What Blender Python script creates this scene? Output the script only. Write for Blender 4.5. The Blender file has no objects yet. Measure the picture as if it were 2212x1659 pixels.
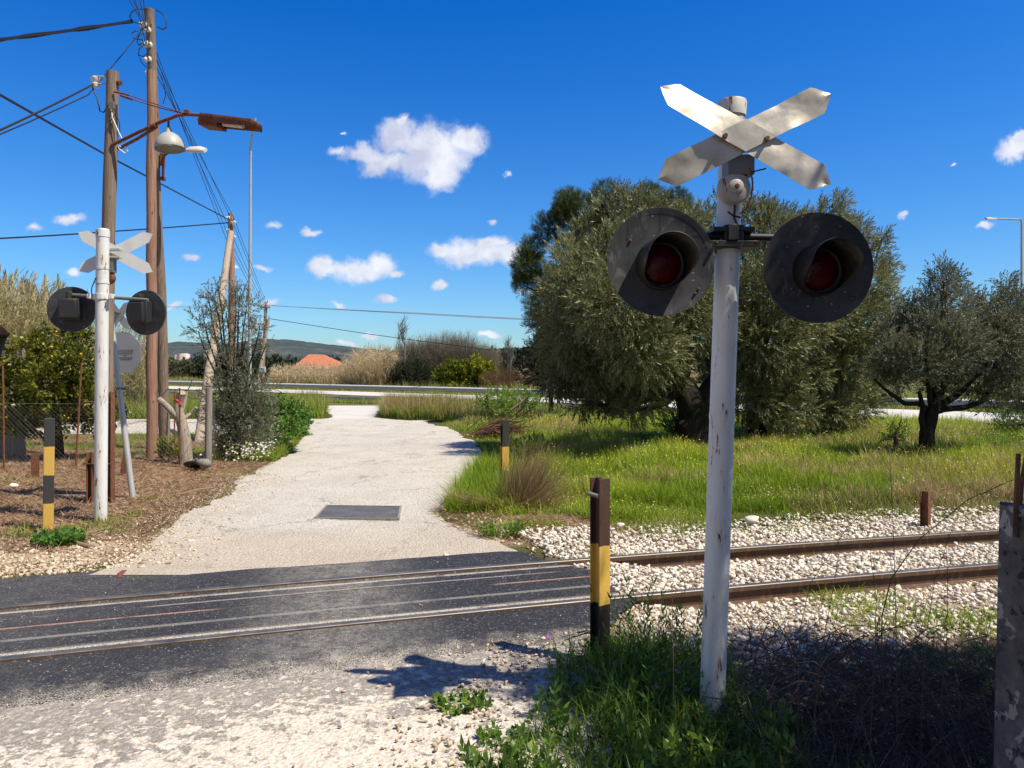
import bpy, bmesh, math, random
import numpy as np
from mathutils import Vector, Matrix, Euler
random.seed(7); RNG = np.random.default_rng(7)
S = bpy.context.scene
COL = S.collection
rad = math.radians

# ---------------------------------------------------------------- camera, sky, sun, exposure
EYE, FD, CX, HY = 1.5, 1671.0, 1106.0, 810.0      # eye height, focal length / centre / horizon in 2212-wide picture units
cam = bpy.data.cameras.new('camera'); cam_o = bpy.data.objects.new('camera', cam); COL.objects.link(cam_o)
cam.sensor_fit = 'HORIZONTAL'; cam.sensor_width = 36.0; cam.lens = 36.0*FD/2212.0
cam.shift_y = -(829.5-HY)/2212.0
cam.clip_start = 0.05; cam.clip_end = 20000
cam_o.location = (0, 0, EYE); cam_o.rotation_euler = (rad(90), 0, 0)
S.camera = cam_o
S.render.resolution_x, S.render.resolution_y = 1024, 768
S.view_settings.view_transform = 'Standard'; S.view_settings.look = 'None'
S.view_settings.exposure = 0.35; S.view_settings.gamma = 1.0; S.view_settings.use_curve_mapping = False
S.cycles.use_denoising = True
S.cycles.max_bounces = 6; S.cycles.diffuse_bounces = 3; S.cycles.glossy_bounces = 3; S.cycles.transparent_max_bounces = 6

SUNV = Vector((0.55, -0.25, 1.0)).normalized()     # towards the sun
SUN_EL = math.asin(SUNV.z); SUN_AZ = math.atan2(SUNV.x, SUNV.y)
sun = bpy.data.lights.new('sun', 'SUN'); sun_o = bpy.data.objects.new('sun', sun); COL.objects.link(sun_o)
sun.energy = 5.0; sun.angle = rad(0.5); sun.color = (1.0, 0.91, 0.73)
sun_o.location = (20, -10, 40)
sun_o.rotation_euler = (-SUNV).to_track_quat('-Z', 'Y').to_euler()

W = bpy.data.worlds.new('World'); S.world = W; W.use_nodes = True
SKY_STRENGTH = 0.083
def build_world():
    nt = W.node_tree; N = nt.nodes; L = nt.links; N.clear()
    out = N.new('ShaderNodeOutputWorld'); bg = N.new('ShaderNodeBackground'); bg.inputs[1].default_value = SKY_STRENGTH
    L.new(bg.outputs[0], out.inputs[0])
    sky = N.new('ShaderNodeTexSky'); sky.sky_type = 'NISHITA'; sky.sun_disc = False
    sky.sun_elevation = SUN_EL; sky.sun_rotation = SUN_AZ; sky.altitude = 0; sky.air_density = 1.15; sky.dust_density = 0.35; sky.ozone_density = 4.0
    hs = N.new('ShaderNodeHueSaturation'); hs.inputs['Saturation'].default_value = 1.32; hs.inputs['Value'].default_value = 1.0; hs.inputs['Hue'].default_value = 0.497
    L.new(sky.outputs[0], hs.inputs['Color'])
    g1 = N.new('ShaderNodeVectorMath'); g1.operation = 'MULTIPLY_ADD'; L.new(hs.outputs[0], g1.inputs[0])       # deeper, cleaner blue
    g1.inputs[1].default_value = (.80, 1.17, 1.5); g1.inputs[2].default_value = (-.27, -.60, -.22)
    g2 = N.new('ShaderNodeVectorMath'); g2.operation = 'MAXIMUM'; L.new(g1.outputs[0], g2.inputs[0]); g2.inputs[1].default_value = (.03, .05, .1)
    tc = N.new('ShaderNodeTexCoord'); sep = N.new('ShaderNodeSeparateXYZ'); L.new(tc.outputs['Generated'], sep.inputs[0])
    # out-of-view sky behind the viewer is greyed so its fill light is less blue
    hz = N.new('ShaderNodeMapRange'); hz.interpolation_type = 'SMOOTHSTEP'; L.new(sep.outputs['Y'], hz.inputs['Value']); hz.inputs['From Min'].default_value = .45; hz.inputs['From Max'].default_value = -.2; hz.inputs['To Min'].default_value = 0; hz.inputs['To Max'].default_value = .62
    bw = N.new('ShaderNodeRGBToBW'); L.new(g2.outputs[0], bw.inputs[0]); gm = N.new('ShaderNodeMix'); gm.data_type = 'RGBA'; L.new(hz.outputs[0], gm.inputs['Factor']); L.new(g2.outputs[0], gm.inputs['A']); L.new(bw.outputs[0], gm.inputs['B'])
    def math_(op, a, b=None, c=None, clamp=False):
        n = N.new('ShaderNodeMath'); n.operation = op; n.use_clamp = clamp
        for i, v in enumerate((a, b, c)):
            if v is None: continue
            if isinstance(v, (int, float)): n.inputs[i].default_value = v
            else: L.new(v, n.inputs[i])
        return n.outputs[0]
    ysafe = math_('MAXIMUM', sep.outputs['Y'], 0.05)
    u = math_('DIVIDE', sep.outputs['X'], ysafe); v = math_('DIVIDE', sep.outputs['Z'], ysafe)
    comb = N.new('ShaderNodeCombineXYZ'); L.new(u, comb.inputs[0]); L.new(v, comb.inputs[1])
    nz = N.new('ShaderNodeTexNoise'); nz.inputs['Scale'].default_value = 16; nz.inputs['Detail'].default_value = 7; nz.inputs['Roughness'].default_value = 0.6
    L.new(comb.outputs[0], nz.inputs['Vector'])
    w1 = N.new('ShaderNodeVectorMath'); w1.operation = 'SUBTRACT'; L.new(nz.outputs['Color'], w1.inputs[0]); w1.inputs[1].default_value = (.5, .5, .5)
    w2 = N.new('ShaderNodeVectorMath'); w2.operation = 'SCALE'; L.new(w1.outputs[0], w2.inputs[0]); w2.inputs['Scale'].default_value = 0.045
    w3 = N.new('ShaderNodeVectorMath'); w3.operation = 'ADD'; L.new(comb.outputs[0], w3.inputs[0]); L.new(w2.outputs[0], w3.inputs[1])
    # clouds: (x, y, half width, half height, thinness) as directions in the sky
    CL = [(880,348,125,34,.12),(930,325,95,62,0),(860,300,55,40,.1),(1000,305,60,40,.1),(790,335,80,22,.3),(950,372,45,42,.05),(864,268,16,18,.2),(730,332,40,12,.55),
          (745,300,10,6,.5),(770,580,85,28,0),(825,568,34,28,0),(700,575,30,24,.1),(860,585,22,14,.4),
          (1035,545,88,30,0),(960,540,40,20,.1),(1090,550,70,28,0),(1060,522,40,22,0),
          (950,615,20,14,.1),(842,652,34,12,.25),(730,653,26,9,.5),(670,496,28,10,.3),(590,480,40,14,.75),(1058,472,12,8,.3),(1092,385,14,14,.75),
          (412,560,26,14,.25),(150,476,48,18,.4),(80,490,36,14,.7),(160,594,30,12,.4),(385,672,34,9,.4),(585,650,34,11,.4),(560,572,26,9,.6),
          (1056,727,22,7,.1),(750,741,30,8,.15),(798,720,26,8,.35),(900,733,30,6,.5),(1130,629,16,7,.3),
          (2190,325,46,26,.1),(2220,305,40,24,0),(2055,360,9,7,.5),(1957,468,18,9,.45),(2125,482,40,10,.55),(505,576,14,10,.7),
          (-150,300,120,40,.1),(2500,420,140,40,.1),(2900,600,200,30,.2),(-500,560,180,35,.2)]
    dmin = None
    for (cx, cy, rx, ry, th) in CL:
        a = N.new('ShaderNodeVectorMath'); a.operation = 'SUBTRACT'; L.new(w3.outputs[0], a.inputs[0]); a.inputs[1].default_value = ((cx-CX)/FD, (HY-cy)/FD, 0.5*0)
        b = N.new('ShaderNodeVectorMath'); b.operation = 'MULTIPLY'; L.new(a.outputs[0], b.inputs[0]); b.inputs[1].default_value = (FD/rx/1.12, FD/ry/1.12, 0)
        c = N.new('ShaderNodeVectorMath'); c.operation = 'LENGTH'; L.new(b.outputs[0], c.inputs[0])
        o = c.outputs['Value']
        if th: o = math_('ADD', o, th*0.62)
        dmin = o if dmin is None else math_('SMOOTH_MIN', dmin, o, 0.12)
    nf = N.new('ShaderNodeTexNoise'); nf.inputs['Scale'].default_value = 30; nf.inputs['Detail'].default_value = 9; nf.inputs['Roughness'].default_value = 0.62
    L.new(w3.outputs[0], nf.inputs['Vector'])
    dd = math_('ADD', dmin, math_('MULTIPLY', math_('SUBTRACT', nf.outputs['Fac'], 0.5), 1.35))
    mr = N.new('ShaderNodeMapRange'); mr.interpolation_type = 'SMOOTHERSTEP'; L.new(dd, mr.inputs['Value'])
    mr.inputs['From Min'].default_value = 1.18; mr.inputs['From Max'].default_value = 0.30; mr.inputs['To Min'].default_value = 0; mr.inputs['To Max'].default_value = 0.97
    # cloud body: bright tops, faintly violet-grey bellies
    ns = N.new('ShaderNodeTexNoise'); ns.inputs['Scale'].default_value = 24; ns.inputs['Detail'].default_value = 5
    off = N.new('ShaderNodeVectorMath'); off.operation = 'ADD'; L.new(w3.outputs[0], off.inputs[0]); off.inputs[1].default_value = (-.012, -.02, 3.1)
    L.new(off.outputs[0], ns.inputs['Vector'])
    rp = N.new('ShaderNodeValToRGB'); L.new(ns.outputs['Fac'], rp.inputs[0])
    rp.color_ramp.elements[0].position = .33; rp.color_ramp.elements[0].color = (5.6, 6.0, 7.6, 1)
    rp.color_ramp.elements[1].position = .62; rp.color_ramp.elements[1].color = (8.7, 8.9, 9.6, 1)
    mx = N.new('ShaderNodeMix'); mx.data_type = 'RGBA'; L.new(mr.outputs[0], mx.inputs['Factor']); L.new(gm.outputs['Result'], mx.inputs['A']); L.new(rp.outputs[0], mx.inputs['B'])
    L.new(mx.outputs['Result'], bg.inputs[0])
build_world()

# ---------------------------------------------------------------- helpers
def P(xd, yd, Y):
    "a point at depth Y seen at picture position (xd, yd)"
    return Vector(((xd-CX)*Y/FD, Y, EYE-(yd-HY)*Y/FD))
def G(xd, yd, z=0.0):
    Y = (EYE-z)*FD/(yd-HY)
    return Vector(((xd-CX)*Y/FD, Y, z))

def hsh(ix, iy, seed):
    h = (ix*374761393 + iy*668265263 + seed*974634777) & 0xffffffff
    h = ((h ^ (h >> 13))*1274126177) & 0xffffffff
    return ((h ^ (h >> 16)) & 0xffff)/65535.0
def vnoise(x, y, seed=0):
    x = np.asarray(x, float); y = np.asarray(y, float)
    ix = np.floor(x).astype(np.int64); iy = np.floor(y).astype(np.int64); fx = x-ix; fy = y-iy
    fx = fx*fx*(3-2*fx); fy = fy*fy*(3-2*fy)
    a = hsh(ix, iy, seed); b = hsh(ix+1, iy, seed); c = hsh(ix, iy+1, seed); d = hsh(ix+1, iy+1, seed)
    return (a*(1-fx)+b*fx)*(1-fy)+(c*(1-fx)+d*fx)*fy
def fbm(x, y, seed=0, o=4):
    s = 0; a = .5
    for k in range(o):
        s = s+a*vnoise(np.asarray(x)*2**k, np.asarray(y)*2**k, seed+k); a *= .5
    return s/(1-.5**o)
def sstep(a, b, x):
    t = np.clip((np.asarray(x, float)-a)/(b-a), 0, 1); return t*t*(3-2*t)

# ---- the track centre line and ground height
def tc_y(x):
    x = np.asarray(x, float); xc = np.clip(x, -7, 9)
    return 5.525+.3186*xc-.00585*xc**2+(.3186-.0117*xc)*(x-xc)
def tc_s(x): return .3186-.0117*np.clip(np.asarray(x, float), -7, 9)
def lat(x, y): return (np.asarray(y, float)-tc_y(x))/np.sqrt(1+tc_s(x)**2)
def track_pt(x, t):
    s = tc_s(x); n = np.sqrt(1+s*s)
    return x-t*s/n, tc_y(x)+t/n
HWX = np.array([-400., -120, -60, -30, -3, 16, 26, 60, 200]); HWY = np.array([190., 108, 83, 69, 50, 32, 23, -6, -120.])
HWT = np.array([1.2, 1.1, 1.1, .97, .69, .56, .50, .4, .4])      # top of the far guard rail
def hw_u(x, y):
    yy = np.interp(x, HWX, HWY); sl = np.interp(x, [-60, -3, 16, 30], [-.5, -.78, -.93, -.9])
    return (yy-np.asarray(y, float))/np.sqrt(1+sl**2)              # metres in front of the far guard rail
def zg(x, y):
    x = np.asarray(x, float); y = np.asarray(y, float)
    z = -.035+.05*(fbm(x*.5, y*.5, 3)-.5)+.03*(fbm(x*2.3, y*2.3, 9)-.5)
    t = lat(x, y)
    cross = 1-sstep(.5, 1.3, x)                                    # the paved crossing lies left of this
    bed = (1-sstep(1.5, 2.2, np.abs(t)))
    z = z+(-.105-.01*np.abs(t)-z)*bed*(1-cross)
    onc = (1-sstep(1.5, 2.4, np.abs(t)))*cross
    z = z+(-.03-z)*onc
    fore = (1-sstep(-2.0, -1.2, t))
    z = z+(-.03-z)*fore*(1-sstep(-.2, .5, x))
    z = z+.10*sstep(2.2, 4.5, t)*sstep(.5, 3, x)*(1-sstep(24, 30, y))     # the meadow sits a little higher
    u = hw_u(x, y); far = sstep(22, 30, y)
    top = np.interp(x, HWX, HWT)
    zf = np.where(u < 9.2, (top-.42)*(1-sstep(8.0, 9.4, u)), 0)+.02*(fbm(x*.4, y*.4, 5)-.5)
    zf = np.where(u < -3, zf+.12*np.clip(-u-3, 0, 8)*.3, zf)
    z = z*(1-far)+zf*far
    return z
def zgf(x, y): return float(zg(x, y))

# ---- object helpers
ORG = {}
def tag(o, label=None, cat=None, group=None, kind=None):
    if label: o['label'] = label
    if cat: o['category'] = cat
    if group: o['group'] = group
    if kind: o['kind'] = kind
    return o
def thing(name, label, cat, loc=(0, 0, 0), rotz=0, group=None, local=False):
    o = bpy.data.objects.new(name, None); COL.objects.link(o); o.empty_display_size = .1
    o.location = loc; o.rotation_euler = (0, 0, rotz)
    ORG[o.name] = Vector((0, 0, 0)) if local else Vector(loc)
    return tag(o, label, cat, group)
def root_of(o):
    while o.parent: o = o.parent
    return o
def link(o, parent, me=None, base=None):
    COL.objects.link(o)
    if parent is not None:
        o.parent = parent
def npmesh(name, V, F, mat, parent=None, tone=None, smooth=False, base=None):
    V = np.asarray(V, np.float64).reshape(-1, 3); F = np.asarray(F, np.int64)
    if parent is not None:
        off = np.array(ORG[root_of(parent).name])
    else:
        off = np.array(base if base is not None else (0, 0, 0), float)
    me = bpy.data.meshes.new(name); n, (m, k) = len(V), F.shape
    me.vertices.add(n); me.vertices.foreach_set('co', (V-off).astype(np.float32).ravel())
    me.loops.add(m*k); me.loops.foreach_set('vertex_index', F.astype(np.int32).ravel())
    me.polygons.add(m); me.polygons.foreach_set('loop_start', (np.arange(m)*k).astype(np.int32))
    me.update(calc_edges=True)
    if smooth: me.polygons.foreach_set('use_smooth', np.ones(m, bool))
    if tone is not None:
        a = me.attributes.new('tone', 'FLOAT', 'POINT'); a.data.foreach_set('value', np.asarray(tone, np.float32))
    if mat is not None:
        for q in (mat if isinstance(mat, (list, tuple)) else [mat]): me.materials.append(q)
    o = bpy.data.objects.new(name, me); link(o, parent)
    if parent is None and base is not None: o.location = base
    ORG[o.name] = Vector(off)
    return o

class MB:
    "collects shapes, then links them as ONE mesh object"
    def __init__(s): s.v = []; s.f = []; s.mi = []; s.cur = 0
    def add(s, vs, fs):
        b = len(s.v); s.v += [tuple(p) for p in vs]; s.f += [tuple(i+b for i in f) for f in fs]; s.mi += [s.cur]*len(fs); return s
    def box(s, c, size, rot=None):
        c = Vector(c); hx, hy, hz = size[0]/2, size[1]/2, size[2]/2
        R = rot if isinstance(rot, Matrix) else (Euler(rot).to_matrix() if rot else Matrix.Identity(3))
        vs = [c+R@Vector((x, y, z)) for x in (-hx, hx) for y in (-hy, hy) for z in (-hz, hz)]
        return s.add(vs, [(0, 1, 3, 2), (4, 6, 7, 5), (0, 4, 5, 1), (2, 3, 7, 6), (0, 2, 6, 4), (1, 5, 7, 3)])
    def tube(s, pts, r, n=10, cap=True, squash=1.0):
        pts = [Vector(p) for p in pts]; k = len(pts)
        rs = list(r) if isinstance(r, (list, tuple)) else [r]*k
        vs = []; ref = None
        for i in range(k):
            d = (pts[min(i+1, k-1)]-pts[max(i-1, 0)]).normalized()
            if ref is None:
                ref = d.orthogonal().normalized()
            ref = (ref-d*ref.dot(d)).normalized(); bn = d.cross(ref)
            for j in range(n):
                a = 2*math.pi*j/n; vs.append(pts[i]+ref*math.cos(a)*rs[i]+bn*math.sin(a)*rs[i]*squash)
        fs = [(i*n+j, i*n+(j+1) % n, (i+1)*n+(j+1) % n, (i+1)*n+j) for i in range(k-1) for j in range(n)]
        if cap: fs += [tuple(range(n-1, -1, -1)), tuple((k-1)*n+j for j in range(n))]
        return s.add(vs, fs)
    def lathe(s, prof, o, axis=(0, 0, 1), n=24, capends=True):
        "prof: (radius, height along axis)"
        o = Vector(o); ax = Vector(axis).normalized(); e1 = ax.orthogonal().normalized(); e2 = ax.cross(e1); vs = []
        for (r, h) in prof:
            for j in range(n):
                a = 2*math.pi*j/n; vs.append(o+ax*h+(e1*math.cos(a)+e2*math.sin(a))*max(r, 1e-4))
        k = len(prof)
        fs = [(i*n+j, i*n+(j+1) % n, (i+1)*n+(j+1) % n, (i+1)*n+j) for i in range(k-1) for j in range(n)]
        if capends: fs += [tuple(range(n-1, -1, -1)), tuple((k-1)*n+j for j in range(n))]
        return s.add(vs, fs)
    def prism(s, poly, o, ex, ey, depth):
        "polygon (a, b) in the plane ex, ey at o, thickened by depth along ex x ey, both ways"
        o = Vector(o); ex = Vector(ex).normalized(); ey = Vector(ey).normalized(); nz = ex.cross(ey)
        n = len(poly); vs = [o+ex*a+ey*b+nz*(depth/2) for a, b in poly]+[o+ex*a+ey*b-nz*(depth/2) for a, b in poly]
        return s.add(vs, [tuple(range(n)), tuple(range(2*n-1, n-1, -1))]+[(i, i+n, (i+1) % n+n, (i+1) % n) for i in range(n)])
    def build(s, name, mat, parent=None, base=None, smooth=True, bevel=0, sharp=38):
        off = ORG[root_of(parent).name] if parent is not None else Vector(base if base is not None else (0, 0, 0))
        me = bpy.data.meshes.new(name); me.from_pydata([tuple(Vector(p)-off) for p in s.v], [], s.f)
        for q in (mat if isinstance(mat, (list, tuple)) else [mat]): me.materials.append(q)
        if any(s.mi): me.polygons.foreach_set('material_index', s.mi)
        bm = bmesh.new(); bm.from_mesh(me); bmesh.ops.recalc_face_normals(bm, faces=bm.faces); bm.to_mesh(me); bm.free()
        if smooth:
            me.shade_smooth(); me.set_sharp_from_angle(angle=rad(sharp))
        o = bpy.data.objects.new(name, me); link(o, parent)
        if parent is None and base is not None: o.location = base
        ORG[o.name] = off.copy()
        if bevel:
            b = o.modifiers.new('bevel', 'BEVEL'); b.width = bevel; b.segments = 2; b.limit_method = 'ANGLE'; b.angle_limit = rad(40)
        return o

def copy_tree(o, parent=None):
    c = o.copy(); COL.objects.link(c)
    if parent is not None: c.parent = parent
    ORG[c.name] = ORG.get(o.name, Vector((0, 0, 0)))
    for ch in list(o.children): copy_tree(ch, c)
    return c

# ---- scatter helpers (numpy)
def frames(fwd, roll=None):
    f = fwd/np.linalg.norm(fwd, axis=1, keepdims=True)
    up = np.where(np.abs(f[:, 2:3]) > .95, np.array([[1., 0, 0]]), np.array([[0, 0, 1.]]))
    r = np.cross(up, f); r /= np.linalg.norm(r, axis=1, keepdims=True); u = np.cross(f, r)
    if roll is not None:
        c, s_ = np.cos(roll)[:, None], np.sin(roll)[:, None]; r, u = r*c+u*s_, u*c-r*s_
    return np.stack([r, u, f], axis=2)            # columns: x, y, z(local) = r, u, fwd
def inst(T, F, pos, R, sc):
    n, k = len(pos), len(T); sc = np.asarray(sc, float)
    if sc.ndim == 1: sc = np.repeat(sc[:, None], 3, 1)
    V = np.einsum('nij,nkj->nki', R, T[None]*sc[:, None, :])+pos[:, None, :]
    FF = (F[None]+(np.arange(n)*k)[:, None, None]).reshape(-1, F.shape[1])
    return V.reshape(-1, 3), FF
class NB:
    "collects numpy geometry (triangles or quads) with a tone per vertex"
    def __init__(s): s.V = []; s.F = []; s.T = []; s.n = 0
    def add(s, V, F, tone):
        s.V.append(V); s.F.append(F+s.n); s.n += len(V)
        s.T.append(np.broadcast_to(tone, (len(V),)) if np.ndim(tone) == 0 else tone)
    def put(s, T, F, pos, R, sc, tone):
        V, FF = inst(T, F, pos, R, sc); s.add(V, FF, np.repeat(np.asarray(tone), len(T)))
    def build(s, name, mat, parent=None, base=None, smooth=False):
        return npmesh(name, np.concatenate(s.V), np.concatenate(s.F), mat, parent, np.concatenate(s.T), smooth, base)

def blade_T(bend, w=.012, seg=3):
    "unit-high grass blade along local z, bending along y"
    V = []; 
    for i in range(seg):
        t = i/seg; V += [(-w*(1-t**1.6)/2, bend*t*t, t*(1-.25*bend*bend*t)), (w*(1-t**1.6)/2, bend*t*t, t*(1-.25*bend*bend*t))]
    V.append((0, bend, 1-.25*bend*bend)); F = []
    for i in range(seg-1): F += [(2*i, 2*i+1, 2*i+3), (2*i, 2*i+3, 2*i+2)]
    F.append((2*seg-2, 2*seg-1, 2*seg))
    return np.array(V), np.array(F)
def spray_T(n, L, ll, lw, ang=45, seed=1, droop=.1, twig=.004):
    "twig along local z with n leaves, each a folded diamond"
    rg = np.random.default_rng(seed); V = []; F = []
    for i in range(n):
        t = (i+.6)/n; a = i*2.4+rg.uniform(-.3, .3); th = rad(ang+rg.uniform(-14, 14))*(1-.55*t)
        d = np.array([math.sin(th)*math.cos(a), math.sin(th)*math.sin(a), math.cos(th)]); b = np.array([0, droop*t*t*L, t*L])
        s = np.cross(d, rg.normal(size=3)); s /= np.linalg.norm(s)
        l = ll*rg.uniform(.75, 1.2); k = len(V); w = lw*rg.uniform(.8, 1.2)
        V += [b, b+d*l*.45+s*w/2, b+d*l, b+d*l*.45-s*w/2]; F += [(k, k+1, k+2), (k, k+2, k+3)]
    if twig:
        k = len(V); V += [(-twig/2, 0, 0), (twig/2, 0, 0), (0, droop*L, L)]; F.append((k, k+1, k+2))
    return np.array(V, float), np.array(F)
def ico_T(sub=1, seed=0, jit=.22, flat=.75):
    bm = bmesh.new(); bmesh.ops.create_icosphere(bm, subdivisions=sub, radius=.5)
    V = np.array([v.co[:] for v in bm.verts]); F = np.array([[v.index for v in f.verts] for f in bm.faces]); bm.free()
    rg = np.random.default_rng(seed)
    for _ in range(5):                                  # cut a few facets so that it reads as broken stone
        d = rg.normal(size=3); d /= np.linalg.norm(d); lim = rg.uniform(.26, .4); p = V@d
        V = V-np.outer(np.clip(p-lim, 0, None), d)
    V = V*(1+rg.normal(size=(len(V), 1))*jit*.25)*np.array([1, rg.uniform(.7, .95), flat*rg.uniform(.8, 1.1)])
    return V, F
def hull_T(seed, n=11, flat=.75):
    "angular broken stone: the hull of a few scattered points"
    rg = np.random.default_rng(seed); p = rg.normal(size=(n, 3)); p /= np.linalg.norm(p, axis=1, keepdims=True); p *= rg.uniform(.38, .56, (n, 1))*np.array([1, .85, flat])
    bm = bmesh.new()
    for q in p: bm.verts.new(q)
    r = bmesh.ops.convex_hull(bm, input=bm.verts); bmesh.ops.triangulate(bm, faces=bm.faces); lone = [v for v in bm.verts if not v.link_faces]; bmesh.ops.delete(bm, geom=lone, context='VERTS'); bm.verts.index_update()
    V = np.array([v.co[:] for v in bm.verts]); F = np.array([[v.index for v in f.verts] for f in bm.faces]); bm.free(); return V, F
def rand_dirs(n):
    d = RNG.normal(size=(n, 3)); return d/np.linalg.norm(d, axis=1, keepdims=True)

# ---------------------------------------------------------------- materials
class MatB:
    def __init__(s, name):
        s.m = bpy.data.materials.new(name); s.m.use_nodes = True; s.nt = s.m.node_tree; s.N = s.nt.nodes; s.L = s.nt.links
        s.b = s.N['Principled BSDF']; s.tc = s.N.new('ShaderNodeTexCoord')
    def put(s, sock, v):
        if hasattr(v, 'links') or hasattr(v, 'is_linked'): s.L.new(v, sock)
        elif isinstance(v, (tuple, list)) and len(v) == 3 and sock.type == 'RGBA': sock.default_value = (*v, 1)
        else: sock.default_value = v
    def vec(s, stretch=(1, 1, 1), src='Object', off=(0, 0, 0)):
        if src == 'UV': o = s.tc.outputs['UV']
        elif src == 'World':
            g = s.N.new('ShaderNodeNewGeometry'); o = g.outputs['Position']
        else: o = s.tc.outputs[src]
        mp = s.N.new('ShaderNodeMapping'); s.L.new(o, mp.inputs[0]); mp.inputs['Scale'].default_value = stretch; mp.inputs['Location'].default_value = off
        return mp.outputs[0]
    def noise(s, scale, detail=5, rough=.55, stretch=(1, 1, 1), src='Object', off=(0, 0, 0), dist=0, out='Fac'):
        n = s.N.new('ShaderNodeTexNoise'); s.L.new(s.vec(stretch, src, off), n.inputs['Vector'])
        n.inputs['Scale'].default_value = scale; n.inputs['Detail'].default_value = detail; n.inputs['Roughness'].default_value = rough; n.inputs['Distortion'].default_value = dist
        return n.outputs[out]
    def vor(s, scale, stretch=(1, 1, 1), src='Object', feature='F1', out='Distance', rnd=1):
        n = s.N.new('ShaderNodeTexVoronoi'); n.feature = feature; s.L.new(s.vec(stretch, src), n.inputs['Vector']); n.inputs['Scale'].default_value = scale
        n.inputs['Randomness'].default_value = rnd
        return n.outputs[out]
    def math(s, op, a, b=None, c=None, clamp=False):
        n = s.N.new('ShaderNodeMath'); n.operation = op; n.use_clamp = clamp
        for i, v in enumerate((a, b, c)):
            if v is not None: s.put(n.inputs[i], v)
        return n.outputs[0]
    def step(s, v, a, b, lo=0, hi=1):
        n = s.N.new('ShaderNodeMapRange'); n.interpolation_type = 'SMOOTHSTEP'; s.put(n.inputs['Value'], v)
        n.inputs['From Min'].default_value = a; n.inputs['From Max'].default_value = b; n.inputs['To Min'].default_value = lo; n.inputs['To Max'].default_value = hi
        return n.outputs[0]
    def ramp(s, f, stops, interp='LINEAR'):
        n = s.N.new('ShaderNodeValToRGB'); s.put(n.inputs[0], f); e = n.color_ramp.elements; n.color_ramp.interpolation = interp
        while len(e) < len(stops): e.new(.5)
        for q, (p, c) in zip(e, stops): q.position = p; q.color = (*c, 1)
        return n.outputs[0]
    def mix(s, f, a, b, blend='MIX'):
        n = s.N.new('ShaderNodeMix'); n.data_type = 'RGBA'; n.blend_type = blend
        s.put(n.inputs['Factor'], f); s.put(n.inputs['A'], a); s.put(n.inputs['B'], b); return n.outputs['Result']
    def attr(s, name, out='Fac'):
        n = s.N.new('ShaderNodeAttribute'); n.attribute_name = name; return n.outputs[out]
    def sep(s, src='Object'):
        n = s.N.new('ShaderNodeSeparateXYZ')
        if src == 'Normal': s.L.new(s.tc.outputs['Normal'], n.inputs[0])
        else: s.L.new(s.vec((1, 1, 1), src), n.inputs[0])
        return n.outputs
    def bump(s, h, strength=.5, dist=.01, nrm=None):
        n = s.N.new('ShaderNodeBump'); s.put(n.inputs['Height'], h); n.inputs['Strength'].default_value = strength; n.inputs['Distance'].default_value = dist
        if nrm is not None: s.L.new(nrm, n.inputs['Normal'])
        s.L.new(n.outputs[0], s.b.inputs['Normal']); return n.outputs[0]
    def done(s, col=None, rough=None, metal=None, spec=None):
        if col is not None: s.put(s.b.inputs['Base Color'], col)
        if rough is not None: s.put(s.b.inputs['Roughness'], rough)
        if metal is not None: s.put(s.b.inputs['Metallic'], metal)
        if spec is not None: s.put(s.b.inputs['Specular IOR Level'], spec)
        return s.m

MT = {}
def paint(name, col, rough=.45, rust=.0, rustcol=(.16, .055, .02), grime=(.35, .3, .24), gr=.25, bump=.15, metal=0, spec=.4, stretch=(1, 1, .3)):
    m = MatB(name)
    g = m.noise(6, 6, .6, stretch); c = m.mix(m.step(g, .45, .8, 0, gr), col, tuple(a*b for a, b in zip(col, grime)))
    fine = m.noise(60, 3, .6); c = m.mix(m.step(fine, .3, .7, 0, .12), c, tuple(a*.7 for a in col))
    if rust:
        r1 = m.noise(13, 8, .72, (1.6, 1.6, .32)); k = m.step(r1, .745-rust, .775-rust)
        rc = m.ramp(m.noise(40, 4), [(.3, tuple(a*.6 for a in rustcol)), (.7, tuple(a*1.5 for a in rustcol))]); c = m.mix(k, c, rc)
        halo = m.step(r1, .66-rust, .745-rust, 0, .45); c = m.mix(m.math('MULTIPLY', halo, m.math('SUBTRACT', 1, k)), c, tuple(a*.5+b*.5 for a, b in zip(col, (.5, .3, .12))))
        rough = m.step(k, 0, 1, rough, .85)
    m.bump(m.noise(35, 5, .6), bump, .004)
    MT[name] = m.done(c, rough, metal, spec)
paint('white_paint', (.74, .76, .78), .38, .152, gr=.4)
paint('white_paint_rusty', (.62, .62, .6), .5, .2)
paint('bell_paint', (.40, .39, .37), .5, .16)
paint('brown_lamp', (.16, .04, .03), .6, .2, (.09, .03, .02))
paint('lamp_grey', (.42, .42, .40), .45, .05)
paint('black_metal', (.026, .027, .031), .5, .06, (.10, .085, .07))
paint('grey_iron', (.16, .16, .155), .55, .1)
paint('galvanised', (.50, .51, .52), .45, .0, gr=.4, metal=.3)
paint('guardrail_steel', (.60, .61, .61), .45, .06, gr=.3)
paint('rust_steel', (.105, .05, .035), .8, .3, (.16, .06, .03), gr=.5)
paint('rust_dark', (.065, .035, .028), .85, .25, (.12, .05, .03), gr=.5)
paint('steel_foot', (.105, .062, .043), .8, .12, (.17, .10, .07))
paint('porcelain', (.72, .70, .66), .25, 0)
paint('wire', (.012, .012, .016), .5, 0, bump=0)
paint('wire_grey', (.22, .22, .22), .5, 0, bump=0)
paint('cable_white', (.7, .7, .68), .5, 0, bump=0)
paint('cable_red', (.22, .04, .02), .5, 0, bump=0)
paint('sign_back', (.42, .45, .49), .4, 0, gr=.2, metal=.15)
paint('sign_text', (.08, .09, .1), .5, 0, bump=0)
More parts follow.
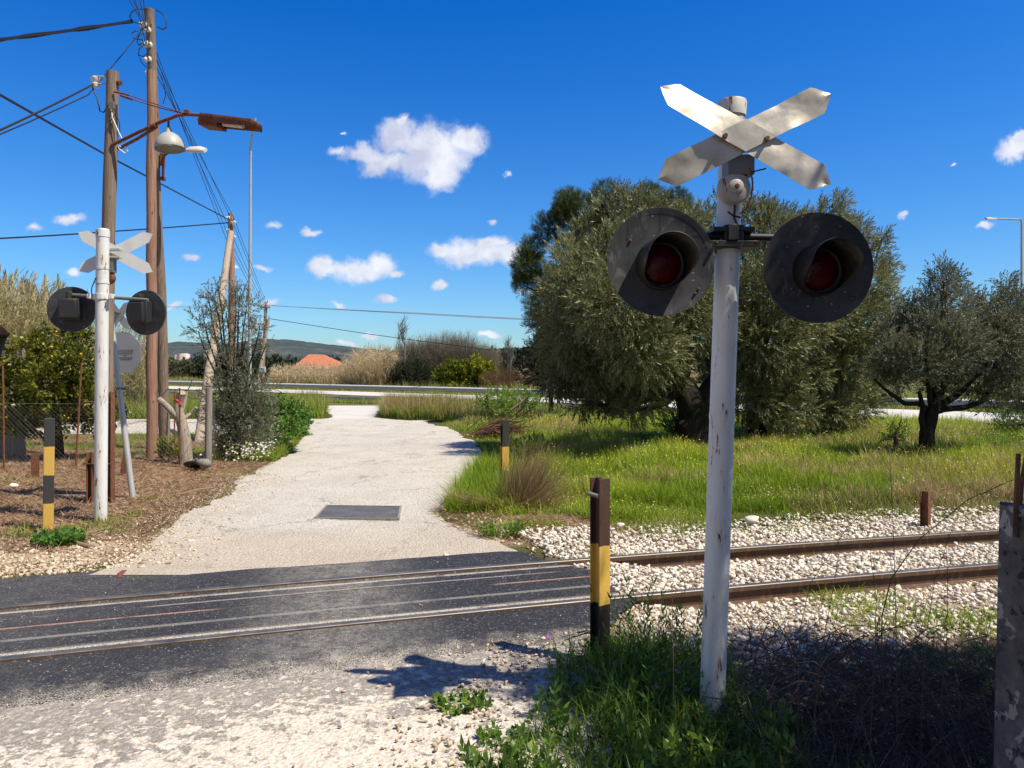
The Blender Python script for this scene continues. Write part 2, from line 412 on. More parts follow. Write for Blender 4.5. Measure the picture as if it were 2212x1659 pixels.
paint('white_sticker', (.75, .77, .8), .5, 0)
paint('red_tape', (.6, .03, .03), .5, 0)
paint('blue_ink', (.25, .3, .45), .5, 0)
paint('house_white', (.78, .76, .72), .8, 0)
paint('house_dark', (.04, .045, .05), .4, 0)
paint('red_roof_edge', (.30, .07, .04), .7, 0)
paint('shed_roof', (.055, .032, .028), .8, .1)
paint('stick', (.30, .22, .14), .85, 0)
paint('twig', (.13, .09, .062), .9, 0)
paint('twig_red', (.17, .085, .06), .9, 0)
paint('twig_grey', (.17, .155, .13), .9, 0)
paint('plastic_black', (.012, .012, .013), .45, 0)
paint('red_spray', (.20, .06, .06), .7, 0)

def crossbuck_mat():
    m = MatB('crossbuck_sheet')
    n1 = m.noise(3.2, 4, .6, (1, 1, 1), dist=.6); n2 = m.noise(30, 6, .65)
    c = m.ramp(n1, [(.3, (.50, .46, .40)), (.6, (.66, .62, .55)), (.85, (.54, .50, .44))])
    c = m.mix(m.step(n2, .58, .74, 0, .5), c, (.30, .28, .25))
    sp = m.step(m.noise(160, 2, .5), .70, .76); c = m.mix(sp, c, (.16, .12, .1))
    h = m.math('ADD', m.noise(5.5, 2, .5, dist=.4), m.math('MULTIPLY', n2, .05))
    m.bump(h, .40, .02)
    return m.done(c, m.step(n2, .3, .7, .38, .50), .5, .6)
MT['crossbuck'] = crossbuck_mat()
def crossbuck_white():
    m = MatB('crossbuck_back'); n = m.noise(5, 5, .6)
    m.bump(m.noise(6, 2), .2, .01)
    return m.done(m.mix(m.step(n, .4, .8), (.74, .75, .76), (.6, .61, .62)), .4, .0, .4)
MT['crossbuck_back'] = crossbuck_white()
def disc_mat():
    m = MatB('backplate_paint')
    n = m.noise(7, 7, .7, (1, 1, 1), dist=1.2); br = m.noise(22, 5, .65, (1, 1, .35), dist=.8)
    c = m.ramp(n, [(.35, (.026, .027, .032)), (.62, (.060, .061, .068))])
    c = m.mix(m.step(br, .60, .66, 0, .8), c, (.11, .112, .12)); c = m.mix(m.step(br, .36, .32, 0, .75), c, (.014, .014, .018))
    sp = m.step(m.noise(75, 1, .5, off=(3, 1, 2)), .765, .78); c = m.mix(sp, c, (.5, .5, .5))
    m.bump(n, .25, .004)
    return m.done(c, m.step(br, .3, .7, .48, .62), 0, .35)
MT['backplate'] = disc_mat()
def hood_mat():
    m = MatB('hood_paint'); n = m.noise(9, 7, .7)
    c = m.ramp(n, [(.42, (.014, .014, .015)), (.60, (.032, .030, .026)), (.72, (.15, .125, .085))])
    m.bump(n, .3, .004)
    return m.done(c, .55, 0, .4)
MT['hood'] = hood_mat()
def lens_mat():
    m = MatB('red_lens'); v = m.vor(60, (1, 1, 1)); w = m.noise(14, 3)
    m.bump(v, .25, .006)
    return m.done(m.mix(w, (.04, .0006, .0006), (.11, .002, .002)), .28, 0, .35)
MT['lens'] = lens_mat()

def bands(name, stops, coltop, rust=.55):
    "painted post: stops = [(height above base, colour)...] upward; rough painted edges, rust coming through"
    m = MatB(name); z = m.sep('Object')[2]
    z2 = m.math('ADD', z, m.math('MULTIPLY', m.math('SUBTRACT', m.noise(30, 3), .5), .02)); c = stops[0][1]
    for h, q in stops[1:]: c = m.mix(m.step(z2, h-.002, h+.002), c, q)
    dirt = m.noise(14, 7, .7, (1, 1, .4)); c = m.mix(m.step(dirt, rust, rust+.05), c, m.ramp(m.noise(50, 3), [(.3, (.07, .03, .02)), (.7, (.2, .08, .035))]))
    c = m.mix(m.step(m.noise(90, 3), .55, .8, 0, .35), c, (.1, .08, .06)); m.bump(m.noise(40, 5, .6), .35, .004)
    MT[name] = m.done(c, .65, 0, .35)
YEL = (.62, .40, .09); BLK = (.045, .045, .048); BRN = (.08, .042, .032)
bands('post_near', [(0, (.03, .022, .02)), (.31, (.74, .47, .09)), (.622, (.085, .045, .035))], None, .60)
bands('post_wood', [(0, YEL), (.275, BLK), (.555, YEL), (.84, BLK)], None, .72)
bands('post_mid', [(0, (.035, .035, .036)), (.24, (.66, .42, .07)), (.57, (.04, .036, .034))], None, .70)

def wood(name, c1, c2, c3):
    m = MatB(name); g = m.noise(9, 8, .65, (6, 6, .22), dist=.3); b = m.noise(1.2, 4, .6, (1, 1, .5))
    c = m.ramp(g, [(.3, c1), (.5, c2), (.68, c3)]); c = m.mix(m.step(b, .4, .7, 0, .5), c, tuple(a*.8 for a in c2))
    crack = m.step(m.noise(5, 4, .6, (9, 9, .12)), .63, .67, 0, .85); c = m.mix(crack, c, tuple(a*.25 for a in c1))
    knot = m.step(m.vor(2.2, (2.5, 2.5, 1)), .09, .05, 0, .8); c = m.mix(knot, c, tuple(a*.35 for a in c1))
    m.bump(m.math('SUBTRACT', g, m.math('MULTIPLY', crack, .5)), .6, .012)
    MT[name] = m.done(c, .9, 0, .2)
wood('wood_grey', (.13, .095, .075), (.24, .18, .14), (.34, .27, .21))
wood('wood_red', (.19, .10, .07), (.33, .19, .135), (.44, .29, .22))
wood('wood_pale', (.24, .19, .15), (.38, .31, .25), (.50, .43, .36))
wood('bark', (.008, .007, .006), (.024, .020, .017), (.055, .046, .038))
wood('bark_pale', (.20, .165, .13), (.36, .31, .25), (.50, .45, .38))
wood('fence_post_wood', (.14, .13, .12), (.26, .245, .22), (.38, .36, .33))

def steel_rail():
    m = MatB('rail_head'); n = m.noise(5, 5, .6, (1, 1, 1)); 
    return m.done(m.ramp(n, [(.3, (.08, .074, .07)), (.7, (.22, .21, .20))]), m.step(n, .3, .7, .38, .55), .45, .4)
MT['rail_head'] = steel_rail()
def manhole():
    m = MatB('cover_plate'); n = m.noise(4, 7, .65); sc = m.noise(14, 6, .7, (3, .6, 1), dist=1)
    c = m.ramp(n, [(.3, (.075, .073, .075)), (.7, (.145, .14, .14))]); c = m.mix(m.step(sc, .62, .66, 0, .6), c, (.3, .29, .28))
    v = m.vor(55, feature='F1'); m.bump(m.math('ADD', v, m.noise(80, 3)), .4, .006)
    return m.done(c, .6, .1, .4)
MT['cover_plate'] = manhole()

def ground_mat():
    m = MatB('soil'); c = m.attr('col', 'Color')
    n1 = m.noise(3, 8, .65, src='World'); n2 = m.noise(40, 6, .7, src='World'); v = m.vor(26, src='World')
    c = m.mix(m.step(n1, .3, .7, 0, .55), c, (.5, .46, .42), 'MULTIPLY')
    c = m.mix(m.step(n2, .35, .75, 0, .5), c, (.38, .32, .27), 'MULTIPLY')
    peb = m.step(v, .22, .12, 0, 1); pm = m.math('MULTIPLY', peb, m.attr('stony')); c = m.mix(pm, c, (.60, .52, .42))
    m.bump(m.math('ADD', n2, m.math('MULTIPLY', pm, .8)), .7, .02)
    return m.done(c, .95, 0, .1)
MT['soil'] = ground_mat()
def road_mat(name, cracks=True, specks=.0):
    m = MatB(name)
    n1 = m.noise(1.1, 6, .6, src='World'); n2 = m.noise(90, 4, .7, src='World'); v = m.vor(42, src='World', out='Color'); vd = m.vor(42, src='World'); n3 = m.noise(5, 7, .7, src='World', off=(3, 3, 0)); n4 = m.noise(.45, 4, .6, (1, .55, 1), src='World', off=(8, 1, 0))
    c = m.ramp(n1, [(.3, (.50, .455, .40)), (.5, (.59, .55, .50)), (.72, (.64, .605, .56))])
    sv = m.N.new('ShaderNodeSeparateColor'); m.L.new(v, sv.inputs[0])
    c = m.mix(m.step(sv.outputs[0], .35, 1, 0, .42), c, (.33, .31, .29)); c = m.mix(m.step(sv.outputs[1], .6, 1, 0, .5), c, (.72, .68, .62))
    c = m.mix(m.step(n2, .52, .72, 0, .5), c, (.22, .20, .185)); c = m.mix(m.step(n3, .52, .72, 0, .30), c, (.32, .285, .245)); c = m.mix(m.step(n4, .50, .62, 0, .22), c, (.38, .34, .29))
    h = m.math('ADD', m.math('MULTIPLY', vd, -1), n2)
    if cracks:
        wv = m.N.new('ShaderNodeVectorMath'); wv.operation = 'ADD'; m.L.new(m.vec((1, 1, 1), 'World'), wv.inputs[0])
        w2 = m.N.new('ShaderNodeVectorMath'); w2.operation = 'SCALE'; m.L.new(m.noise(1.8, 6, .7, src='World', out='Color'), w2.inputs[0]); w2.inputs['Scale'].default_value = 1.1
        m.L.new(w2.outputs[0], wv.inputs[1])
        vo = m.N.new('ShaderNodeTexVoronoi'); vo.feature = 'DISTANCE_TO_EDGE'; m.L.new(wv.outputs[0], vo.inputs['Vector']); vo.inputs['Scale'].default_value = .55
        k = m.math('MULTIPLY', m.step(vo.outputs['Distance'], .012, .003), m.step(m.noise(.9, 3, src='World', off=(5, 2, 0)), .44, .56)); c = m.mix(m.math('MULTIPLY', k, .75), c, (.16, .14, .12))
    # earth washed over the stretch next to the crossing
    y = m.sep('World')[1]; e = m.math('ADD', y, m.math('MULTIPLY', m.noise(.9, 5, .6, src='World', off=(1, 7, 0)), 3.2)); k = m.step(e, 10.2, 8.0, 0, .5)
    c = m.mix(k, c, (.50, .40, .29))
    m.bump(h, .8, .018)
    return m.done(c, .92, 0, .15)
MT['road'] = road_mat('pale_chipped_tarmac')
MT['highway'] = None
def hw_mat():
    m = MatB('highway_tarmac'); n = m.noise(.8, 6, .6, src='World'); y = m.noise(30, 5, .7, src='World')
    c = m.ramp(n, [(.3, (.50, .48, .46)), (.7, (.60, .58, .56))]); c = m.mix(m.step(y, .5, .7, 0, .3), c, (.3, .29, .28))
    return m.done(c, .9, 0, .2)
MT['highway'] = hw_mat()
def apron_mat():
    m = MatB('worn_apron'); t = m.sep('UV')[1]
    n = m.noise(17, 8, .72, src='World', dist=.3); n2 = m.noise(60, 4, .65, src='World'); big = m.noise(1.2, 3, src='World', off=(2, 2, 0)); v = m.vor(45, src='World'); vc = m.vor(45, src='World', out='Color')
    sv = m.N.new('ShaderNodeSeparateColor'); m.L.new(vc, sv.inputs[0])
    c = m.ramp(n2, [(.3, (.44, .37, .30)), (.5, (.62, .55, .47)), (.75, (.74, .69, .62))])
    c = m.mix(m.step(sv.outputs[0], .5, 1, 0, .5), c, (.78, .74, .68))
    thr = m.math('ADD', n, m.math('MULTIPLY', m.step(t, -2.2, -1.2), .16)); thr = m.math('ADD', thr, m.math('MULTIPLY', m.math('SUBTRACT', big, .5), .22))
    k = m.step(thr, .56, .66); dk = m.ramp(sv.outputs[1], [(0, (.10, .095, .095)), (.7, (.19, .175, .165)), (1, (.38, .35, .32))])
    c = m.mix(m.math('MULTIPLY', k, .66), c, dk)
    m.bump(m.math('SUBTRACT', m.math('ADD', n2, m.math('MULTIPLY', v, -.8)), m.math('MULTIPLY', k, .8)), .7, .014)
    return m.done(c, .95, 0, .12)
MT['apron'] = apron_mat()
def asphalt_mat():
    m = MatB('crossing_asphalt'); t = m.sep('UV')[1]; uu = m.sep('UV')[0]
    n2 = m.noise(120, 3, .7, src='World'); v = m.vor(110, src='World', out='Color'); vd = m.vor(110, src='World'); big = m.noise(.9, 5, .6, src='World'); med = m.noise(7, 6, .65, src='World')
    sv = m.N.new('ShaderNodeSeparateColor'); m.L.new(v, sv.inputs[0])
    c = m.ramp(sv.outputs[0], [(0, (.014, .014, .016)), (.75, (.036, .035, .037)), (.96, (.075, .072, .07)), (1, (.22, .21, .19))])
    # pale dust carried by the wheels
    wx = m.sep('World')
    lane = m.math('ADD', wx[0], m.math('MULTIPLY', wx[1], .24)); lane = m.math('ABSOLUTE', m.math('ADD', lane, -.05))
    dust = m.math('ADD', m.step(lane, .85, .05, 0, .40), m.math('MULTIPLY', m.step(wx[0], -1.6, -3.4), .13))
    dust = m.math('MULTIPLY', dust, m.step(med, .25, .7, .35, 1.3)); dust = m.math('MULTIPLY', dust, m.step(n2, .38, .60, .35, 1.25)); dust = m.math('MULTIPLY', dust, m.step(m.noise(28, 5, .7, src='World', off=(6, 0, 0)), .35, .62, .5, 1.25)); dust = m.math('ADD', dust, m.step(big, .55, .8, 0, .09))
    c = m.mix(dust, c, (.42, .39, .36))
    # flangeways, half buried bars and dirt lines between the rails
    def line(t0, w, lo, hi, off, col, st, cc):
        d = m.math('ABSOLUTE', m.math('SUBTRACT', m.math('ADD', t, m.math('MULTIPLY', m.math('SUBTRACT', med, .5), .012)), t0)); k = m.step(d, w, w*.55)
        nn = m.N.new('ShaderNodeTexNoise'); nn.noise_dimensions = '1D'; m.L.new(m.math('ADD', uu, off), nn.inputs['W']); nn.inputs['Scale'].default_value = .55; nn.inputs['Detail'].default_value = 3
        k = m.math('MULTIPLY', k, m.step(nn.outputs[0], lo, hi, 0, st)); k = m.math('MULTIPLY', k, m.step(n2, .36, .56, .15, 1)); k = m.math('MULTIPLY', k, m.step(med, .30, .50, .3, 1))
        return m.mix(k, cc, col)
    c = line(.44, .035, .1, .2, 3, (.36, .27, .22), .75, c); c = line(.40, .02, .2, .3, 5, (.62, .57, .50), .85, c)
    c = line(.25, .017, .40, .50, 9, (.48, .42, .38), .8, c); c = line(.232, .012, .4, .5, 9, (.02, .02, .022), .8, c)
    c = line(.055, .02, .44, .54, 31, (.50, .30, .22), .9, c); c = line(.075, .013, .4, .5, 31, (.02, .018, .02), .85, c)
    c = line(-.19, .028, .25, .4, 17, (.40, .37, .34), .6, c)
    c = line(-.44, .030, .1, .25, 23, (.60, .54, .46), .85, c); c = line(-.40, .014, .2, .4, 27, (.3, .26, .23), .5, c)
    edge = m.step(m.math('ADD', m.math('MULTIPLY', t, -1), m.math('MULTIPLY', med, .6)), 1.22, 1.55, 0, .95); c = m.mix(m.math('MULTIPLY', edge, m.step(n2, .4, .6)), c, (.55, .49, .42))
    m.bump(m.math('ADD', m.math('MULTIPLY', vd, -1), n2), .55, .008)
    return m.done(c, m.step(dust, 0, .4, .62, .9), 0, .35)
MT['asphalt'] = asphalt_mat()
def stone_mat(name, a, b, c_):
    m = MatB(name); t = m.attr('tone'); n = m.noise(25, 5, .65, src='World'); c = m.ramp(t, [(0, a), (.45, b), (1, c_)])
    c = m.mix(m.step(n, .45, .75, 0, .5), c, tuple(q*.6 for q in b)); m.bump(n, .5, .01); return m.done(c, .9, 0, .2)
MT['ballast'] = stone_mat('limestone', (.30, .22, .15), (.58, .50, .41), (.82, .77, .70))
MT['rubble'] = stone_mat('rubble_stone', (.26, .18, .12), (.50, .39, .28), (.74, .64, .52))
def concrete():
    m = MatB('old_concrete'); n = m.noise(12, 8, .7); v = m.noise(5.5, 3, .5, dist=.3)
    c = m.ramp(n, [(.3, (.07, .06, .055)), (.55, (.17, .15, .14)), (.75, (.27, .245, .225))])
    v = m.noise(13, 3, .5, dist=.3); c = m.mix(m.step(v, .57, .60, 0, .75), c, (.48, .44, .38)); c = m.mix(m.step(m.noise(20, 4, .6, off=(4, 4, 4)), .58, .63, 0, .8), c, (.035, .03, .028))
    m.bump(n, .8, .015); return m.done(c, .95, 0, .15)
MT['concrete'] = concrete()

def leaf(name, dark, mid, light, under=None, trans=.25, rough=.5, spec=.3, tcol=None):
    m = MatB(name); t = m.attr('tone'); c = m.ramp(t, [(0, dark), (.5, mid), (1, light)])
    if under:
        g = m.N.new('ShaderNodeNewGeometry'); c2 = m.mix(g.outputs['Backfacing'], c, under)
    else: c2 = c
    m.done(c2, rough, 0, spec)
    if trans:
        tr = m.N.new('ShaderNodeBsdfTranslucent'); m.put(tr.inputs[0], m.mix(1.0, c, tcol, 'MULTIPLY') if tcol else c)
        mx = m.N.new('ShaderNodeMixShader'); mx.inputs[0].default_value = trans; m.L.new(m.b.outputs[0], mx.inputs[1]); m.L.new(tr.outputs[0], mx.inputs[2])
        m.L.new(mx.outputs[0], m.N['Material Output'].inputs[0])
    MT[name] = m.m
leaf('olive_leaf', (.048, .056, .018), (.138, .150, .050), (.31, .31, .12), (.24, .245, .14), .30, .45, .35)
leaf('olive_leaf_grey', (.055, .062, .036), (.15, .16, .09), (.31, .315, .18), (.28, .285, .21), .30, .45, .35)
leaf('pine_needle', (.02, .034, .010), (.06, .09, .02), (.17, .21, .045), None, .15, .5, .3)
leaf('dark_leaf', (.008, .013, .007), (.02, .03, .014), (.045, .055, .028), None, .15, .5, .25)
leaf('citrus_leaf', (.03, .042, .008), (.10, .125, .014), (.30, .29, .03), None, .3, .4, .4)
leaf('meadow_grass', (.085, .155, .010), (.22, .34, .020), (.47, .51, .06), None, .45, .5, .25)
leaf('lush_grass', (.045, .10, .012), (.14, .24, .028), (.30, .40, .06), None, .45, .45, .3)
leaf('weed_leaf', (.045, .10, .018), (.14, .25, .036), (.30, .42, .07), None, .35, .42, .35)
leaf('mallow_leaf', (.05, .12, .025), (.12, .25, .045), (.24, .38, .08), None, .35, .45, .3)
leaf('dry_grass', (.19, .12, .06), (.36, .25, .13), (.56, .43, .26), None, .3, .7, .15)
leaf('dry_brown', (.17, .10, .065), (.38, .26, .17), (.64, .52, .38), None, .2, .8, .1)
leaf('reed_dry', (.36, .28, .16), (.54, .43, .27), (.70, .59, .40), None, .3, .7, .15)
leaf('reed_green', (.20, .17, .075), (.38, .33, .16), (.54, .48, .28), None, .3, .7, .15)
leaf('dead_stalk', (.05, .036, .026), (.13, .095, .068), (.30, .23, .16), None, .1, .8, .1)
leaf('bush_yellow', (.06, .085, .008), (.16, .19, .015), (.36, .34, .03), None, .3, .5, .25)
leaf('bush_red', (.10, .05, .035), (.20, .11, .075), (.30, .19, .13), None, .2, .8, .1)
leaf('bush_grey', (.12, .105, .08), (.22, .195, .15), (.36, .32, .25), None, .2, .8, .1)
leaf('flower_yellow', (.6, .5, .03), (.75, .62, .05), (.85, .8, .5), None, .3, .6, .2)
leaf('flower_white', (.7, .7, .62), (.8, .8, .76), (.85, .85, .8), None, .3, .6, .2)
leaf('flower_purple', (.28, .05, .35), (.42, .10, .50), (.6, .18, .6), None, .3, .6, .2)
leaf('far_tree', (.018, .030, .018), (.045, .06, .032), (.09, .10, .055), None, .1, .7, .15)
def hill_mat():
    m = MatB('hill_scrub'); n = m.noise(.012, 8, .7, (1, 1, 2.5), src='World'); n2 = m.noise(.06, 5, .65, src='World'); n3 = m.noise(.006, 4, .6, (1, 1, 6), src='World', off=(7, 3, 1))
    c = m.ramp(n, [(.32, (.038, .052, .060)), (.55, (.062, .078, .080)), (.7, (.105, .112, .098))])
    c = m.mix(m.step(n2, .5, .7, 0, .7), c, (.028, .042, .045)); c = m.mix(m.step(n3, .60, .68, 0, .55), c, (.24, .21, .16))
    return m.done(c, .95, 0, .1)
MT['hill'] = hill_mat()
def tile_mat():
    m = MatB('roof_tiles'); z = m.sep('Object'); w = m.math('SINE', m.math('MULTIPLY', z[0], 24)); n = m.noise(2.5, 5, .6)
    c = m.ramp(n, [(.3, (.40, .14, .075)), (.7, (.52, .22, .13))]); c = m.mix(m.step(w, -.2, .9, 0, .25), c, (.3, .08, .04)); return m.done(c, .85, 0, .2)
MT['tiles'] = tile_mat()

# ---------------------------------------------------------------- the setting
# gravel road beyond the crossing: outline points on the ground
RL = [G(*p) for p in [(300, 1200), (345, 1150), (420, 1098), (480, 1057), (525, 1034), (601, 993), (640, 965), (668, 932), (684, 915), (690, 909)]]
RR = [G(*p) for p in [(1130, 1180), (1040, 1150), (968, 1118), (955, 1100), (972, 1078), (1016, 1021), (1040, 985), (1020, 952), (968, 922), (918, 910)]]
rly, rlx = np.array([p.y for p in RL]), np.array([p.x for p in RL]); rry, rrx = np.array([p.y for p in RR]), np.array([p.x for p in RR])
def road_l(y): return np.interp(y, rly, rlx)
def road_r(y): return np.interp(y, rry, rrx)
YEND = 25.8
SR0, SR1 = 20.2, 26.6        # the side road to the left, near and far edge
def in_road(x, y, m=0.0):
    x = np.asarray(x, float); y = np.asarray(y, float)
    a = (lat(x, y) > 1.9) & (y < YEND+.3) & (x > road_l(y)+m) & (x < road_r(y)-m)
    sw = (x+16)*.04
    b = (y > SR0+m+sw*0) & (y < SR1-m) & (x < -4.6) & (x > -60)
    c = (y > 25.5) & (y < 38) & (x > gap_l(y)+m) & (x < gap_r(y)-m)
    return a | b | c
def gap_l(y): return np.interp(y, [25.5, 27.5, 38], [-6.9, -6.5, -9.2])
def gap_r(y): return np.interp(y, [25.5, 27.5, 38], [-3.2, -4.8, -6.3])

def ground():
    def axis(segs):
        o = [segs[0][0]]
        for a, b, st in segs:
            n = max(1, round((b-a)/st)); o += list(np.linspace(a, b, n+1)[1:])
        return np.array(o)
    xs = axis([(-4000, -400, 600), (-400, -60, 30), (-60, -14, 1.2), (-14, 10, .14), (10, 30, .6), (30, 90, 4), (90, 400, 30), (400, 4000, 600)])
    ys = axis([(-600, -40, 80), (-40, -2, 4), (-2, 12, .12), (12, 30, .25), (30, 60, .8), (60, 140, 5), (140, 700, 40), (700, 6000, 600)])
    X, Y = np.meshgrid(xs, ys); x, y = X.ravel(), Y.ravel(); z = zg(x, y)
    m = in_road(x, y, .2); z = z-np.where(m, .05, 0)
    t = lat(x, y); z = z-np.where((np.abs(t+0) < 1.1) & (x < .3) & (x > -30), .04, 0)
    z = z-np.where((t < -1.0) & (x < -.3) & (y > -3) & (y < 5) & (x > -9), .03, 0)
    col = np.zeros((len(x), 3)); col[:] = (.10, .11, .035)
    def lay(mask, c):
        nonlocal col; col = col*(1-mask[:, None])+np.array(c)*mask[:, None]
    w = (fbm(x*.9, y*.9, 31)-.5)*1.6
    lay(sstep(30, 36, y), (.15, .16, .06))
    left = sstep(.3, -.5, x-road_l(np.clip(y, 6.3, 25))+w*.4)*sstep(1.6, 2.2, t)*(1-sstep(19, 20.5, y+w))
    lay(left, (.33, .215, .14))
    gp = sstep(.52, .66, fbm(x*.55+9, y*.9, 77))*left*sstep(-.3, -1.2, x-road_l(np.clip(y, 6.3, 25))); lay(gp*.75, (.12, .14, .035))
    lay(left*sstep(3.6, 2.2, t+w*.5), (.54, .43, .32))
    rightlitter = sstep(1.2, 1.5, t)*sstep(3.4, 2.2, t+w)*sstep(-.6, 0, x)*(1-sstep(1.6, 2.4, x+w)); lay(rightlitter, (.38, .28, .185))
    lay((np.abs(t) < 1.75)*sstep(.2, .8, x)*1.0, (.50, .41, .32))
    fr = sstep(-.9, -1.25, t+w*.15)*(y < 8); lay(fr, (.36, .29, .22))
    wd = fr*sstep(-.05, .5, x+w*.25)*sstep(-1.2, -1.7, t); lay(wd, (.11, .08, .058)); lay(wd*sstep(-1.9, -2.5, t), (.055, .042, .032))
    st = np.clip(fr+left*sstep(3.4, 2.2, t+w*.5)+rightlitter*.8, 0, 1)
    n, mx = len(ys), len(xs); i = np.arange(n*mx).reshape(n, mx)
    F = np.stack([i[:-1, :-1], i[:-1, 1:], i[1:, 1:], i[1:, :-1]], -1).reshape(-1, 4)
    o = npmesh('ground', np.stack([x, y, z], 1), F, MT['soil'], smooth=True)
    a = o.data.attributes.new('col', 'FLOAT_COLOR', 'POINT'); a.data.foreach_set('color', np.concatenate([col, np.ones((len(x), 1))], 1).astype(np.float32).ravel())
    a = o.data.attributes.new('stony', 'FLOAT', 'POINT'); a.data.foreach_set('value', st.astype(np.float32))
    return tag(o, kind='structure')
ground()

def sheet(name, X, Y, h, mat, uv=None, zf=None):
    "a grid (rows x cols) of plan positions laid h above the ground"
    n, m = X.shape; z = (zg(X, Y) if zf is None else zf)+h; i = np.arange(n*m).reshape(n, m)
    F = np.stack([i[:-1, :-1], i[:-1, 1:], i[1:, 1:], i[1:, :-1]], -1).reshape(-1, 4)
    o = npmesh(name, np.stack([X.ravel(), Y.ravel(), z.ravel()], 1), F, mat, smooth=True)
    if uv is not None:
        l = o.data.uv_layers.new(name='uv'); idx = F.ravel(); U = np.stack([uv[0].ravel()[idx], uv[1].ravel()[idx]], 1)
        l.data.foreach_set('uv', U.astype(np.float32).ravel())
    o['kind'] = 'structure'; return o
def jig(y, s, a, f=1.2): return (fbm(np.asarray(y)*f, np.zeros_like(np.asarray(y))+s, 50+s, 5)-.5)*a
# main stretch
ys = np.concatenate([np.arange(5.9, 14, .06), np.arange(14, YEND, .12)]); us = np.linspace(0, 1, 36)
l = road_l(ys)+jig(ys, 1, .55, 1.5); r = road_r(ys)+jig(ys, 2, .4, 1.5)
X = l[:, None]*(1-us)+r[:, None]*us; Y = np.repeat(ys[:, None], 36, 1)
sheet('road', X, Y, .006+.03*0, MT['road'])
# side road to the left
xs_ = np.arange(-60, -4.3, .4); us = np.linspace(0, 1, 14)
X = np.repeat(xs_[:, None], 14, 1); Y = (SR0+jig(xs_, 3, .5))[:, None]*(1-us)+(SR1+jig(xs_, 4, .6))[:, None]*us
sheet('side_road', X, Y, .002, MT['road'])
# the spur up to the highway
ys = np.arange(25.3, 38.2, .2); us = np.linspace(0, 1, 12)
X = (gap_l(ys)+jig(ys, 5, .5))[:, None]*(1-us)+(gap_r(ys)+jig(ys, 6, .5))[:, None]*us; Y = np.repeat(ys[:, None], 12, 1)
sheet('road', X, Y, -.002, MT['highway'])
# highway
xs_ = np.concatenate([np.arange(-120, -30, 3), np.arange(-30, 34, .8)]); yy = np.interp(xs_, HWX, HWY); sl = np.interp(xs_, [-60, -3, 16, 30], [-.5, -.78, -.93, -.9]); k = np.sqrt(1+sl**2)
us = np.linspace(1.9, 8.0, 12); X = np.repeat(xs_[:, None], 12, 1); Y = yy[:, None]-us[None]*k[:, None]
sheet('highway', X, Y, .012, MT['highway'])
# asphalt of the crossing, laid along the track
us = np.concatenate([np.arange(-12, -4, .08), np.arange(-4, .001, .035)])
tl = np.linspace(0, 1, 250)
tmin = -1.27+jig(us, 7, .30, 1.6); tmax = 1.52+jig(us, 8, .22, 1.4)
B = (us-us[0])/(us[-1]-us[0]); T = tmin[:, None]*(1-tl)+tmax[:, None]*tl
xe = np.interp(T[-1], [-1.3, -1.0, -.6, -.2, .4, .55, 1.0, 1.5], [-.35, .25, .62, .66, .62, .45, .35, .15])+jig(T[-1]*3, 9, .22, 2)
XX = us[0]+B[:, None]*(xe[None]-us[0]); Xw, Yw = track_pt(XX, T)
groove = np.exp(-((np.abs(T)-.470)/.020)**4)*(np.abs(T) < .505)*.034
zz = np.where(np.abs(T) < 1.0, -.004, np.where(T > 0, zg(Xw, Yw), -.024)*sstep(.95, 1.18, np.abs(T))-.004*(1-sstep(.95, 1.18, np.abs(T))))-groove-.014*sstep(-1.12, -1.27, T)+.006*(fbm(Xw*2, Yw*2, 60)-.5)*sstep(.6, .9, np.abs(T))
sheet('crossing', Xw, Yw, .004, MT['asphalt'], (XX, T), zf=zz)
# worn apron in front of it
tl = np.linspace(0, 1, 46); us = np.arange(-6.5, .001, .05); tmax = np.full_like(us, -1.02); tmin = np.full_like(us, -4.6)
T = tmin[:, None]*(1-tl)+tmax[:, None]*tl; B = (us-us[0])/(us[-1]-us[0]); xe = np.interp(T[-1], [-4.6, -3.0, -2.2, -1.7, -1.3, -1.0], [-1.35, -.75, -.25, -.12, .05, .2])+jig(T[-1]*2, 10, .3, 2)
XX = us[0]+B[:, None]*(xe[None]-us[0]); Xw, Yw = track_pt(XX, T)
sheet('apron', Xw, Yw, -.002, MT['apron'], (XX, T), zf=-.021+0*T)

# hills along the horizon
def hills():
    hx = np.array([-600, -200, 250, 360, 400, 440, 480, 575, 640, 720, 818, 900, 1000, 1040, 1135, 1250, 1600, 2200, 2600]); hy = np.array([742, 735, 744, 747, 741, 742, 750, 736, 737, 747, 757, 763, 761, 757, 751, 748, 754, 742, 750])
    D = 1700; xs = np.linspace(-1900, 1700, 700); ridge = EYE-(np.interp(xs/D*FD+CX, hx, hy)-HY)*D/FD
    rows = np.linspace(0, 1, 26); V = []
    for q in rows:
        y = 850+q*(D-850); z = ridge*sstep(-.1, 1.0, q)*1.0+(fbm(xs*.012, np.full_like(xs, q*9), 5)-.5)*26*q*(1-q)*2+(fbm(xs*.09, np.full_like(xs, q*60), 8)-.5)*(5 if q < .99 else 7)
        V.append(np.stack([xs*(y/D)**.6, np.full_like(xs, y), z], 1))
    V.append(np.stack([xs, np.full_like(xs, D+500), np.full_like(xs, -20.)], 1))
    n, m = len(V), len(xs); i = np.arange(n*m).reshape(n, m); F = np.stack([i[:-1, :-1], i[:-1, 1:], i[1:, 1:], i[1:, :-1]], -1).reshape(-1, 4)
    tag(npmesh('hills', np.concatenate(V), F, MT['hill'], smooth=True), kind='structure')
hills()

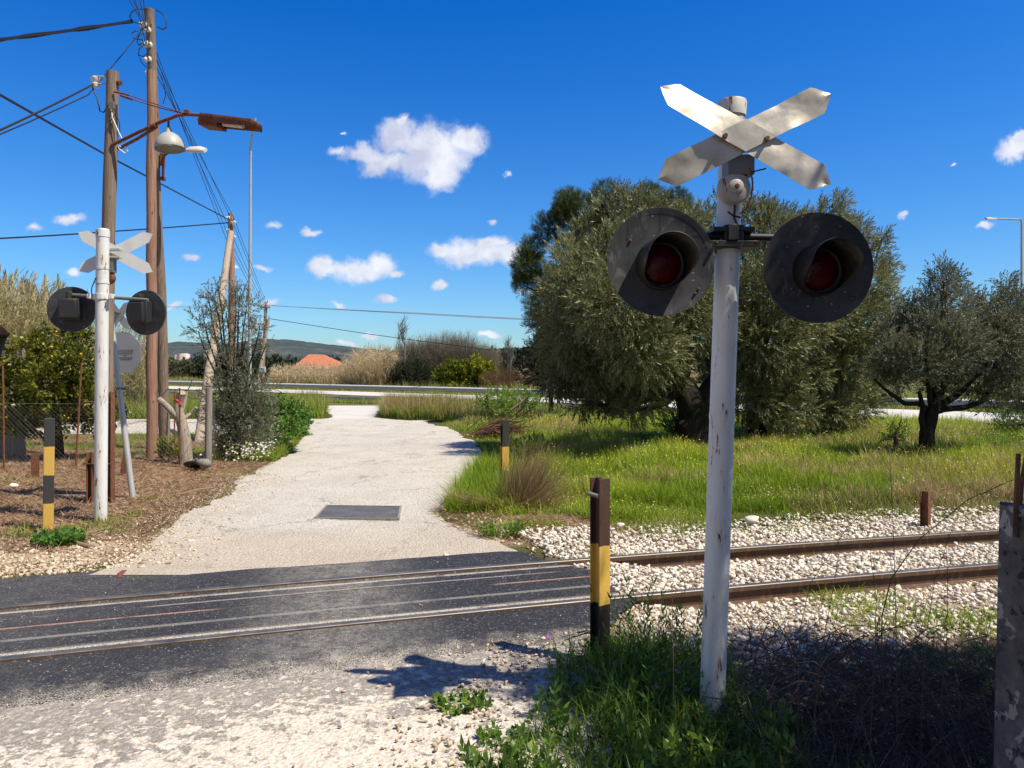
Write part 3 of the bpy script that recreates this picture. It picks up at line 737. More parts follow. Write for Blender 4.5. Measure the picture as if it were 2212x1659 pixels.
# rails
def rail(t0, label):
    prof = [(-.030, -.004), (-.026, .0), (.026, .0), (.030, -.004), (.030, -.034), (.010, -.045), (.008, -.105), (.055, -.120), (.055, -.130), (-.055, -.130), (-.055, -.120), (-.008, -.105), (-.010, -.045), (-.030, -.034)]
    xs = np.linspace(-14, 26, 161); mb = MB(); k = len(prof); vs = []
    for x in xs:
        for a, b in prof:
            px, py = track_pt(float(x), t0+a); vs.append((float(px), float(py), .014+b-.0*0))
    fs = []; n = len(xs)
    for i in range(n-1):
        for j in range(k): fs.append((i*k+j, (i+1)*k+j, (i+1)*k+(j+1) % k, i*k+(j+1) % k))
    mb.add(vs, fs)
    mb.mi = [1 if (q % k) in (0, 1, 2) else 0 for q in range(len(fs))]
    b = G(1106, 1300); o = mb.build('rail', [MT['steel_foot'], MT['rail_head']], smooth=False, base=(float(track_pt(0, t0)[0]), float(track_pt(0, t0)[1]), 0))
    tag(o, label, 'rail', 'rails of the metre-gauge track')
rail(.53, 'far steel rail of the track, the one nearer to the meadow and gravel road')
rail(-.53, 'near steel rail of the track, passing closest behind the white signal pole')

# sleepers, nearly buried in the ballast
def sleepers():
    first = None; k = 0
    for i, x in enumerate(np.arange(1.15, 9.5, .68)):
        c = Vector((*map(float, track_pt(float(x), 0.0)), -.175)); s = float(tc_s(x)); a = math.atan(s)
        if first is None:
            mb = MB(); mb.box(c, (.22, 1.7, .12)); o = mb.build('sleeper', MT['steel_foot'], base=c, bevel=.01); first = o; k = 0
        else:
            o = first.copy(); COL.objects.link(o); o.location = c
        o.rotation_euler = (0, 0, a); tag(o, 'brown sleeper almost buried in the pale ballast under the rails', 'sleeper', 'sleepers buried under the rails')
sleepers()

# ballast and rubble
ROCKS = [hull_T(s, n, f) for s, n, f in ((1, 9, .7), (2, 11, .8), (3, 10, .6), (4, 12, .75), (5, 9, .65), (6, 10, .8), (7, 11, .7), (8, 8, .8))]
def rocks(name, pts, size, mat, lift=0.0, tone=None):
    nb = NB(); n = len(pts); which = RNG.integers(0, len(ROCKS), n)
    for k, (T, F) in enumerate(ROCKS):
        q = np.where(which == k)[0]
        if not len(q): continue
        d = np.stack([RNG.normal(size=len(q))*.35, RNG.normal(size=len(q))*.35, np.ones(len(q))], 1); R = frames(d, RNG.uniform(0, 6.28, len(q)))
        s = size[q]; sc = np.stack([s*RNG.uniform(.8, 1.6, len(q)), s*RNG.uniform(.7, 1.1, len(q)), s*RNG.uniform(.6, 1.2, len(q))], 1)
        tn = RNG.uniform(0, 1, len(q)) if tone is None else np.clip(RNG.normal(tone, .28, len(q)), 0, 1)
        p = pts[q].copy(); p[:, 2] += s*.18+lift; nb.put(T, F, p, R, sc, tn)
    return tag(nb.build(name, mat), kind='stuff')
def ballast():
    n = 54000; x = RNG.uniform(.3, 11, n); t = RNG.uniform(-1.55, 1.95, n); xw, yw = track_pt(x, t)
    e = np.interp(t, [-1.55, -1.0, -.5, 0, .5, 1.0, 2.0], [.95, .70, .70, .70, .62, .55, .5])+(fbm(xw*2, yw*2, 4)-.5)*.5
    keep = (x > e) & ((np.abs(np.abs(t)-.53) > .045)) & (RNG.uniform(0, 1, n) < np.where(t > -1.0, 1, .75)*np.where(x > 7, .5, 1)*np.where(np.abs(t) > 1.6, .5, 1))
    xw, yw, t = xw[keep], yw[keep], t[keep]; z = zg(xw, yw)
    hump = .05*np.exp(-((t-1.5)/.3)**2)*vnoise(xw*1.3, yw, 6)+.03*np.exp(-(t/.28)**2)*vnoise(xw*2, yw*2, 8)
    z = z+hump-np.where(np.abs(np.abs(t)-.53) < .1, .02, 0)+RNG.uniform(-.012, .022, len(z))
    size = (.021+.048*RNG.uniform(0, 1, len(z))**1.8)*np.where(t < -.65, .82, 1)
    rocks('ballast_gravel', np.stack([xw, yw, z], 1), size, MT['ballast'], tone=.74)
    n = 900; x = RNG.uniform(.42, 1.05, n); t = RNG.uniform(-1.35, -.60, n); xw, yw = track_pt(x, t); k_ = xw > np.interp(t, [-1.35, -1.0, -.6], [.15, .52, .72]); xw, yw = xw[k_], yw[k_]; rocks('ballast_gravel', np.stack([xw, yw, np.maximum(zg(xw, yw), -.1)], 1), .014+.045*RNG.uniform(0, 1, len(xw))**1.8, MT['ballast'], tone=.5)
    # the tan stony shoulder on the left side of the road
    n = 9000; x = RNG.uniform(-9, -1.9, n); t = 1.5+np.abs(RNG.normal(0, .75, n)); xw, yw = track_pt(x, t); keep = (xw < road_l(np.clip(yw, 6.3, 25))+.5*RNG.normal(size=n)) & (t < 3.3)
    xw, yw = xw[keep], yw[keep]; rocks('rubble_gravel', np.stack([xw, yw, zg(xw, yw)-.004], 1), RNG.uniform(.012, .055, len(xw))**1.0, MT['rubble'], tone=.55)
    # the rubble behind the weeds, its shade deepened by a darker tone, and loose stones around the apron edge
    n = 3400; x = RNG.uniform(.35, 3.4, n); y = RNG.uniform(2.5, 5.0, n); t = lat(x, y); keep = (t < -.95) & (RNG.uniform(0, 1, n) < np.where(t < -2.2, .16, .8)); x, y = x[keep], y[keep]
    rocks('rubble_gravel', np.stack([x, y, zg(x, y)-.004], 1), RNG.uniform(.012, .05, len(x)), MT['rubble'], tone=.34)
    n = 900; y = RNG.uniform(2.2, 4.9, n); x = np.interp(y, [2.2, 3, 3.7, 4.3, 4.9], [-.75, -.3, -.1, .15, .6])+RNG.normal(0, .22, n)
    rocks('rubble_gravel', np.stack([x, y, zg(x, y)+.012], 1), RNG.uniform(.008, .036, n), MT['rubble'], tone=.5)
    # chippings lying on the tarmac and the apron
    n = 1500; x = RNG.uniform(-3.4, .1, n); y = RNG.uniform(2.2, 4.6, n); t = lat(x, y); keep = t < -1.05+RNG.normal(0, .12, n); x, y = x[keep], y[keep]
    rocks('loose_gravel', np.stack([x, y, np.where(lat(x, y) < -1.3, zg(x, y), -.012)-.001], 1), RNG.uniform(.005, .019, len(x)), MT['rubble'], tone=.6)
    n = 4600; y = RNG.uniform(5.9, 12, n); x = road_l(y)+RNG.normal(-.05, .38, n)-.25*np.exp(-(y-6)/1.2); k_ = lat(x, y) > 1.45; x, y = x[k_], y[k_]; n = len(x); rocks('loose_gravel', np.stack([x, y, zg(x, y)+.004], 1), .006+.026*RNG.uniform(0, 1, n)**2, MT['rubble'], tone=.62)
    n = 260; x = RNG.uniform(-3.5, .6, n); t = RNG.uniform(-1.1, 1.4, n); xw, yw = track_pt(x, t)
    rocks('loose_gravel', np.stack([xw, yw, np.full(n, -.002)], 1), RNG.uniform(.004, .014, n), MT['rubble'], tone=.55)
    n = 700; y = RNG.uniform(6.5, 10.5, n); x = road_r(y)+np.abs(RNG.normal(.1, .5, n)); rocks('rubble_gravel', np.stack([x, y, zg(x, y)], 1), RNG.uniform(.01, .05, n), MT['rubble'], tone=.5)
ballast()

# guard rails
def guardrail(u0, xs, top, label, spacing):
    yy = np.interp(xs, HWX, HWY); sl = np.interp(xs, [-60, -3, 16, 30], [-.5, -.78, -.93, -.9]); k = np.sqrt(1+sl**2); y = yy-u0*k
    pts = [(float(a), float(b), float(c)) for a, b, c in zip(xs, y, top)]
    root = thing('guardrail', label, 'guard rail', (pts[len(pts)//2][0], pts[len(pts)//2][1], 0))
    prof = [(0, -.155), (.03, -.135), (.08, -.10), (.08, -.055), (.015, -.012), (.015, .012), (.08, .055), (.08, .10), (.03, .135), (0, .155)]
    mb = MB(); vs = []; m = len(prof)
    for (a, b, c), s in zip(pts, sl):
        n = Vector((s, -1, 0)).normalized()*(1 if u0 < 2 else -1)
        vs += [Vector((a, b, c-.155))+n*p+Vector((0, 0, q)) for p, q in prof]
    mb.add(vs, [(i*m+j, i*m+j+1, (i+1)*m+j+1, (i+1)*m+j) for i in range(len(pts)-1) for j in range(m-1)])
    o = mb.build('beam', MT['guardrail_steel'], root); so = o.modifiers.new('thick', 'SOLIDIFY'); so.thickness = .006
    d = 0; last = None
    for i, (a, b, c) in enumerate(pts):
        if last is None or (Vector((a, b))-last).length >= spacing:
            last = Vector((a, b)); g = zgf(a, b); p = MB(); s = float(sl[i]); n = Vector((s, -1, 0)).normalized()*(1 if u0 < 2 else -1)
            p.box((a-n.x*.06, b-n.y*.06, (c+g)/2-.1), (.09, .05, max(c-g+.15, .3)), (0, 0, math.atan(s))); p.build('post', MT['galvanised'], root)
xs_ = np.concatenate([np.arange(-90, -30, 2.0), np.arange(-30, 27, 1.0)])
guardrail(0.0, xs_, np.interp(xs_, HWX, HWT), 'long steel guard rail along the far side of the highway, before the dry reeds', 3.9)
xs_ = np.arange(-40, 9.0, 1.0)
guardrail(9.3, xs_, np.interp(xs_, [-40, -3, 9], [.42, .28, .2]), 'low steel guard rail on the near side of the highway, past the gravel road', 3.9)

# ---------------------------------------------------------------- the crossing signals
def board(c, ang, length, w, y, tip=.62):
    "outline of a crossbuck board with pointed ends, as a prism facing -y"
    h = length/2; t = w*tip; e = (Vector((math.cos(ang), 0, math.sin(ang))), Vector((-math.sin(ang), 0, math.cos(ang))))
    return [(-h, 0), (-h+t, -w/2), (h-t, -w/2), (h, 0), (h-t, w/2), (-h+t, w/2)], Vector((c[0], y, c[1])), e[0], e[1]
def sheet_board(root, c, ang, length, w, tw, off):
    "thin sheet board, twisted a little along its length (tw: position, lean) as knocked-about sheet metal is"
    e1 = Vector((math.cos(ang), 0, math.sin(ang))); e2 = Vector((-math.sin(ang), 0, math.cos(ang))); n = Vector((0, -1, 0)); c = Vector(c); h = length/2; tp = w*.5; vs = []; fs = []; N = 49; K = 7
    for i in range(N):
        s = -h+length*i/(N-1); hw = w/2*min(1, (h-abs(s))/tp+.002); a = float(np.interp(s/h, [q[0] for q in tw], [q[1] for q in tw]))
        dent = .0035*math.sin(s*23+ang*3)*math.sin(s*9+1)
        for side in (0, .0025):
            for k in range(K):
                r = (k/(K-1)-.5)*2*hw; vs.append(c+e1*s+e2*(r*math.cos(a))-n*(r*math.sin(a)*1.0+dent*math.cos(k*1.1)+abs(math.sin(a))*w*0+side))
    for i in range(N-1):
        b = i*2*K; q = b+2*K
        for k in range(K-1): fs += [(b+k, b+k+1, q+k+1, q+k), (b+K+k+1, b+K+k, q+K+k, q+K+k+1)]
        fs += [(b, q, q+K, b+K), (b+K-1, b+2*K-1, q+2*K-1, q+K-1)]
    return MB().add(vs, fs).build('crossbuck_board', MT['crossbuck'], root, sharp=50)
def signal_lamp(parent, c, yaw, R, arm_z):
    "backplate with hooded red lens facing -y (local), turned by yaw; returns the lamp"
    c = Vector(c); M = Matrix.Rotation(yaw, 3, 'Z'); ax = M@Vector((0, -1, 0)); ex = M@Vector((1, 0, 0))
    def T(x, y, z): return c+M@Vector((x, y, z))
    lamp = MB()                                                    # housing: a rounded box behind the plate
    for sx, sy, sz, yo in ((.20, .10, .23, .075), (.17, .05, .20, .145)):
        lamp.box(T(0, yo, -.005), (sx, sy, sz), M)
    lamp.box(T(0, .09, .14), (.06, .06, .08), M); lamp.tube([T(0, .09, .1), T(0, .09, arm_z-c.z)], .022, 10)
    o = lamp.build('signal_lamp', MT['black_metal'], parent, bevel=.012)
    bp = MB(); prof = [(.001, .004), (.14, .004), (R*.9, .004), (R-.004, .012), (R, .012), (R, .006), (R-.006, -.002), (.14, -.006), (.001, -.006)]
    bp.lathe(prof, c, ax, 72, capends=False); bp.build('backplate', MT['backplate'], o, sharp=25)
    for (bx, bz) in ((-.135, .09), (.15, -.135), (.165, -.115)):
        bl = MB(); bl.lathe([(.006, 0), (.006, .004), (.003, .006)], T(bx, -.006, bz), ax, 8); bl.build('bolt', MT['rust_dark'], o)
    # visor: long on top, cut away below
    n = 56; vs = []; fs = []; r = .107
    for i in range(n):
        th = 2*math.pi*i/n; f = (1+math.cos(th))/2; Ln = .04+.165*sstep(.02, .62, f)
        for (q, rr) in ((0, r), (.5, r*.995), (1, r*.975)):
            vs.append(T(rr*math.sin(th), -.004-Ln*q, rr*math.cos(th)-.012))
    for i in range(n):
        j = (i+1) % n
        for q in range(2): fs.append((i*3+q, j*3+q, j*3+q+1, i*3+q+1))
    hd = MB().add(vs, fs).build('hood', MT['hood'], o, sharp=60); sm = hd.modifiers.new('thick', 'SOLIDIFY'); sm.thickness = .004; sm.offset = 1
    ln = MB(); ln.lathe([(.090, -.004), (.090, .002), (.083, .009), (.070, .016), (.050, .023), (.027, .027), (.001, .029)], T(0, 0, -.012), ax, 40); ln.build('lens', MT['lens'], o, sharp=60)
    rg = MB(); rg.lathe([(.089, .0), (.089, .014), (.095, .016), (.105, .012), (.105, .0)], T(0, 0, -.012), ax, 40, capends=False); rg.build('lens_ring', MT['black_metal'], o)
    return o

def near_signal():
    base = Vector((.892, 3.45, 0)); root = thing('crossing_signal', 'white railway crossing signal seen from the front, hooded red lamps facing the viewer', 'crossing signal', base, group='railway crossing signals')
    top = Vector((.985, 3.45, 2.745)); ax = (top-base).normalized()
    def on(z): return base+(top-base)*(z/2.745)
    p = MB(); p.tube([base-ax*.2, on(.5), on(1.0), on(1.6), on(2.2), on(2.66)], [.0555, .055, .055, .0545, .054, .054], 40, cap=False)
    p.build('pole', MT['white_paint'], root)
    c = MB(); c.lathe([(.0545, -.06), (.0545, -.012), (.060, -.012), (.0615, .05), (.058, .058), (.052, .050), (.02, .046)], on(2.665), ax, 32, capends=False); c.build('pole_cap', MT['white_paint_rusty'], root)
    # crossbuck
    sheet_board(root, (.995, 3.298, 2.520), rad(-30.0), .838, .127, [(-1, .36), (-.5, .30), (0, .12), (.5, .12), (1, .0)], .0)
    sheet_board(root, (.995, 3.308, 2.520), rad(26.3), .828, .127, [(-1, -.20), (-.5, -.08), (0, .12), (.45, .28), (.7, .02), (1, .04)], .0)
    w = .0625; a, b = rad(-30), rad(26.3); n1 = Vector((-math.sin(a), math.cos(a))); n2 = Vector((-math.sin(b), math.cos(b))); det = n1.x*n2.y-n1.y*n2.x
    def cross(s1, s2): return ((s1*n2.y-s2*n1.y)/det, (n1.x*s2-n2.x*s1)/det)
    pl = MB(); pl.prism([cross(w, w), cross(w, -w), cross(-w, -w), cross(-w, w)], (.995, 3.290, 2.520), (1, 0, 0), (0, .06, 1), .002); pl.build('centre_plate', MT['crossbuck'], root)
    for bx, bz in ((1565, 295), (1655, 301)):
        q = P(bx, bz, 3.293); bo = MB(); bo.lathe([(.0125, .01), (.0125, -.002), (.009, -.012), (.009, -.022)], q, (0, 1, 0), 10); bo.build('bolt', MT['rust_steel'], root)
    br = MB(); br.box((.975, 3.36, 2.52), (.18, .10, .035)); br.box((.975, 3.375, 2.46), (.03, .06, .12)); br.build('board_bracket', MT['grey_iron'], root, bevel=.003)
    # bell under the boards
    bb = MB(); bb.box((.985, 3.37, 2.405), (.115, .10, .085)); bb.box((.972, 3.36, 2.362), (.09, .04, .02)); bb.build('bell_bracket', MT['grey_iron'], root, bevel=.004)
    bc = P(1588, 405, 3.335)
    be = MB(); be.lathe([(.05, .055), (.068, .045), (.071, .02), (.069, .004), (.062, -.008), (.045, -.014), (.034, -.016), (.032, -.022), (.02, -.024)], bc, (0, 1, 0), 40); be.tube([bc+Vector((0, .03, 0)), bc+Vector((0, .09, 0))], .028, 16)
    bell = be.build('bell', MT['bell_paint'], root)
    k = MB(); k.lathe([(.030, .004), (.030, -.005), (.026, -.008)], bc+Vector((0, -.020, 0)), (0, 1, 0), 24); k.build('bell_boss', MT['lamp_grey'], bell)
    k = MB(); k.lathe([(.010, .004), (.010, -.008), (.007, -.011)], bc+Vector((0, -.027, 0)), (0, 1, 0), 12); k.build('bell_nut', MT['rust_dark'], bell)
    # lamps and their arm
    az = 2.115; la = signal_lamp(root, (.6426, 3.345, 1.988), rad(4), .2345, az); lb = signal_lamp(root, (1.317, 3.335, 1.961), rad(1), .238, az-.012)
    a_ = MB(); a_.tube([(.64, 3.425, az), (.9, 3.425, az-.001), (1.34, 3.41, az-.014)], .0165, 14); a_.build('arm', MT['black_metal'], root)
    cl = MB(); cl.box((.967, 3.40, az-.004), (.085, .075, .085)); cl.box((.967, 3.44, az-.045), (.21, .17, .028)); cl.box((.960, 3.365, az+.005), (.045, .03, .07)); cl.box((.967, 3.44, az+.02), (.18, .16, .02))
    for sx in (-1, 1): cl.tube([(.967+sx*.085, 3.35, az-.045), (.967+sx*.085, 3.33, az-.045)], .008, 8)
    cl.build('clamp', MT['black_metal'], root, bevel=.004)
    # cables
    cb = MB(); cb.tube([P(1620, 362, 3.32), P(1626, 395, 3.32), P(1623, 425, 3.33), P(1612, 450, 3.36), P(1598, 462, 3.38)], .0035, 6); cb.build('cable', MT['cable_red'], root)
    cb = MB(); cb.tube([P(1612, 345, 3.34), P(1622, 372, 3.32), P(1655, 364, 3.305)], .0035, 6); cb.tube([P(1616, 350, 3.335), P(1625, 385, 3.325), P(1626, 412, 3.33)], .0035, 6); cb.build('cable', MT['wire'], root)
    cb = MB(); cb.tube([P(1588, 440, 3.37), P(1586, 470, 3.375), P(1592, 485, 3.375), P(1590, 502, 3.38)], .005, 6); cb.tube([P(1572, 457, 3.375), P(1584, 466, 3.37), P(1600, 470, 3.375)], .004, 6); cb.build('cable', MT['wire'], root)
    return root
near_signal()

def far_signal():
    Y = 8.1; b = P(217, 1140, Y); b.z = -.09; top = P(222, 493, Y); H = top.z-b.z
    root = thing('crossing_signal', 'white railway crossing signal seen from behind, beside a yellow and black wooden post', 'crossing signal', b, group='railway crossing signals')
    def on(z): return b+(top-b)*((z-b.z)/H)
    p = MB(); p.tube([on(b.z-.2), on(.5), on(1.2), on(2), on(top.z-.02)], .064, 32); p.build('pole', MT['white_paint'], root)
    for yd, w in ((505, .07), (580, .02), (611, .02)):
        c = MB(); q = on(P(0, yd, Y).z); c.lathe([(.0655, -w/2), (.0685, -w/2), (.0685, w/2), (.0655, w/2)], q, (top-b), 28, capends=False)
        c.build('collar', MT['white_paint'], root)
    tc = MB(); tc.lathe([(.064, 0), (.06, .012), (.02, .016)], on(top.z-.02), (0, 0, 1), 28); tc.build('pole_cap', MT['white_paint'], root)
    # the boards face away, seen past the pole
    cc = P(250, 545, Y+.13); yaw = rad(186); ex = Vector((-math.cos(yaw-math.pi), -math.sin(yaw-math.pi), 0)); ez = Vector((0, 0, 1)); n = ex.cross(ez)
    for k, a in enumerate((rad(-28.5), rad(28.5))):
        e1 = ex*math.cos(a)+ez*math.sin(a); e2 = -ex*math.sin(a)+ez*math.cos(a)
        poly, _, _, _ = board((0, 0), 0, .86, .128, 0); MB().prism(poly, cc+n*(-.004*k), e1, e2, .003).build('crossbuck_board', MT['crossbuck_back'], root)
    br = MB(); br.box(cc+Vector((-.02, -.05, .02)), (.20, .06, .025)); br.box(cc+Vector((-.02, -.05, -.06)), (.20, .06, .02)); br.build('board_bracket', MT['lamp_grey'], root, bevel=.003)
    # bell on the far side
    q = P(238, 601, Y+.12); be = MB(); be.lathe([(.03, -.05), (.066, -.04), (.068, 0), (.05, .03), (.02, .04)], q, (0.3, 1, 0), 28); be.tube([q-Vector((0, .1, 0)), q], .02, 8); be.build('bell', MT['rust_steel'], root)
    bb = MB(); bb.box(P(243, 572, Y+.1), (.05, .08, .17)); bb.build('bell_bracket', MT['grey_iron'], root, bevel=.003)
    # arm and lamps, hoods on the far side
    az = P(0, 641, Y).z; A, B = P(155, 637, Y+.02), P(320, 648, Y-.02)
    am = MB(); am.tube([A, (A+B)/2, B], .018, 12); am.build('arm', MT['grey_iron'], root)
    cl = MB(); q = on(az); cl.box(q+Vector((0, 0, 0)), (.22, .03, .06)); cl.lathe([(.066, -.03), (.074, -.03), (.074, .03), (.066, .03)], q, (0, 0, 1), 24, capends=False); cl.box(q+Vector((-.11, -.03, 0)), (.035, .07, .05)); cl.box(q+Vector((.115, -.03, 0)), (.035, .07, .05)); cl.build('clamp', MT['white_paint'], root, bevel=.003)
    l1 = P(155, 668, Y+.10); l2 = P(314.5, 675, Y+.10)
    signal_lamp(root, l1, math.pi+rad(15), .24, A.z); signal_lamp(root, l2, math.pi-rad(11), .24, B.z)
    cb = MB(); cb.tube([P(207, 600, Y-.06), P(198, 622, Y-.1), P(198, 645, Y-.12), P(204, 655, Y-.06)], .006, 6); cb.build('cable', MT['wire'], root)
far_signal()

# ---------------------------------------------------------------- posts
def ibeam(mb, b, h, w=.1, d=.1, t=.008, yaw=0.0, lean=(0, 0)):
    R = Matrix.Rotation(yaw, 3, 'Z'); b = Vector(b); up = Vector((lean[0], lean[1], 1))
    pts = [(-w/2, -d/2), (w/2, -d/2), (w/2, -d/2+t), (t/2, -d/2+t), (t/2, d/2-t), (w/2, d/2-t), (w/2, d/2), (-w/2, d/2), (-w/2, d/2-t), (-t/2, d/2-t), (-t/2, -d/2+t), (-w/2, -d/2+t)]
    vs = [b+R@Vector((x, y, 0)) for x, y in pts]+[b+up*h+R@Vector((x, y, 0)) for x, y in pts]; n = len(pts)
    mb.add(vs, [(i, (i+1) % n, n+(i+1) % n, n+i) for i in range(n)]+[tuple(range(n-1, -1, -1)), tuple(range(n, 2*n))]); return mb
def hook(root, q, mat='rust_dark', s=1.0, dx=-1):
    h = MB(); h.tube([q+Vector((0, 0, 0)), q+Vector((dx*.03*s, -.01, 0)), q+Vector((dx*.05*s, -.012, .012*s)), q+Vector((dx*.055*s, -.012, .05*s))], .009*s, 8); h.build('hook', MT[mat], root)
b = P(1296, 1400, 4.1); b.z = -.02
root = thing('barrier_post', 'thick rusty steel barrier post with one yellow band, standing in the weeds', 'barrier post', b, group='barrier posts at the crossing')
ibeam(MB(), b-Vector((0, 0, .15)), 1.125, .074, .080, .009, rad(33)).build('post', MT['post_near'], root, smooth=False, bevel=.003)
pn = MB(); q = P(1285, 1068, 4.03); pn.tube([q+Vector((-.035, .0, .006)), q+Vector((-.01, -.01, .0)), q+Vector((.012, -.02, -.006))], .011, 10); pn.build('locking_pin', MT['grey_iron'], root)
b = P(1089, 1040, 10.7); b.z = -.06
root = thing('barrier_post', 'thin barrier post with a yellow band and side hook in the dry grass', 'barrier post', b, group='barrier posts at the crossing')
ibeam(MB(), b-Vector((0, 0, .1)), .1+1.5-97*10.7/FD+.06, .10, .09, .01, rad(20), (.012, 0)).build('post', MT['post_mid'], root, smooth=False, bevel=.003)
hook(root, P(1081, 934, 10.65), s=1.3)
b = P(104, 1147, 7.7); b.z = -.05
root = thing('barrier_post', 'square wooden post with two yellow and two black bands beside the left signal', 'barrier post', b, group='barrier posts at the crossing')
w = MB(); w.box(b+Vector((.006, 0, .51)), (.092, .092, 1.22), (0, .011, .5)); w.build('post', MT['post_wood'], root, smooth=False, bevel=.008)
def stub(xd, yd, Y, h, label, yaw=.5, lean=(0, 0), w=.09):
    b = P(xd, yd, Y); b.z = zgf(b.x, b.y); o = ibeam(MB(), b-Vector((0, 0, .1)), h+.1, w, w, .009, yaw, lean).build('rusty_post', MT['rust_steel'], base=b, smooth=False, bevel=.002)
    tag(o, label, 'post', 'short rusty stubs by the track'); return o
stub(1999, 1120, 8.1, .40, 'short rusty steel stub at the meadow edge beside the ballast', .75, (0, 0), .082)
stub(76, 1022, 11.6, .36, 'short dark rusty stub behind the yellow and black wooden post', .3)
stub(263, 1010, 11.8, .42, 'leaning dark stub behind the grey pipe of the octagonal sign', .3, (.14, 0), .07)

# the concrete fence post close to the camera
b = P(2215, 1659, 2.2); b.z = -.03; ht = P(0, 1090, 2.2).z
root = thing('concrete_post', 'old lichen-spotted concrete post with rusty bars sticking out of its broken top', 'post', b)
cp = MB(); R = rad(12); prev = None; vs = []; N_ = 9
for i in range(N_):
    q = i/(N_-1); s = .067*(1-.10*q); lean = Vector((.018*q, 0, 0))
    for j, (x, y) in enumerate(((-1, -.82), (-.82, -1), (.82, -1), (1, -.82), (1, .82), (.82, 1), (-.82, 1), (-1, .82))):
        jx = random.uniform(-.0025, .0025); top = (.02*random.uniform(-1, .6) if i == N_-1 else 0)
        v = Matrix.Rotation(R, 3, 'Z')@Vector((x*s+jx, y*s+jx, 0)); vs.append(b+v+lean+Vector((0, 0, -.1+q*(ht+.13)+top)))
cp.add(vs, [(i*8+j, i*8+(j+1) % 8, (i+1)*8+(j+1) % 8, (i+1)*8+j) for i in range(N_-1) for j in range(8)]+[tuple((N_-1)*8+j for j in range(8))]); cp.build('post', MT['concrete'], root, sharp=55)
for pts in ([(2193, 1160, 2.17), (2196, 1060, 2.16), (2200, 980, 2.15)], [(2200, 1130, 2.2), (2206, 1050, 2.2), (2222, 960, 2.22)]):
    rb = MB(); rb.tube([P(*q) for q in pts], .0065, 8); rb.build('rebar', MT['rust_dark'], root)

# service cover in the gravel road
c4 = [G(683, 1114), G(858, 1115.5), G(863, 1090), G(708, 1088)]; cz = max(zgf(p.x, p.y) for p in c4)+.011
cv = MB(); cv.add([(p.x, p.y, cz) for p in c4]+[(p.x, p.y, cz-.05) for p in c4], [(0, 1, 2, 3), (7, 6, 5, 4), (0, 4, 5, 1), (1, 5, 6, 2), (2, 6, 7, 3), (3, 7, 4, 0)])
root = thing('service_cover', 'dark rectangular steel cover plate set in the pale gravel road', 'cover', ((c4[0]+c4[2])/2).xy.to_3d()); cv.build('plate', MT['cover_plate'], root, bevel=.004)
fr = MB()
for i in range(4):
    a, d = c4[i], c4[(i+1) % 4]; m = (a+d)/2; v = d-a; out = Vector((v.y, -v.x, 0)).normalized()*.013
    fr.box((m.x+out.x, m.y+out.y, cz-.012), (v.length+.04, .022, .03), (0, 0, math.atan2(v.y, v.x)))
fr.build('frame', MT['fence_post_wood'], root)

# ---------------------------------------------------------------- octagonal sign on a leaning grey pipe
b = P(287, 1078, 9.7); b.z = -.05; t = P(237, 672, 9.9)
root = thing('road_sign', 'leaning grey pipe carrying an octagonal sign and a small grey crossbuck, both seen from behind', 'sign', b)
p = MB(); p.tube([b-(t-b)*.05, b+(t-b)*.5, t], .036, 16); p.build('pole', MT['galvanised'], root)
c = P(266, 762, 10.0); oc = [(.285*math.cos(rad(22.5+45*i)), .285*math.sin(rad(22.5+45*i))) for i in range(8)]
ex = Vector((math.cos(rad(-12)), math.sin(rad(-12)), 0)); ez = Vector((-.03, 0, 1)).normalized()
sp = MB(); sp.prism(oc, c, ex, ez, .004); plate = sp.build('octagon_plate', MT['sign_back'], root)
nrm = Vector((ex.y, -ex.x, 0))
tx = MB()
for r_, (y0, l) in enumerate(((.035, .20), (.012, .22), (-.011, .21), (-.034, .05), (-.066, .21), (-.085, .12))):
    x = -l/2
    while x < l/2:
        wl = random.uniform(.012, .035); tx.box(c+nrm*.0035+ex*(x+wl/2+.03)+Vector((0, 0, y0)), (wl, .001, .007 if r_ != 4 else .013), Matrix(((ex.x, -ex.y, 0), (ex.y, ex.x, 0), (0, 0, 1)))); x += wl+.009
tx.build('lettering', MT['sign_text'], plate, smooth=False)
cx = P(258, 682, 10.0)
for k, a in enumerate((rad(-50), rad(50))):
    e1 = ex*math.cos(a)+Vector((0, 0, 1))*math.sin(a); e2 = -ex*math.sin(a)+Vector((0, 0, 1))*math.cos(a)
    poly, _, _, _ = board((0, 0), 0, .46, .10, 0); MB().prism(poly, cx+nrm*(.005*k), e1, e2, .003).build('crossbuck_board', MT['sign_back'], root)
for yd in (672, 840):
    z = P(0, yd, 9.8).z; q = b+(t-b)*((z-b.z)/(t.z-b.z)); k = MB(); k.box(q+Vector((.02, .06, 0)), (.13, .12, .022)); k.lathe([(.037, -.012), (.042, -.012), (.042, .012), (.037, .012)], q, (t-b), 16, capends=False); k.build('clamp', MT['grey_iron'], root, bevel=.002)

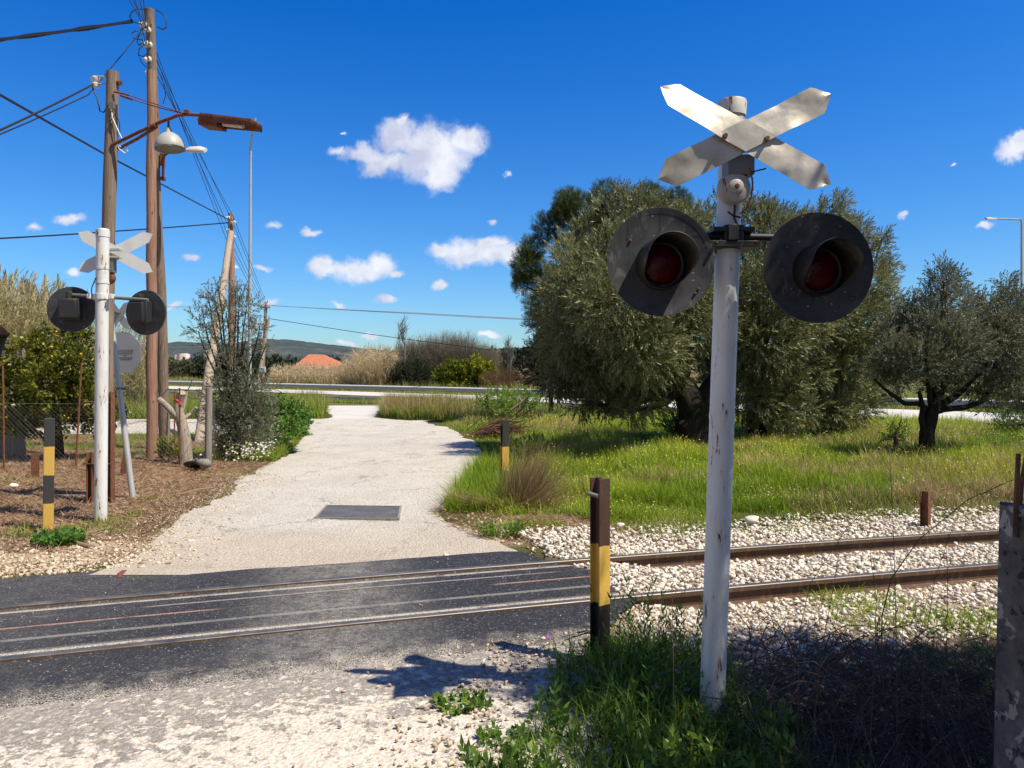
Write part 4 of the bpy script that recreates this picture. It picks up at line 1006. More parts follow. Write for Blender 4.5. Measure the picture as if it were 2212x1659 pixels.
# ---------------------------------------------------------------- wooden poles, lamps, wires
def upole(name, label, b, t, r0, r1, mat, group='wooden utility poles', n=14, wob=.012):
    root = thing(name, label, 'utility pole', b, group=group); b, t = Vector(b), Vector(t); pts = []; rs = []
    for i in range(9):
        q = i/8; pts.append(b.lerp(t, q)+Vector((random.uniform(-wob, wob), random.uniform(-wob, wob), 0))*(0 < i < 8)-Vector((0, 0, .15))*(i == 0)); rs.append(r0+(r1-r0)*q+random.uniform(-.003, .003))
    m = MB(); m.tube(pts, rs, n); m.build('pole', MT[mat], root, sharp=50); return root
def insulator(root, q, ax=(0, 0, 1), s=1.0):
    m = MB(); m.lathe([(.01, -.05), (.03, -.045), (.034, -.02), (.018, -.008), (.032, .008), (.034, .03), (.02, .04), (.008, .045)], q, ax, 14)
    for i in range(len(m.v)): m.v[i] = tuple(Vector(q)+(Vector(m.v[i])-Vector(q))*s)
    return m.build('insulator', MT['porcelain'], root)
def wire(label, pts, r, sag=0.0, mat='wire', n=18, group=None, twist=0):
    "a sagging line through the given points"
    path = []
    for a, c in zip(pts[:-1], pts[1:]):
        a, c = Vector(a), Vector(c)
        for i in range(n):
            q = i/n; path.append(a.lerp(c, q)-Vector((0, 0, sag*4*q*(1-q)*(c-a).length/10)))
    path.append(Vector(pts[-1])); m = MB(); m.tube(path, r, 5)
    if twist:
        for k in range(2):
            m.tube([p+Vector((0, math.cos(i*.5+k*3.1+math.sin(i*.7)), math.sin(i*.5+k*3.1)))*r*.8 for i, p in enumerate(path)], r*.6, 5)
    o = m.build('power_line', MT[mat], base=Vector(pts[0])); return tag(o, label, 'power line', group)

# pole 1, the nearest, clamped between two rusty channels, carrying the brown lamp
Y1 = 9.4; b1 = P(226, 1085, Y1); b1.z = -.04; t1 = P(243.5, 155, Y1)
pole1 = upole('utility_pole', 'grey wooden pole right behind the left signal, carrying the brown lamp', b1, t1, .088, .072, 'wood_grey')
for xd0, xd1, y0, label in ((197, 196, 975, 'left'), (238, 237, 846, 'right')):
    q = P(xd0, 1085, Y1-.08); q.z = -.05; m = MB(); ibeam(m, q-Vector((0, 0, .1)), P(0, y0, Y1).z+.15, .10, .07, .009, rad(90)); m.build('steel_channel', MT['rust_steel'], pole1, smooth=False, bevel=.002)
for yd in (868, 1000):
    m = MB(); m.box(P(218, yd, Y1-.02), (.33, .23, .014)); m.build('strap', MT['rust_dark'], pole1, bevel=.003)
m = MB(); m.box(P(229, 844, Y1-.115), (.05, .004, .32)); st = m.build('sticker', MT['white_sticker'], pole1)
m = MB(); [m.box(P(229+random.uniform(-1.5, 1.5), 820+i*7, Y1-.119), (.03, .002, .016)) for i in range(8)]; m.build('lettering', MT['blue_ink'], st)
ins = insulator(pole1, P(206, 176, Y1+.02), (0, 0, 1), 1.5)
m = MB(); m.tube([P(236, 169, Y1), P(231, 166, Y1), P(203, 165, Y1)], .012, 8); m.tube([P(236, 181, Y1), P(206, 181.5, Y1)], .010, 8); m.build('insulator_bracket', MT['galvanised'], pole1)
m = MB(); m.tube([P(250, 178, Y1), P(261, 179.5, Y1-.02)], .03, 10); m.build('pole_bolt', MT['rust_dark'], pole1)
m = MB(); m.tube([P(241, 280, Y1-.09), P(238, 262, Y1-.1), P(250, 245, Y1-.1), P(258, 262, Y1-.09), P(259, 290, Y1-.09)], .006, 6); m.build('cable', MT['wire'], pole1)
m = MB(); m.tube([P(199, 188, Y1), P(210, 212, Y1), P(216, 240, Y1), P(224, 243, Y1), P(233, 228, Y1-.08)], .008, 6); m.build('cable', MT['wire'], pole1)
m = MB(); m.tube([P(240, 235, Y1-.09), P(243, 255, Y1-.1), P(254, 280, Y1-.1), P(268, 310, Y1-.1), P(276, 327, Y1-.1), P(270, 331, Y1-.1), P(258, 322, Y1-.1), P(253, 312, Y1-.1), P(262, 318, Y1-.1)], .008, 6); m.build('cable', MT['cable_white'], pole1)
m = MB(); m.box(P(241, 228, Y1-.085), (.07, .03, .09)); m.tube([P(240, 236, Y1-.1), P(240, 242, Y1-.1)], .015, 8); m.build('junction_box', MT['grey_iron'], pole1, bevel=.004)
lam = thing('street_lamp', 'rusty brown street lamp on a braced arm, bolted to the nearest wooden pole', 'street lamp', P(241, 312, Y1))
tip = P(404, 247, Y1-.25)
m = MB(); m.tube([P(241, 314, Y1-.08), P(300, 285, Y1-.13), P(350, 262, Y1-.2), P(385, 249, Y1-.24), tip, P(424, 248, Y1-.27), P(443, 250, Y1-.28)], .021, 12); m.build('arm', MT['brown_lamp'], lam)
m = MB(); m.tube([P(255, 322, Y1-.08), P(296, 300, Y1-.12), P(334, 277, Y1-.17)], .019, 10); m.tube([P(325, 279, Y1-.16), P(337, 271, Y1-.18)], .034, 10); m.build('brace', MT['brown_lamp'], lam)
m = MB(); m.tube([P(246, 198, Y1-.07), P(270, 203, Y1-.1), P(278, 206, Y1-.11)], .012, 6); m.tube([P(260, 206, Y1-.05), P(286, 215, Y1-.1)], .014, 6); m.tube([P(278, 206, Y1-.11), P(340, 226, Y1-.2), tip], .006, 6); m.tube([P(286, 215, Y1-.1), P(345, 233, Y1-.2), tip], .006, 6); m.build('stay_rod', MT['brown_lamp'], lam)
m = MB(); m.box(tip+Vector((0, 0, .025)), (.06, .06, .05)); m.build('stay_clamp', MT['brown_lamp'], lam, bevel=.005)
A = P(439, 259, Y1-.28); E = P(556, 272, Y1-.45); d = (E-A); ex = d.normalized(); side = Vector((-ex.y, ex.x, 0)).normalized(); up = ex.cross(side)
if up.z < 0: up = -up
def L3(x, s, z): return A+ex*(x*d.length)+side*s+up*z
m = MB()                                                          # lamp head: a shallow folded box, its glass side open below
sec = [(0, .115, .05, -.05), (.33, .115, .05, -.055), (.33, .115, .05, -.055), (1, .125, .05, -.04)]
vs = []
for x, w, zt, zb in ((0, .10, .055, -.04), (.03, .115, .06, -.05), (.97, .125, .05, -.035), (1.0, .115, .035, -.045)): vs += [L3(x, -w, zb), L3(x, -w*.8, zt), L3(x, w*.8, zt), L3(x, w, zb)]
m.add(vs, [(i*4+j, i*4+(j+1) % 4, (i+1)*4+(j+1) % 4, (i+1)*4+j) for i in range(3) for j in (0, 1, 2)]+[(0, 1, 2, 3), (15, 14, 13, 12)])
head = m.build('lamp_head', MT['brown_lamp'], lam, sharp=25); so = head.modifiers.new('thick', 'SOLIDIFY'); so.thickness = .006
m = MB(); vs = [L3(x, s, z) for x in (.02, .36) for s in (-.105, .105) for z in (-.085, -.045)]; m.add(vs, [(0, 1, 3, 2), (4, 6, 7, 5), (0, 4, 5, 1), (2, 3, 7, 6), (0, 2, 6, 4), (1, 5, 7, 3)]); m.build('gear_box', MT['brown_lamp'], head, bevel=.004)
m = MB(); m.tube([L3(.38, 0, -.02), L3(.75, 0, -.02)], .028, 12); m.build('bulb', MT['porcelain'], head)
m = MB(); m.tube([L3(.94, 0, .05), L3(.94, 0, .09)], .014, 8); m.build('photocell', MT['lamp_grey'], head)
dome = thing('street_lamp', 'grey dome-shaped lamp hanging from the arm of the brown street lamp', 'street lamp', P(366, 262, Y1-.2))
m = MB(); q = P(367.5, 322, Y1-.2); prof = [(.172, .0), (.174, .012), (.168, .05), (.150, .10), (.120, .145), (.085, .175), (.05, .193), (.034, .205), (.030, .245), (.024, .255)]
prof = prof+[(r-.004 if r > .03 else r, h-.003) for r, h in prof[::-1]]; m.lathe(prof, q, (-.09, .04, 1), 40, capends=False); m.build('shade', MT['lamp_grey'], dome, sharp=50)
m = MB(); m.tube([q+Vector((-.02, 0, .24)), P(364, 262, Y1-.2)], .014, 8); m.build('hanger', MT['brown_lamp'], dome)
m = MB(); m.lathe([(.03, .0), (.06, -.03), (.06, -.08), (.03, -.12), (.001, -.13)], q+Vector((-.01, 0, .17)), (0, 0, 1), 20); m.build('bulb', MT['porcelain'], dome)

# the tall pair behind it: a front pole leaning on a taller one
Y2f, Y2b = 14.0, 16.2
b2 = P(328, 992, Y2f); t2 = P(326.5, 154, Y2f)
pole2 = upole('utility_pole', 'tall reddish bare pole in front of the tallest grey one, its top cut off', b2, t2, .102, .078, 'wood_red')
b2b = P(357, 955, Y2b); t2b = P(323, 20, Y2b-.9)
pole3 = upole('utility_pole', 'tallest grey wooden pole, hung with insulators and looped wires at its top', b2b, t2b, .118, .088, 'wood_grey')
def on2(yd): q = (yd-20)/(955-20); return t2b.lerp(b2b, q)
att2 = []
for k, (yd, xd) in enumerate(((52, 309), (65, 319), (94, 315), (97, 322), (128, 320), (157, 323))):
    q = P(xd, yd, Y2b-1.0); insulator(pole3, q, (1, 0, .2), 1.5); m = MB(); m.tube([q, on2(yd)+Vector((0, -.05, 0))], .012, 6); m.build('insulator_pin', MT['galvanised'], pole3); att2.append(q)
def loop(pts, r=.011): m = MB(); m.tube([P(*p) for p in pts], r, 6); m.build('wire_loop', MT['wire'], pole3)
loop([(316, 20, 15.2), (300, 19, 15.0), (286, 24, 14.9), (280, 36, 14.9), (288, 47, 15.0), (306, 52, 15.1)]); loop([(338, 22, 15.2), (352, 30, 15.1), (359, 45, 15.1), (359, 60, 15.1), (350, 64, 15.1), (340, 58, 15.2)])
loop([(310, 55, 15.1), (309, 75, 15.0), (293, 66, 14.9), (285, 72, 14.9), (290, 84, 14.9), (307, 86, 15.0), (311, 96, 15.1)]); loop([(320, 60, 15.1), (305, 62, 15), (296, 90, 14.9), (300, 98, 15), (311, 90, 15.1)])
loop([(312, 96, 15.1), (301, 105, 15), (299, 119, 15), (310, 122, 15), (322, 112, 15.1)]); loop([(300, 119, 15), (305, 134, 15), (316, 145, 15.1), (326, 144, 15.2)], .009); loop([(348, 160, 15.3), (353, 180, 15.3), (358, 205, 15.4), (352, 225, 15.4)], .008)
lamp2 = thing('street_lamp', 'small pale street lamp on a bent pipe fixed to the tallest pole', 'street lamp', on2(390), )
m = MB(); m.tube([P(352.5, 388, 15.6), P(352.5, 344, 15.55), P(355, 335, 15.5), P(364, 330, 15.45), P(380, 327, 15.4), P(403, 325, 15.3)], .028, 10); m.build('arm', MT['brown_lamp'], lamp2)
m = MB(); m.box(P(351, 345, 15.6), (.07, .1, .25)); m.box(P(352, 386, 15.6), (.08, .1, .07)); m.build('bracket', MT['brown_lamp'], lamp2, bevel=.006)
m = MB(); m.tube([P(402, 325, 15.3), P(410, 323, 15.28), P(430, 323, 15.2), P(444, 325, 15.15)], [.06, .085, .095, .06], 14, True, .55); m.build('lamp_head', MT['porcelain'], lamp2)

Y3 = 24; t3 = P(499, 461, Y3); b3 = P(502, 935, Y3); b3.z = -.03
pole4 = upole('utility_pole', 'wooden pole rising out of the young olive bush, wires ending at its top', b3, t3, .115, .085, 'wood_red')
brace3 = upole('brace_pole', 'pale wooden brace leaning against the pole in the young olive bush', G(430, 952), P(499, 503, Y3-.15), .125, .09, 'wood_pale', None)
brace3['category'] = 'brace pole'
for k, yd in enumerate((470, 480, 497, 512, 527)): insulator(pole4, P(493 if k % 2 == 0 else 505, yd, Y3-.12), (1, 0, .2), 1.4)
Y5 = 56; t5 = P(574.5, 657, Y5); b5 = P(566, 838, Y5); b5.z = .3
pole5 = upole('utility_pole', 'distant pole with a crossarm, standing beyond the highway guard rail', b5, t5, .13, .10, 'wood_grey')
m = MB(); m.box(P(574, 664, Y5-.1), (.62, .09, .10)); m.build('crossarm', MT['grey_iron'], pole5)
for xd in (565.5, 571, 577, 583.5): insulator(pole5, P(xd, 659.5, Y5-.1), (0, 0, 1), 1.9)
br5 = upole('brace_pole', 'distant weathered brace leaning beside the crossarm pole', Vector((P(560, 838, Y5).x, Y5-.5, .3)), P(579.5, 690, Y5-.3), .14, .11, 'wood_pale', None); br5['category'] = 'brace pole'
lp = thing('street_lamp', 'small distant lamp head on the crossarm pole beyond the highway', 'street lamp', P(572, 702, Y5))
m = MB(); m.tube([P(573, 700, Y5-.15), P(562, 700, Y5-.4), P(548, 706, Y5-.8)], .035, 8); m.build('arm', MT['galvanised'], lp); m = MB(); m.tube([P(567, 699, Y5-.3), P(552, 699, Y5-.7)], [.12, .09], 10, True, .5); m.build('lamp_head', MT['porcelain'], lp)
sg = thing('marker_sign', 'small white square marker on a thin post behind the young olive bush', 'sign', P(569, 850, 44)); m = MB(); m.box(P(568.5, 798, 44), (.30, .02, .32)); m.build('plate', MT['white_sticker'], sg); m = MB(); m.tube([P(568.5, 845, 44.05), P(568.5, 795, 44.05)], .03, 8); m.build('post', MT['galvanised'], sg)
m = MB(); m.box(P(568, 797, 43.98), (.14, .005, .05)); m.box(P(569, 801, 43.98), (.1, .005, .06)); m.build('lettering', MT['blue_ink'], sg)
# metal lamp columns along the highway
def column(label, xd0, xd1, y0, y1, Y, arm):
    b = P(xd0, y0, Y); b.z = zgf(b.x, b.y); root = thing('lamp_column', label, 'lamp column', b, group='grey highway lamp columns'); t = P(xd1, y1, Y)
    m = MB(); m.tube([b, b.lerp(t, .5), t], [.10, .075, .05], 14); m.build('column', MT['galvanised'], root)
    if arm:
        m = MB(); m.tube([P(*q) for q in arm[0]], .04, 8); m.build('arm', MT['galvanised'], root); m = MB(); m.tube([P(*q) for q in arm[1]], [.05, .12, .10], 10, True, .45); m.build('lamp_head', MT['lamp_grey'], root)
column('thin grey lamp column standing behind the pole with the brace', 538.5, 541.5, 870, 326, 35, ([(541, 330, 35), (539, 330, 34.6), (545, 288, 34), (546, 276, 33)], [(546, 278, 33), (546.5, 268, 32.4), (547, 262, 32)]))
column('grey lamp column with a long arm beyond the olive trees', 2208, 2207, 850, 478, 40, ([(2207, 480, 40), (2204, 474, 39.9), (2150, 472, 39), (2146, 472, 39)], [(2152, 472.5, 39), (2142, 472, 38.8), (2130, 472, 38.6)]))
column('low grey post seen through the olive foliage by the guard rail', 1216, 1217, 845, 752, 44, None)

# wires
wire('thick black bundled cable running to the top of the tallest pole', [P(-260, 128, 9.5), P(0, 85.5, 12.3), P(285, 46, 15.0)], .028, .03, twist=1)
wire('thin sagging cable from the tallest pole past the nearest pole', [P(309, 62, 15.1), P(190, 205, 12), P(0, 290, 9.6), P(-200, 350, 8)], .010, .035, 'wire')
wire('sagging service cable ending at the bracket of the nearest wooden pole', [P(203, 181, Y1), P(0, 281, 7.6), P(-220, 340, 6)], .012, .04)
wire('straight dark cable slanting behind the nearest pole to the pole in the bush', [P(-200, 92, 6.5), P(0, 205, 9.0), P(226, 333, 13.2), P(493, 474, Y3)], .017, .0)
wire('nearly level dark cable behind the left crossbuck', [P(-240, 524, 14), P(0, 515, 16.0), P(240, 500, 19.5), P(493, 481, Y3)], .018, .02)
for k, (x0, yt, xe, ye) in enumerate(((257, 52, 493, 527), (268, 65, 494, 512), (283, 94, 497, 497), (294, 97, 503, 480), (307, 128, 505, 470))):
    a = P(x0, -40, 11.5); q = att2[k]
    wire('one of five thin parallel lines strung past the tallest pole', [a, q, P(xe, ye, Y3-.12)], .0075, .012, group='five parallel lines')
    wire('one of the thin lines going on from the bush pole to the distant pole', [P(xe, ye, Y3-.12), P(566+k*4, 662+k*2, Y5)], .009, .02, group='lines to the distant pole')
for k in range(2): wire('pale twin line crossing the sky above the highway to the pine', [P(577+k*6, 659.5, Y5), P(900, 676+k*2, 56), P(1240, 693+k*2, 56)], .022, .02, 'wire_grey', group='twin lines above the highway')
wire('single dark line falling from the distant pole towards the shrubs', [P(580, 688, Y5), P(800, 722, 54), P(1060, 756, 50)], .022, .01)
for k, y in enumerate((660, 663, 748)): wire('faint distant line behind the tall poles', [P(358, y+2, 60), P(470, y, 60), P(566, y-2, 57)], .014, .02, 'wire_grey', group='faint distant lines')

# ---------------------------------------------------------------- chain link fence with thin rusty posts
def fence():
    root = thing('chain_link_fence', 'sagging chain link fence on thin rusty posts in front of the citrus tree', 'fence', P(200, 1005, 12.9).xy.to_3d())
    A, B = P(-140, 1005, 12.7), P(450, 1003, 13.0); A.z = B.z = -.05; C = Vector((P(552, 880, 20).x, 19.6, -.05))
    for xd, yt, lx, ly, Y in ((6, 790, 9, 965, 12.7), (176, 783, 163, 1002, 12.8), (388, 838, 388, 1005, 12.95), (377, 846, 377, 960, 16), (480, 880, 480, 980, 14.4), (497, 872, 498, 972, 15.6), (519, 860, 519, 960, 17)):
        m = MB(); b = P(lx, ly, Y); b.z = zgf(b.x, b.y)-.1; m.tube([b, P(xd, yt, Y)], .016, 6); m.build('post', MT['rust_steel'], root)
    m = MB(); h = 1.10; cell = .075
    for (p, q) in ((A, B), (B, C)):
        L = (q-p).length; d = (q-p).normalized(); nn = int(L/cell); rows = int(h/cell)
        for s in (-1, 1):
            for i in range(-rows, nn):
                pts = []
                for j in range(rows+1):
                    u = i+j if s > 0 else i+rows-j
                    if 0 <= u <= nn: pts.append(p+d*(u*cell)+Vector((0, (.008 if (j+i) % 2 else -.008), j*cell+.02*math.sin(u*.2))))
                if len(pts) > 1: m.tube([pts[0], pts[-1]], .0013, 3, False)
        m.tube([p+Vector((0, 0, h)), (p+q)/2+Vector((0, 0, h-.03)), q+Vector((0, 0, h))], .004, 4)
    m.build('mesh', MT['wire_grey'], root, smooth=False)
    tp = MB(); q = P(389, 868, 12.9); tp.add([q+Vector(v) for v in ((-.11, 0, .06), (-.03, .01, .03), (-.02, .01, -.02), (-.10, 0, .02), (.0, -.01, .01), (.03, 0, -.08), (-.01, 0, -.09), (-.03, 0, 0))], [(0, 1, 2, 3), (4, 5, 6, 7)]); t_ = tp.build('tape', MT['red_tape'], root); so = t_.modifiers.new('thick', 'SOLIDIFY'); so.thickness = .004
    b = P(449, 1006, 12.6); b.z = -.06; m = MB(); m.tube([b, b+Vector((.01, 0, .7)), b+Vector((.02, 0, 1.35))], .055, 10); o = m.build('corner_post', MT['fence_post_wood'], root)
fence()

# eave of the shed at the left edge of the picture
root = thing('shed', 'small shed of which only the brown roof corner shows at the edge', 'shed', (-11.2, 14, 0)); m = MB()
pk = P(23, 722, 13.5); back = Vector((pk.x, pk.y, 0)).normalized()*2.6+Vector((-.12, 0, 0)); vs = [pk, P(0, 702, 13.5), P(-260, 640, 13.5), P(-260, 722, 13.5)]
m.add(vs+[v+back for v in vs], [(0, 1, 2, 3), (4, 7, 6, 5), (0, 4, 5, 1), (1, 5, 6, 2), (2, 6, 7, 3), (3, 7, 4, 0)]); m.build('roof', MT['shed_roof'], root)
m = MB(); q = P(-150, 722, 13.9); m.box((q.x, 14.9, q.z/2-.03), (1.7, 1.7, q.z), (0, 0, .65)); m.build('wall', MT['fence_post_wood'], root)

# ---------------------------------------------------------------- far houses
def far_houses():
    Y = 110; b = P(690, 800, Y); b.z = .4; root = thing('house', 'distant house with an orange tiled hipped roof above the dry reeds', 'house', b)
    L, Rr = P(625, 797, Y), P(748, 797, Y); z0 = L.z; zr = P(0, 765, Y).z; m = MB(); m.box(((L.x+Rr.x)/2, Y+4, (z0+.4)/2), (Rr.x-L.x-1.0, 7, z0-.4)); m.build('wall', MT['house_white'], root)
    for xw in (640, 668, 700, 726):
        w = MB(); w.box(P(xw, 803, Y+.4), (.9, .2, 1.0)); w.build('window', MT['house_dark'], root)
    r1, r2 = P(668, 765, Y+4), P(700, 766, Y+4); vs = [Vector((L.x, Y, z0)), Vector((Rr.x, Y, z0)), Vector((Rr.x, Y+8, z0)), Vector((L.x, Y+8, z0)), r1, r2]
    m = MB(); m.add(vs, [(0, 1, 5, 4), (1, 2, 5), (2, 3, 4, 5), (3, 0, 4), (3, 2, 1, 0)]); m.build('roof', MT['tiles'], root, smooth=False)
    Y = 130; b = P(400, 800, Y); b.z = .4; root = thing('house', 'distant low house with a red roof edge and white water tanks', 'house', b); x0, x1 = P(330, 0, Y).x, P(456, 0, Y).x; zt = P(0, 785, Y).z
    m = MB(); m.box(((x0+x1)/2, Y+4, (zt+.4)/2), (x1-x0, 8, zt-.4)); m.build('wall', MT['house_white'], root); m = MB(); m.box(((x0+x1)/2, Y+4, zt+.25), (x1-x0+.8, 9, .5)); m.build('roof', MT['red_roof_edge'], root)
    for i in range(5):
        w = MB(); w.box((x0+1.2+i*(x1-x0)/5, Y-.05, zt-1.2), (.9, .2, 1.1)); w.build('window', MT['house_dark'], root)
    for xd, r, h in ((371, .55, 1.0), (384, .9, 1.2), (389, .8, 1.1), (440, .7, 1.0)):
        q = P(xd, 0, Y); m = MB(); m.tube([(q.x, Y+2, zt+.5), (q.x, Y+2, zt+.5+h)], r, 12); m.build('water_tank', MT['house_white'], root)
far_houses()

# ---------------------------------------------------------------- vegetation
BL = [blade_T(b, .03) for b in (.1, .35, .6, .9)]
def grass(nb, x, y, h, w, tone, z=None, lean=.25, leandir=None):
    "adds blades; w = width in metres"
    n = len(x); z = zg(x, y) if z is None else z; pick = RNG.integers(0, 4, n); yaw = RNG.uniform(0, 6.283, n) if leandir is None else leandir+RNG.normal(0, .7, n)
    f = np.stack([np.cos(yaw+1.57)*np.abs(RNG.normal(0, lean, n)), np.sin(yaw+1.57)*np.abs(RNG.normal(0, lean, n)), np.ones(n)], 1); f /= np.linalg.norm(f, axis=1, keepdims=True)
    yd = np.stack([np.cos(yaw+1.57), np.sin(yaw+1.57), np.zeros(n)], 1); xd = np.cross(yd, f); xd /= np.linalg.norm(xd, axis=1, keepdims=True); yd = np.cross(f, xd)
    R = np.stack([xd, yd, f], 2); p = np.stack([x, y, z-.01], 1)
    for k in range(4):
        q = pick == k
        if q.any(): nb.put(BL[k][0], BL[k][1], p[q], R[q], np.stack([w[q]/.03, h[q], h[q]], 1), tone[q])
FL_T = (np.array([(0, 0, 0.)]+[(math.cos(a)*r, math.sin(a)*r, .15*r) for i in range(10) for a, r in [(i*.628, .5 if i % 2 == 0 else .22)]]), np.array([(0, i+1, (i+1) % 10+1) for i in range(10)]))
def flowers(name, mat, x, y, z, size, tone=.5, kind='stuff'):
    n = len(x); f = np.stack([RNG.normal(0, .4, n), RNG.normal(-.3, .4, n), np.ones(n)*.8], 1); nb = NB(); nb.put(FL_T[0], FL_T[1], np.stack([x, y, z], 1), frames(f, RNG.uniform(0, 6, n)), size*RNG.uniform(.7, 1.3, n), np.clip(RNG.normal(tone, .25, n), 0, 1))
    o = nb.build(name, MT[mat]); o['kind'] = kind; return o

def meadow():
    n = 330000; Y = 6.6*np.exp(RNG.uniform(0, math.log(46/6.6), n)); x = RNG.uniform(-.09, .73, n)*Y; y = Y
    t = lat(x, y); wv = (fbm(x*1.1, y*1.1, 21)-.5)*.9; u = hw_u(x, y)
    keep = (t > 1.42+wv*.7+1.45*(1-sstep(.45, 1.5, x))) & (x > road_r(np.clip(y, 6.3, YEND))+.02+jig(y, 2, .4, 1.5)) & (u > 9.9) & ~((y > 25.4) & (x < gap_r(y)+.1)) & (x > -3.4)
    keep &= RNG.uniform(0, 1, n) < np.where(t < 2.2, .55, 1)
    x, y, t = x[keep], y[keep], t[keep]; n = len(x)
    pa = fbm(x*.45, y*.45, 41); pb = fbm(x*1.6, y*1.6, 43)
    h = (.08+.17*sstep(.35, .7, pb)+.12*sstep(.4, .7, pa))*RNG.uniform(.55, 1.25, n)*np.where(t < 2.2, .65, 1)*(1+.25*sstep(14, 22, y))*(.45+.55*sstep(.3, 1.4, x-road_r(np.clip(y, 6.3, YEND))))*(1-.72*np.exp(-(((x-.0)/.8)**2+((y-9.8)/1.5)**2))); w = .0065*(y/7.5)**.85*RNG.uniform(.7, 1.4, n)
    tone = np.clip(.40+1.3*(pa-.42)+RNG.normal(0, .20, n)+.25*sstep(.5, .75, fbm(x*.9+3, y*.9, 47)), 0, 1)
    dry = (fbm(x*.7+20, y*.7, 51) > .56) & (RNG.uniform(0, 1, n) < .40) | ((np.hypot((x-6.2)/1.5, (y-9.3)/1.1) < 1) & (RNG.uniform(0, 1, n) < .55))
    nb = NB(); q = ~dry; grass(nb, x[q], y[q], h[q], w[q], tone[q], lean=.3); o = nb.build('meadow_grass', MT['meadow_grass']); o['kind'] = 'stuff'
    nb = NB(); grass(nb, x[dry], y[dry], h[dry]*1.25, w[dry]*.8, RNG.uniform(.2, 1, dry.sum()), lean=.5); o = nb.build('dry_grass', MT['dry_grass']); o['kind'] = 'stuff'
    i = RNG.choice(n, 6500, replace=False); pf = fbm(x[i]*.5, y[i]*.5, 61); i = i[pf > .46]
    flowers('meadow_flowers', 'flower_yellow', x[i], y[i], zg(x[i], y[i])+h[i]*.9, .02*(y[i]/9)**.6)
    i = RNG.choice(n, 1500, replace=False); i = i[fbm(x[i]*.6+7, y[i]*.6, 63) > .52]; flowers('meadow_flowers', 'flower_white', x[i], y[i], zg(x[i], y[i])+h[i]*.9, .017*(y[i]/9)**.6)
    i = RNG.choice(n, 700, replace=False); i = i[(fbm(x[i]*.8+17, y[i]*.8, 65) > .55) & (y[i] < 14)]; flowers('meadow_flowers', 'flower_purple', x[i], y[i], zg(x[i], y[i])+h[i]*.85, .020)
meadow()

def verges():
    nb = NB(); dn = NB()
    def patch(x, y, hm, wm, tone, dryf=.15, lean=.25):
        q = ~in_road(x, y, -.05); x, y = x[q], y[q]; n = len(x); h = hm*(.45+.9*fbm(x*.8, y*.8, 71))*RNG.uniform(.6, 1.3, n); w = wm*RNG.uniform(.7, 1.4, n); d = RNG.uniform(0, 1, n) < dryf+.25*(fbm(x*.5, y*.5, 73) > .58)
        grass(nb, x[~d], y[~d], h[~d], w[~d], np.clip(tone+RNG.normal(0, .2, (~d).sum()), 0, 1), lean=lean); grass(dn, x[d], y[d], h[d]*1.15, w[d]*.7, RNG.uniform(.2, 1, d.sum()), lean=lean)
    U = RNG.uniform
    # left of the gap and along the side road
    y = U(26.4, 37.6, 17000); patch(gap_l(y)-.1-np.abs(RNG.normal(0, 1, len(y)))*4.5, y, .75, .02, .45, .12)
    x = U(-40, -11, 14000); patch(x, U(26.8, 39, 14000), .55, .022, .40, .35)
    # right of the gap
    y = U(26, 37.5, 15000); patch(gap_r(y)+.15+np.abs(RNG.normal(0, 1, len(y)))*2.2, y, .65, .02, .42, .28)
    # beside the road, left verge by the bush
    y = U(13.6, 20, 8000); patch(road_l(y)-.05-np.abs(RNG.normal(0, .45, len(y))), y, .30, .010, .5, .15)
    # strips around the guard rails
    x = U(-70, 34, 26000); k = U(.25, 1.7, 26000); yy = np.interp(x, HWX, HWY); sl = np.interp(x, [-60, -3, 16, 30], [-.5, -.78, -.93, -.9]); patch(x, yy-k*np.sqrt(1+sl**2), .16, .035, .45, .3)
    x = U(-80, 36, 40000); k = U(.3, 9, 40000); yy = np.interp(x, HWX, HWY); patch(x, yy+k, .75, .04, .45, .35)
    x = U(-30, 20, 9000); k = U(9.6, 10.6, 9000); yy = np.interp(x, HWX, HWY); sl = np.interp(x, [-60, -3, 16, 30], [-.5, -.78, -.93, -.9]); patch(x, yy-k*np.sqrt(1+sl**2), .30, .03, .45, .3)
    o = nb.build('verge_grass', MT['meadow_grass']); o['kind'] = 'stuff'; o = dn.build('dry_grass', MT['dry_grass']); o['kind'] = 'stuff'
    # feathery wild oats right of the gap
    dn = NB(); y = U(26.3, 31, 2600); x = gap_r(y)+.2+np.abs(RNG.normal(0, 1.0, len(y)))*1.6; grass(dn, x, y, U(.5, 1.15, len(x)), U(.008, .016, len(x)), U(.1, .8, len(x)), lean=.25); o = dn.build('wild_oats', MT['dry_grass']); o['kind'] = 'stuff'
verges()

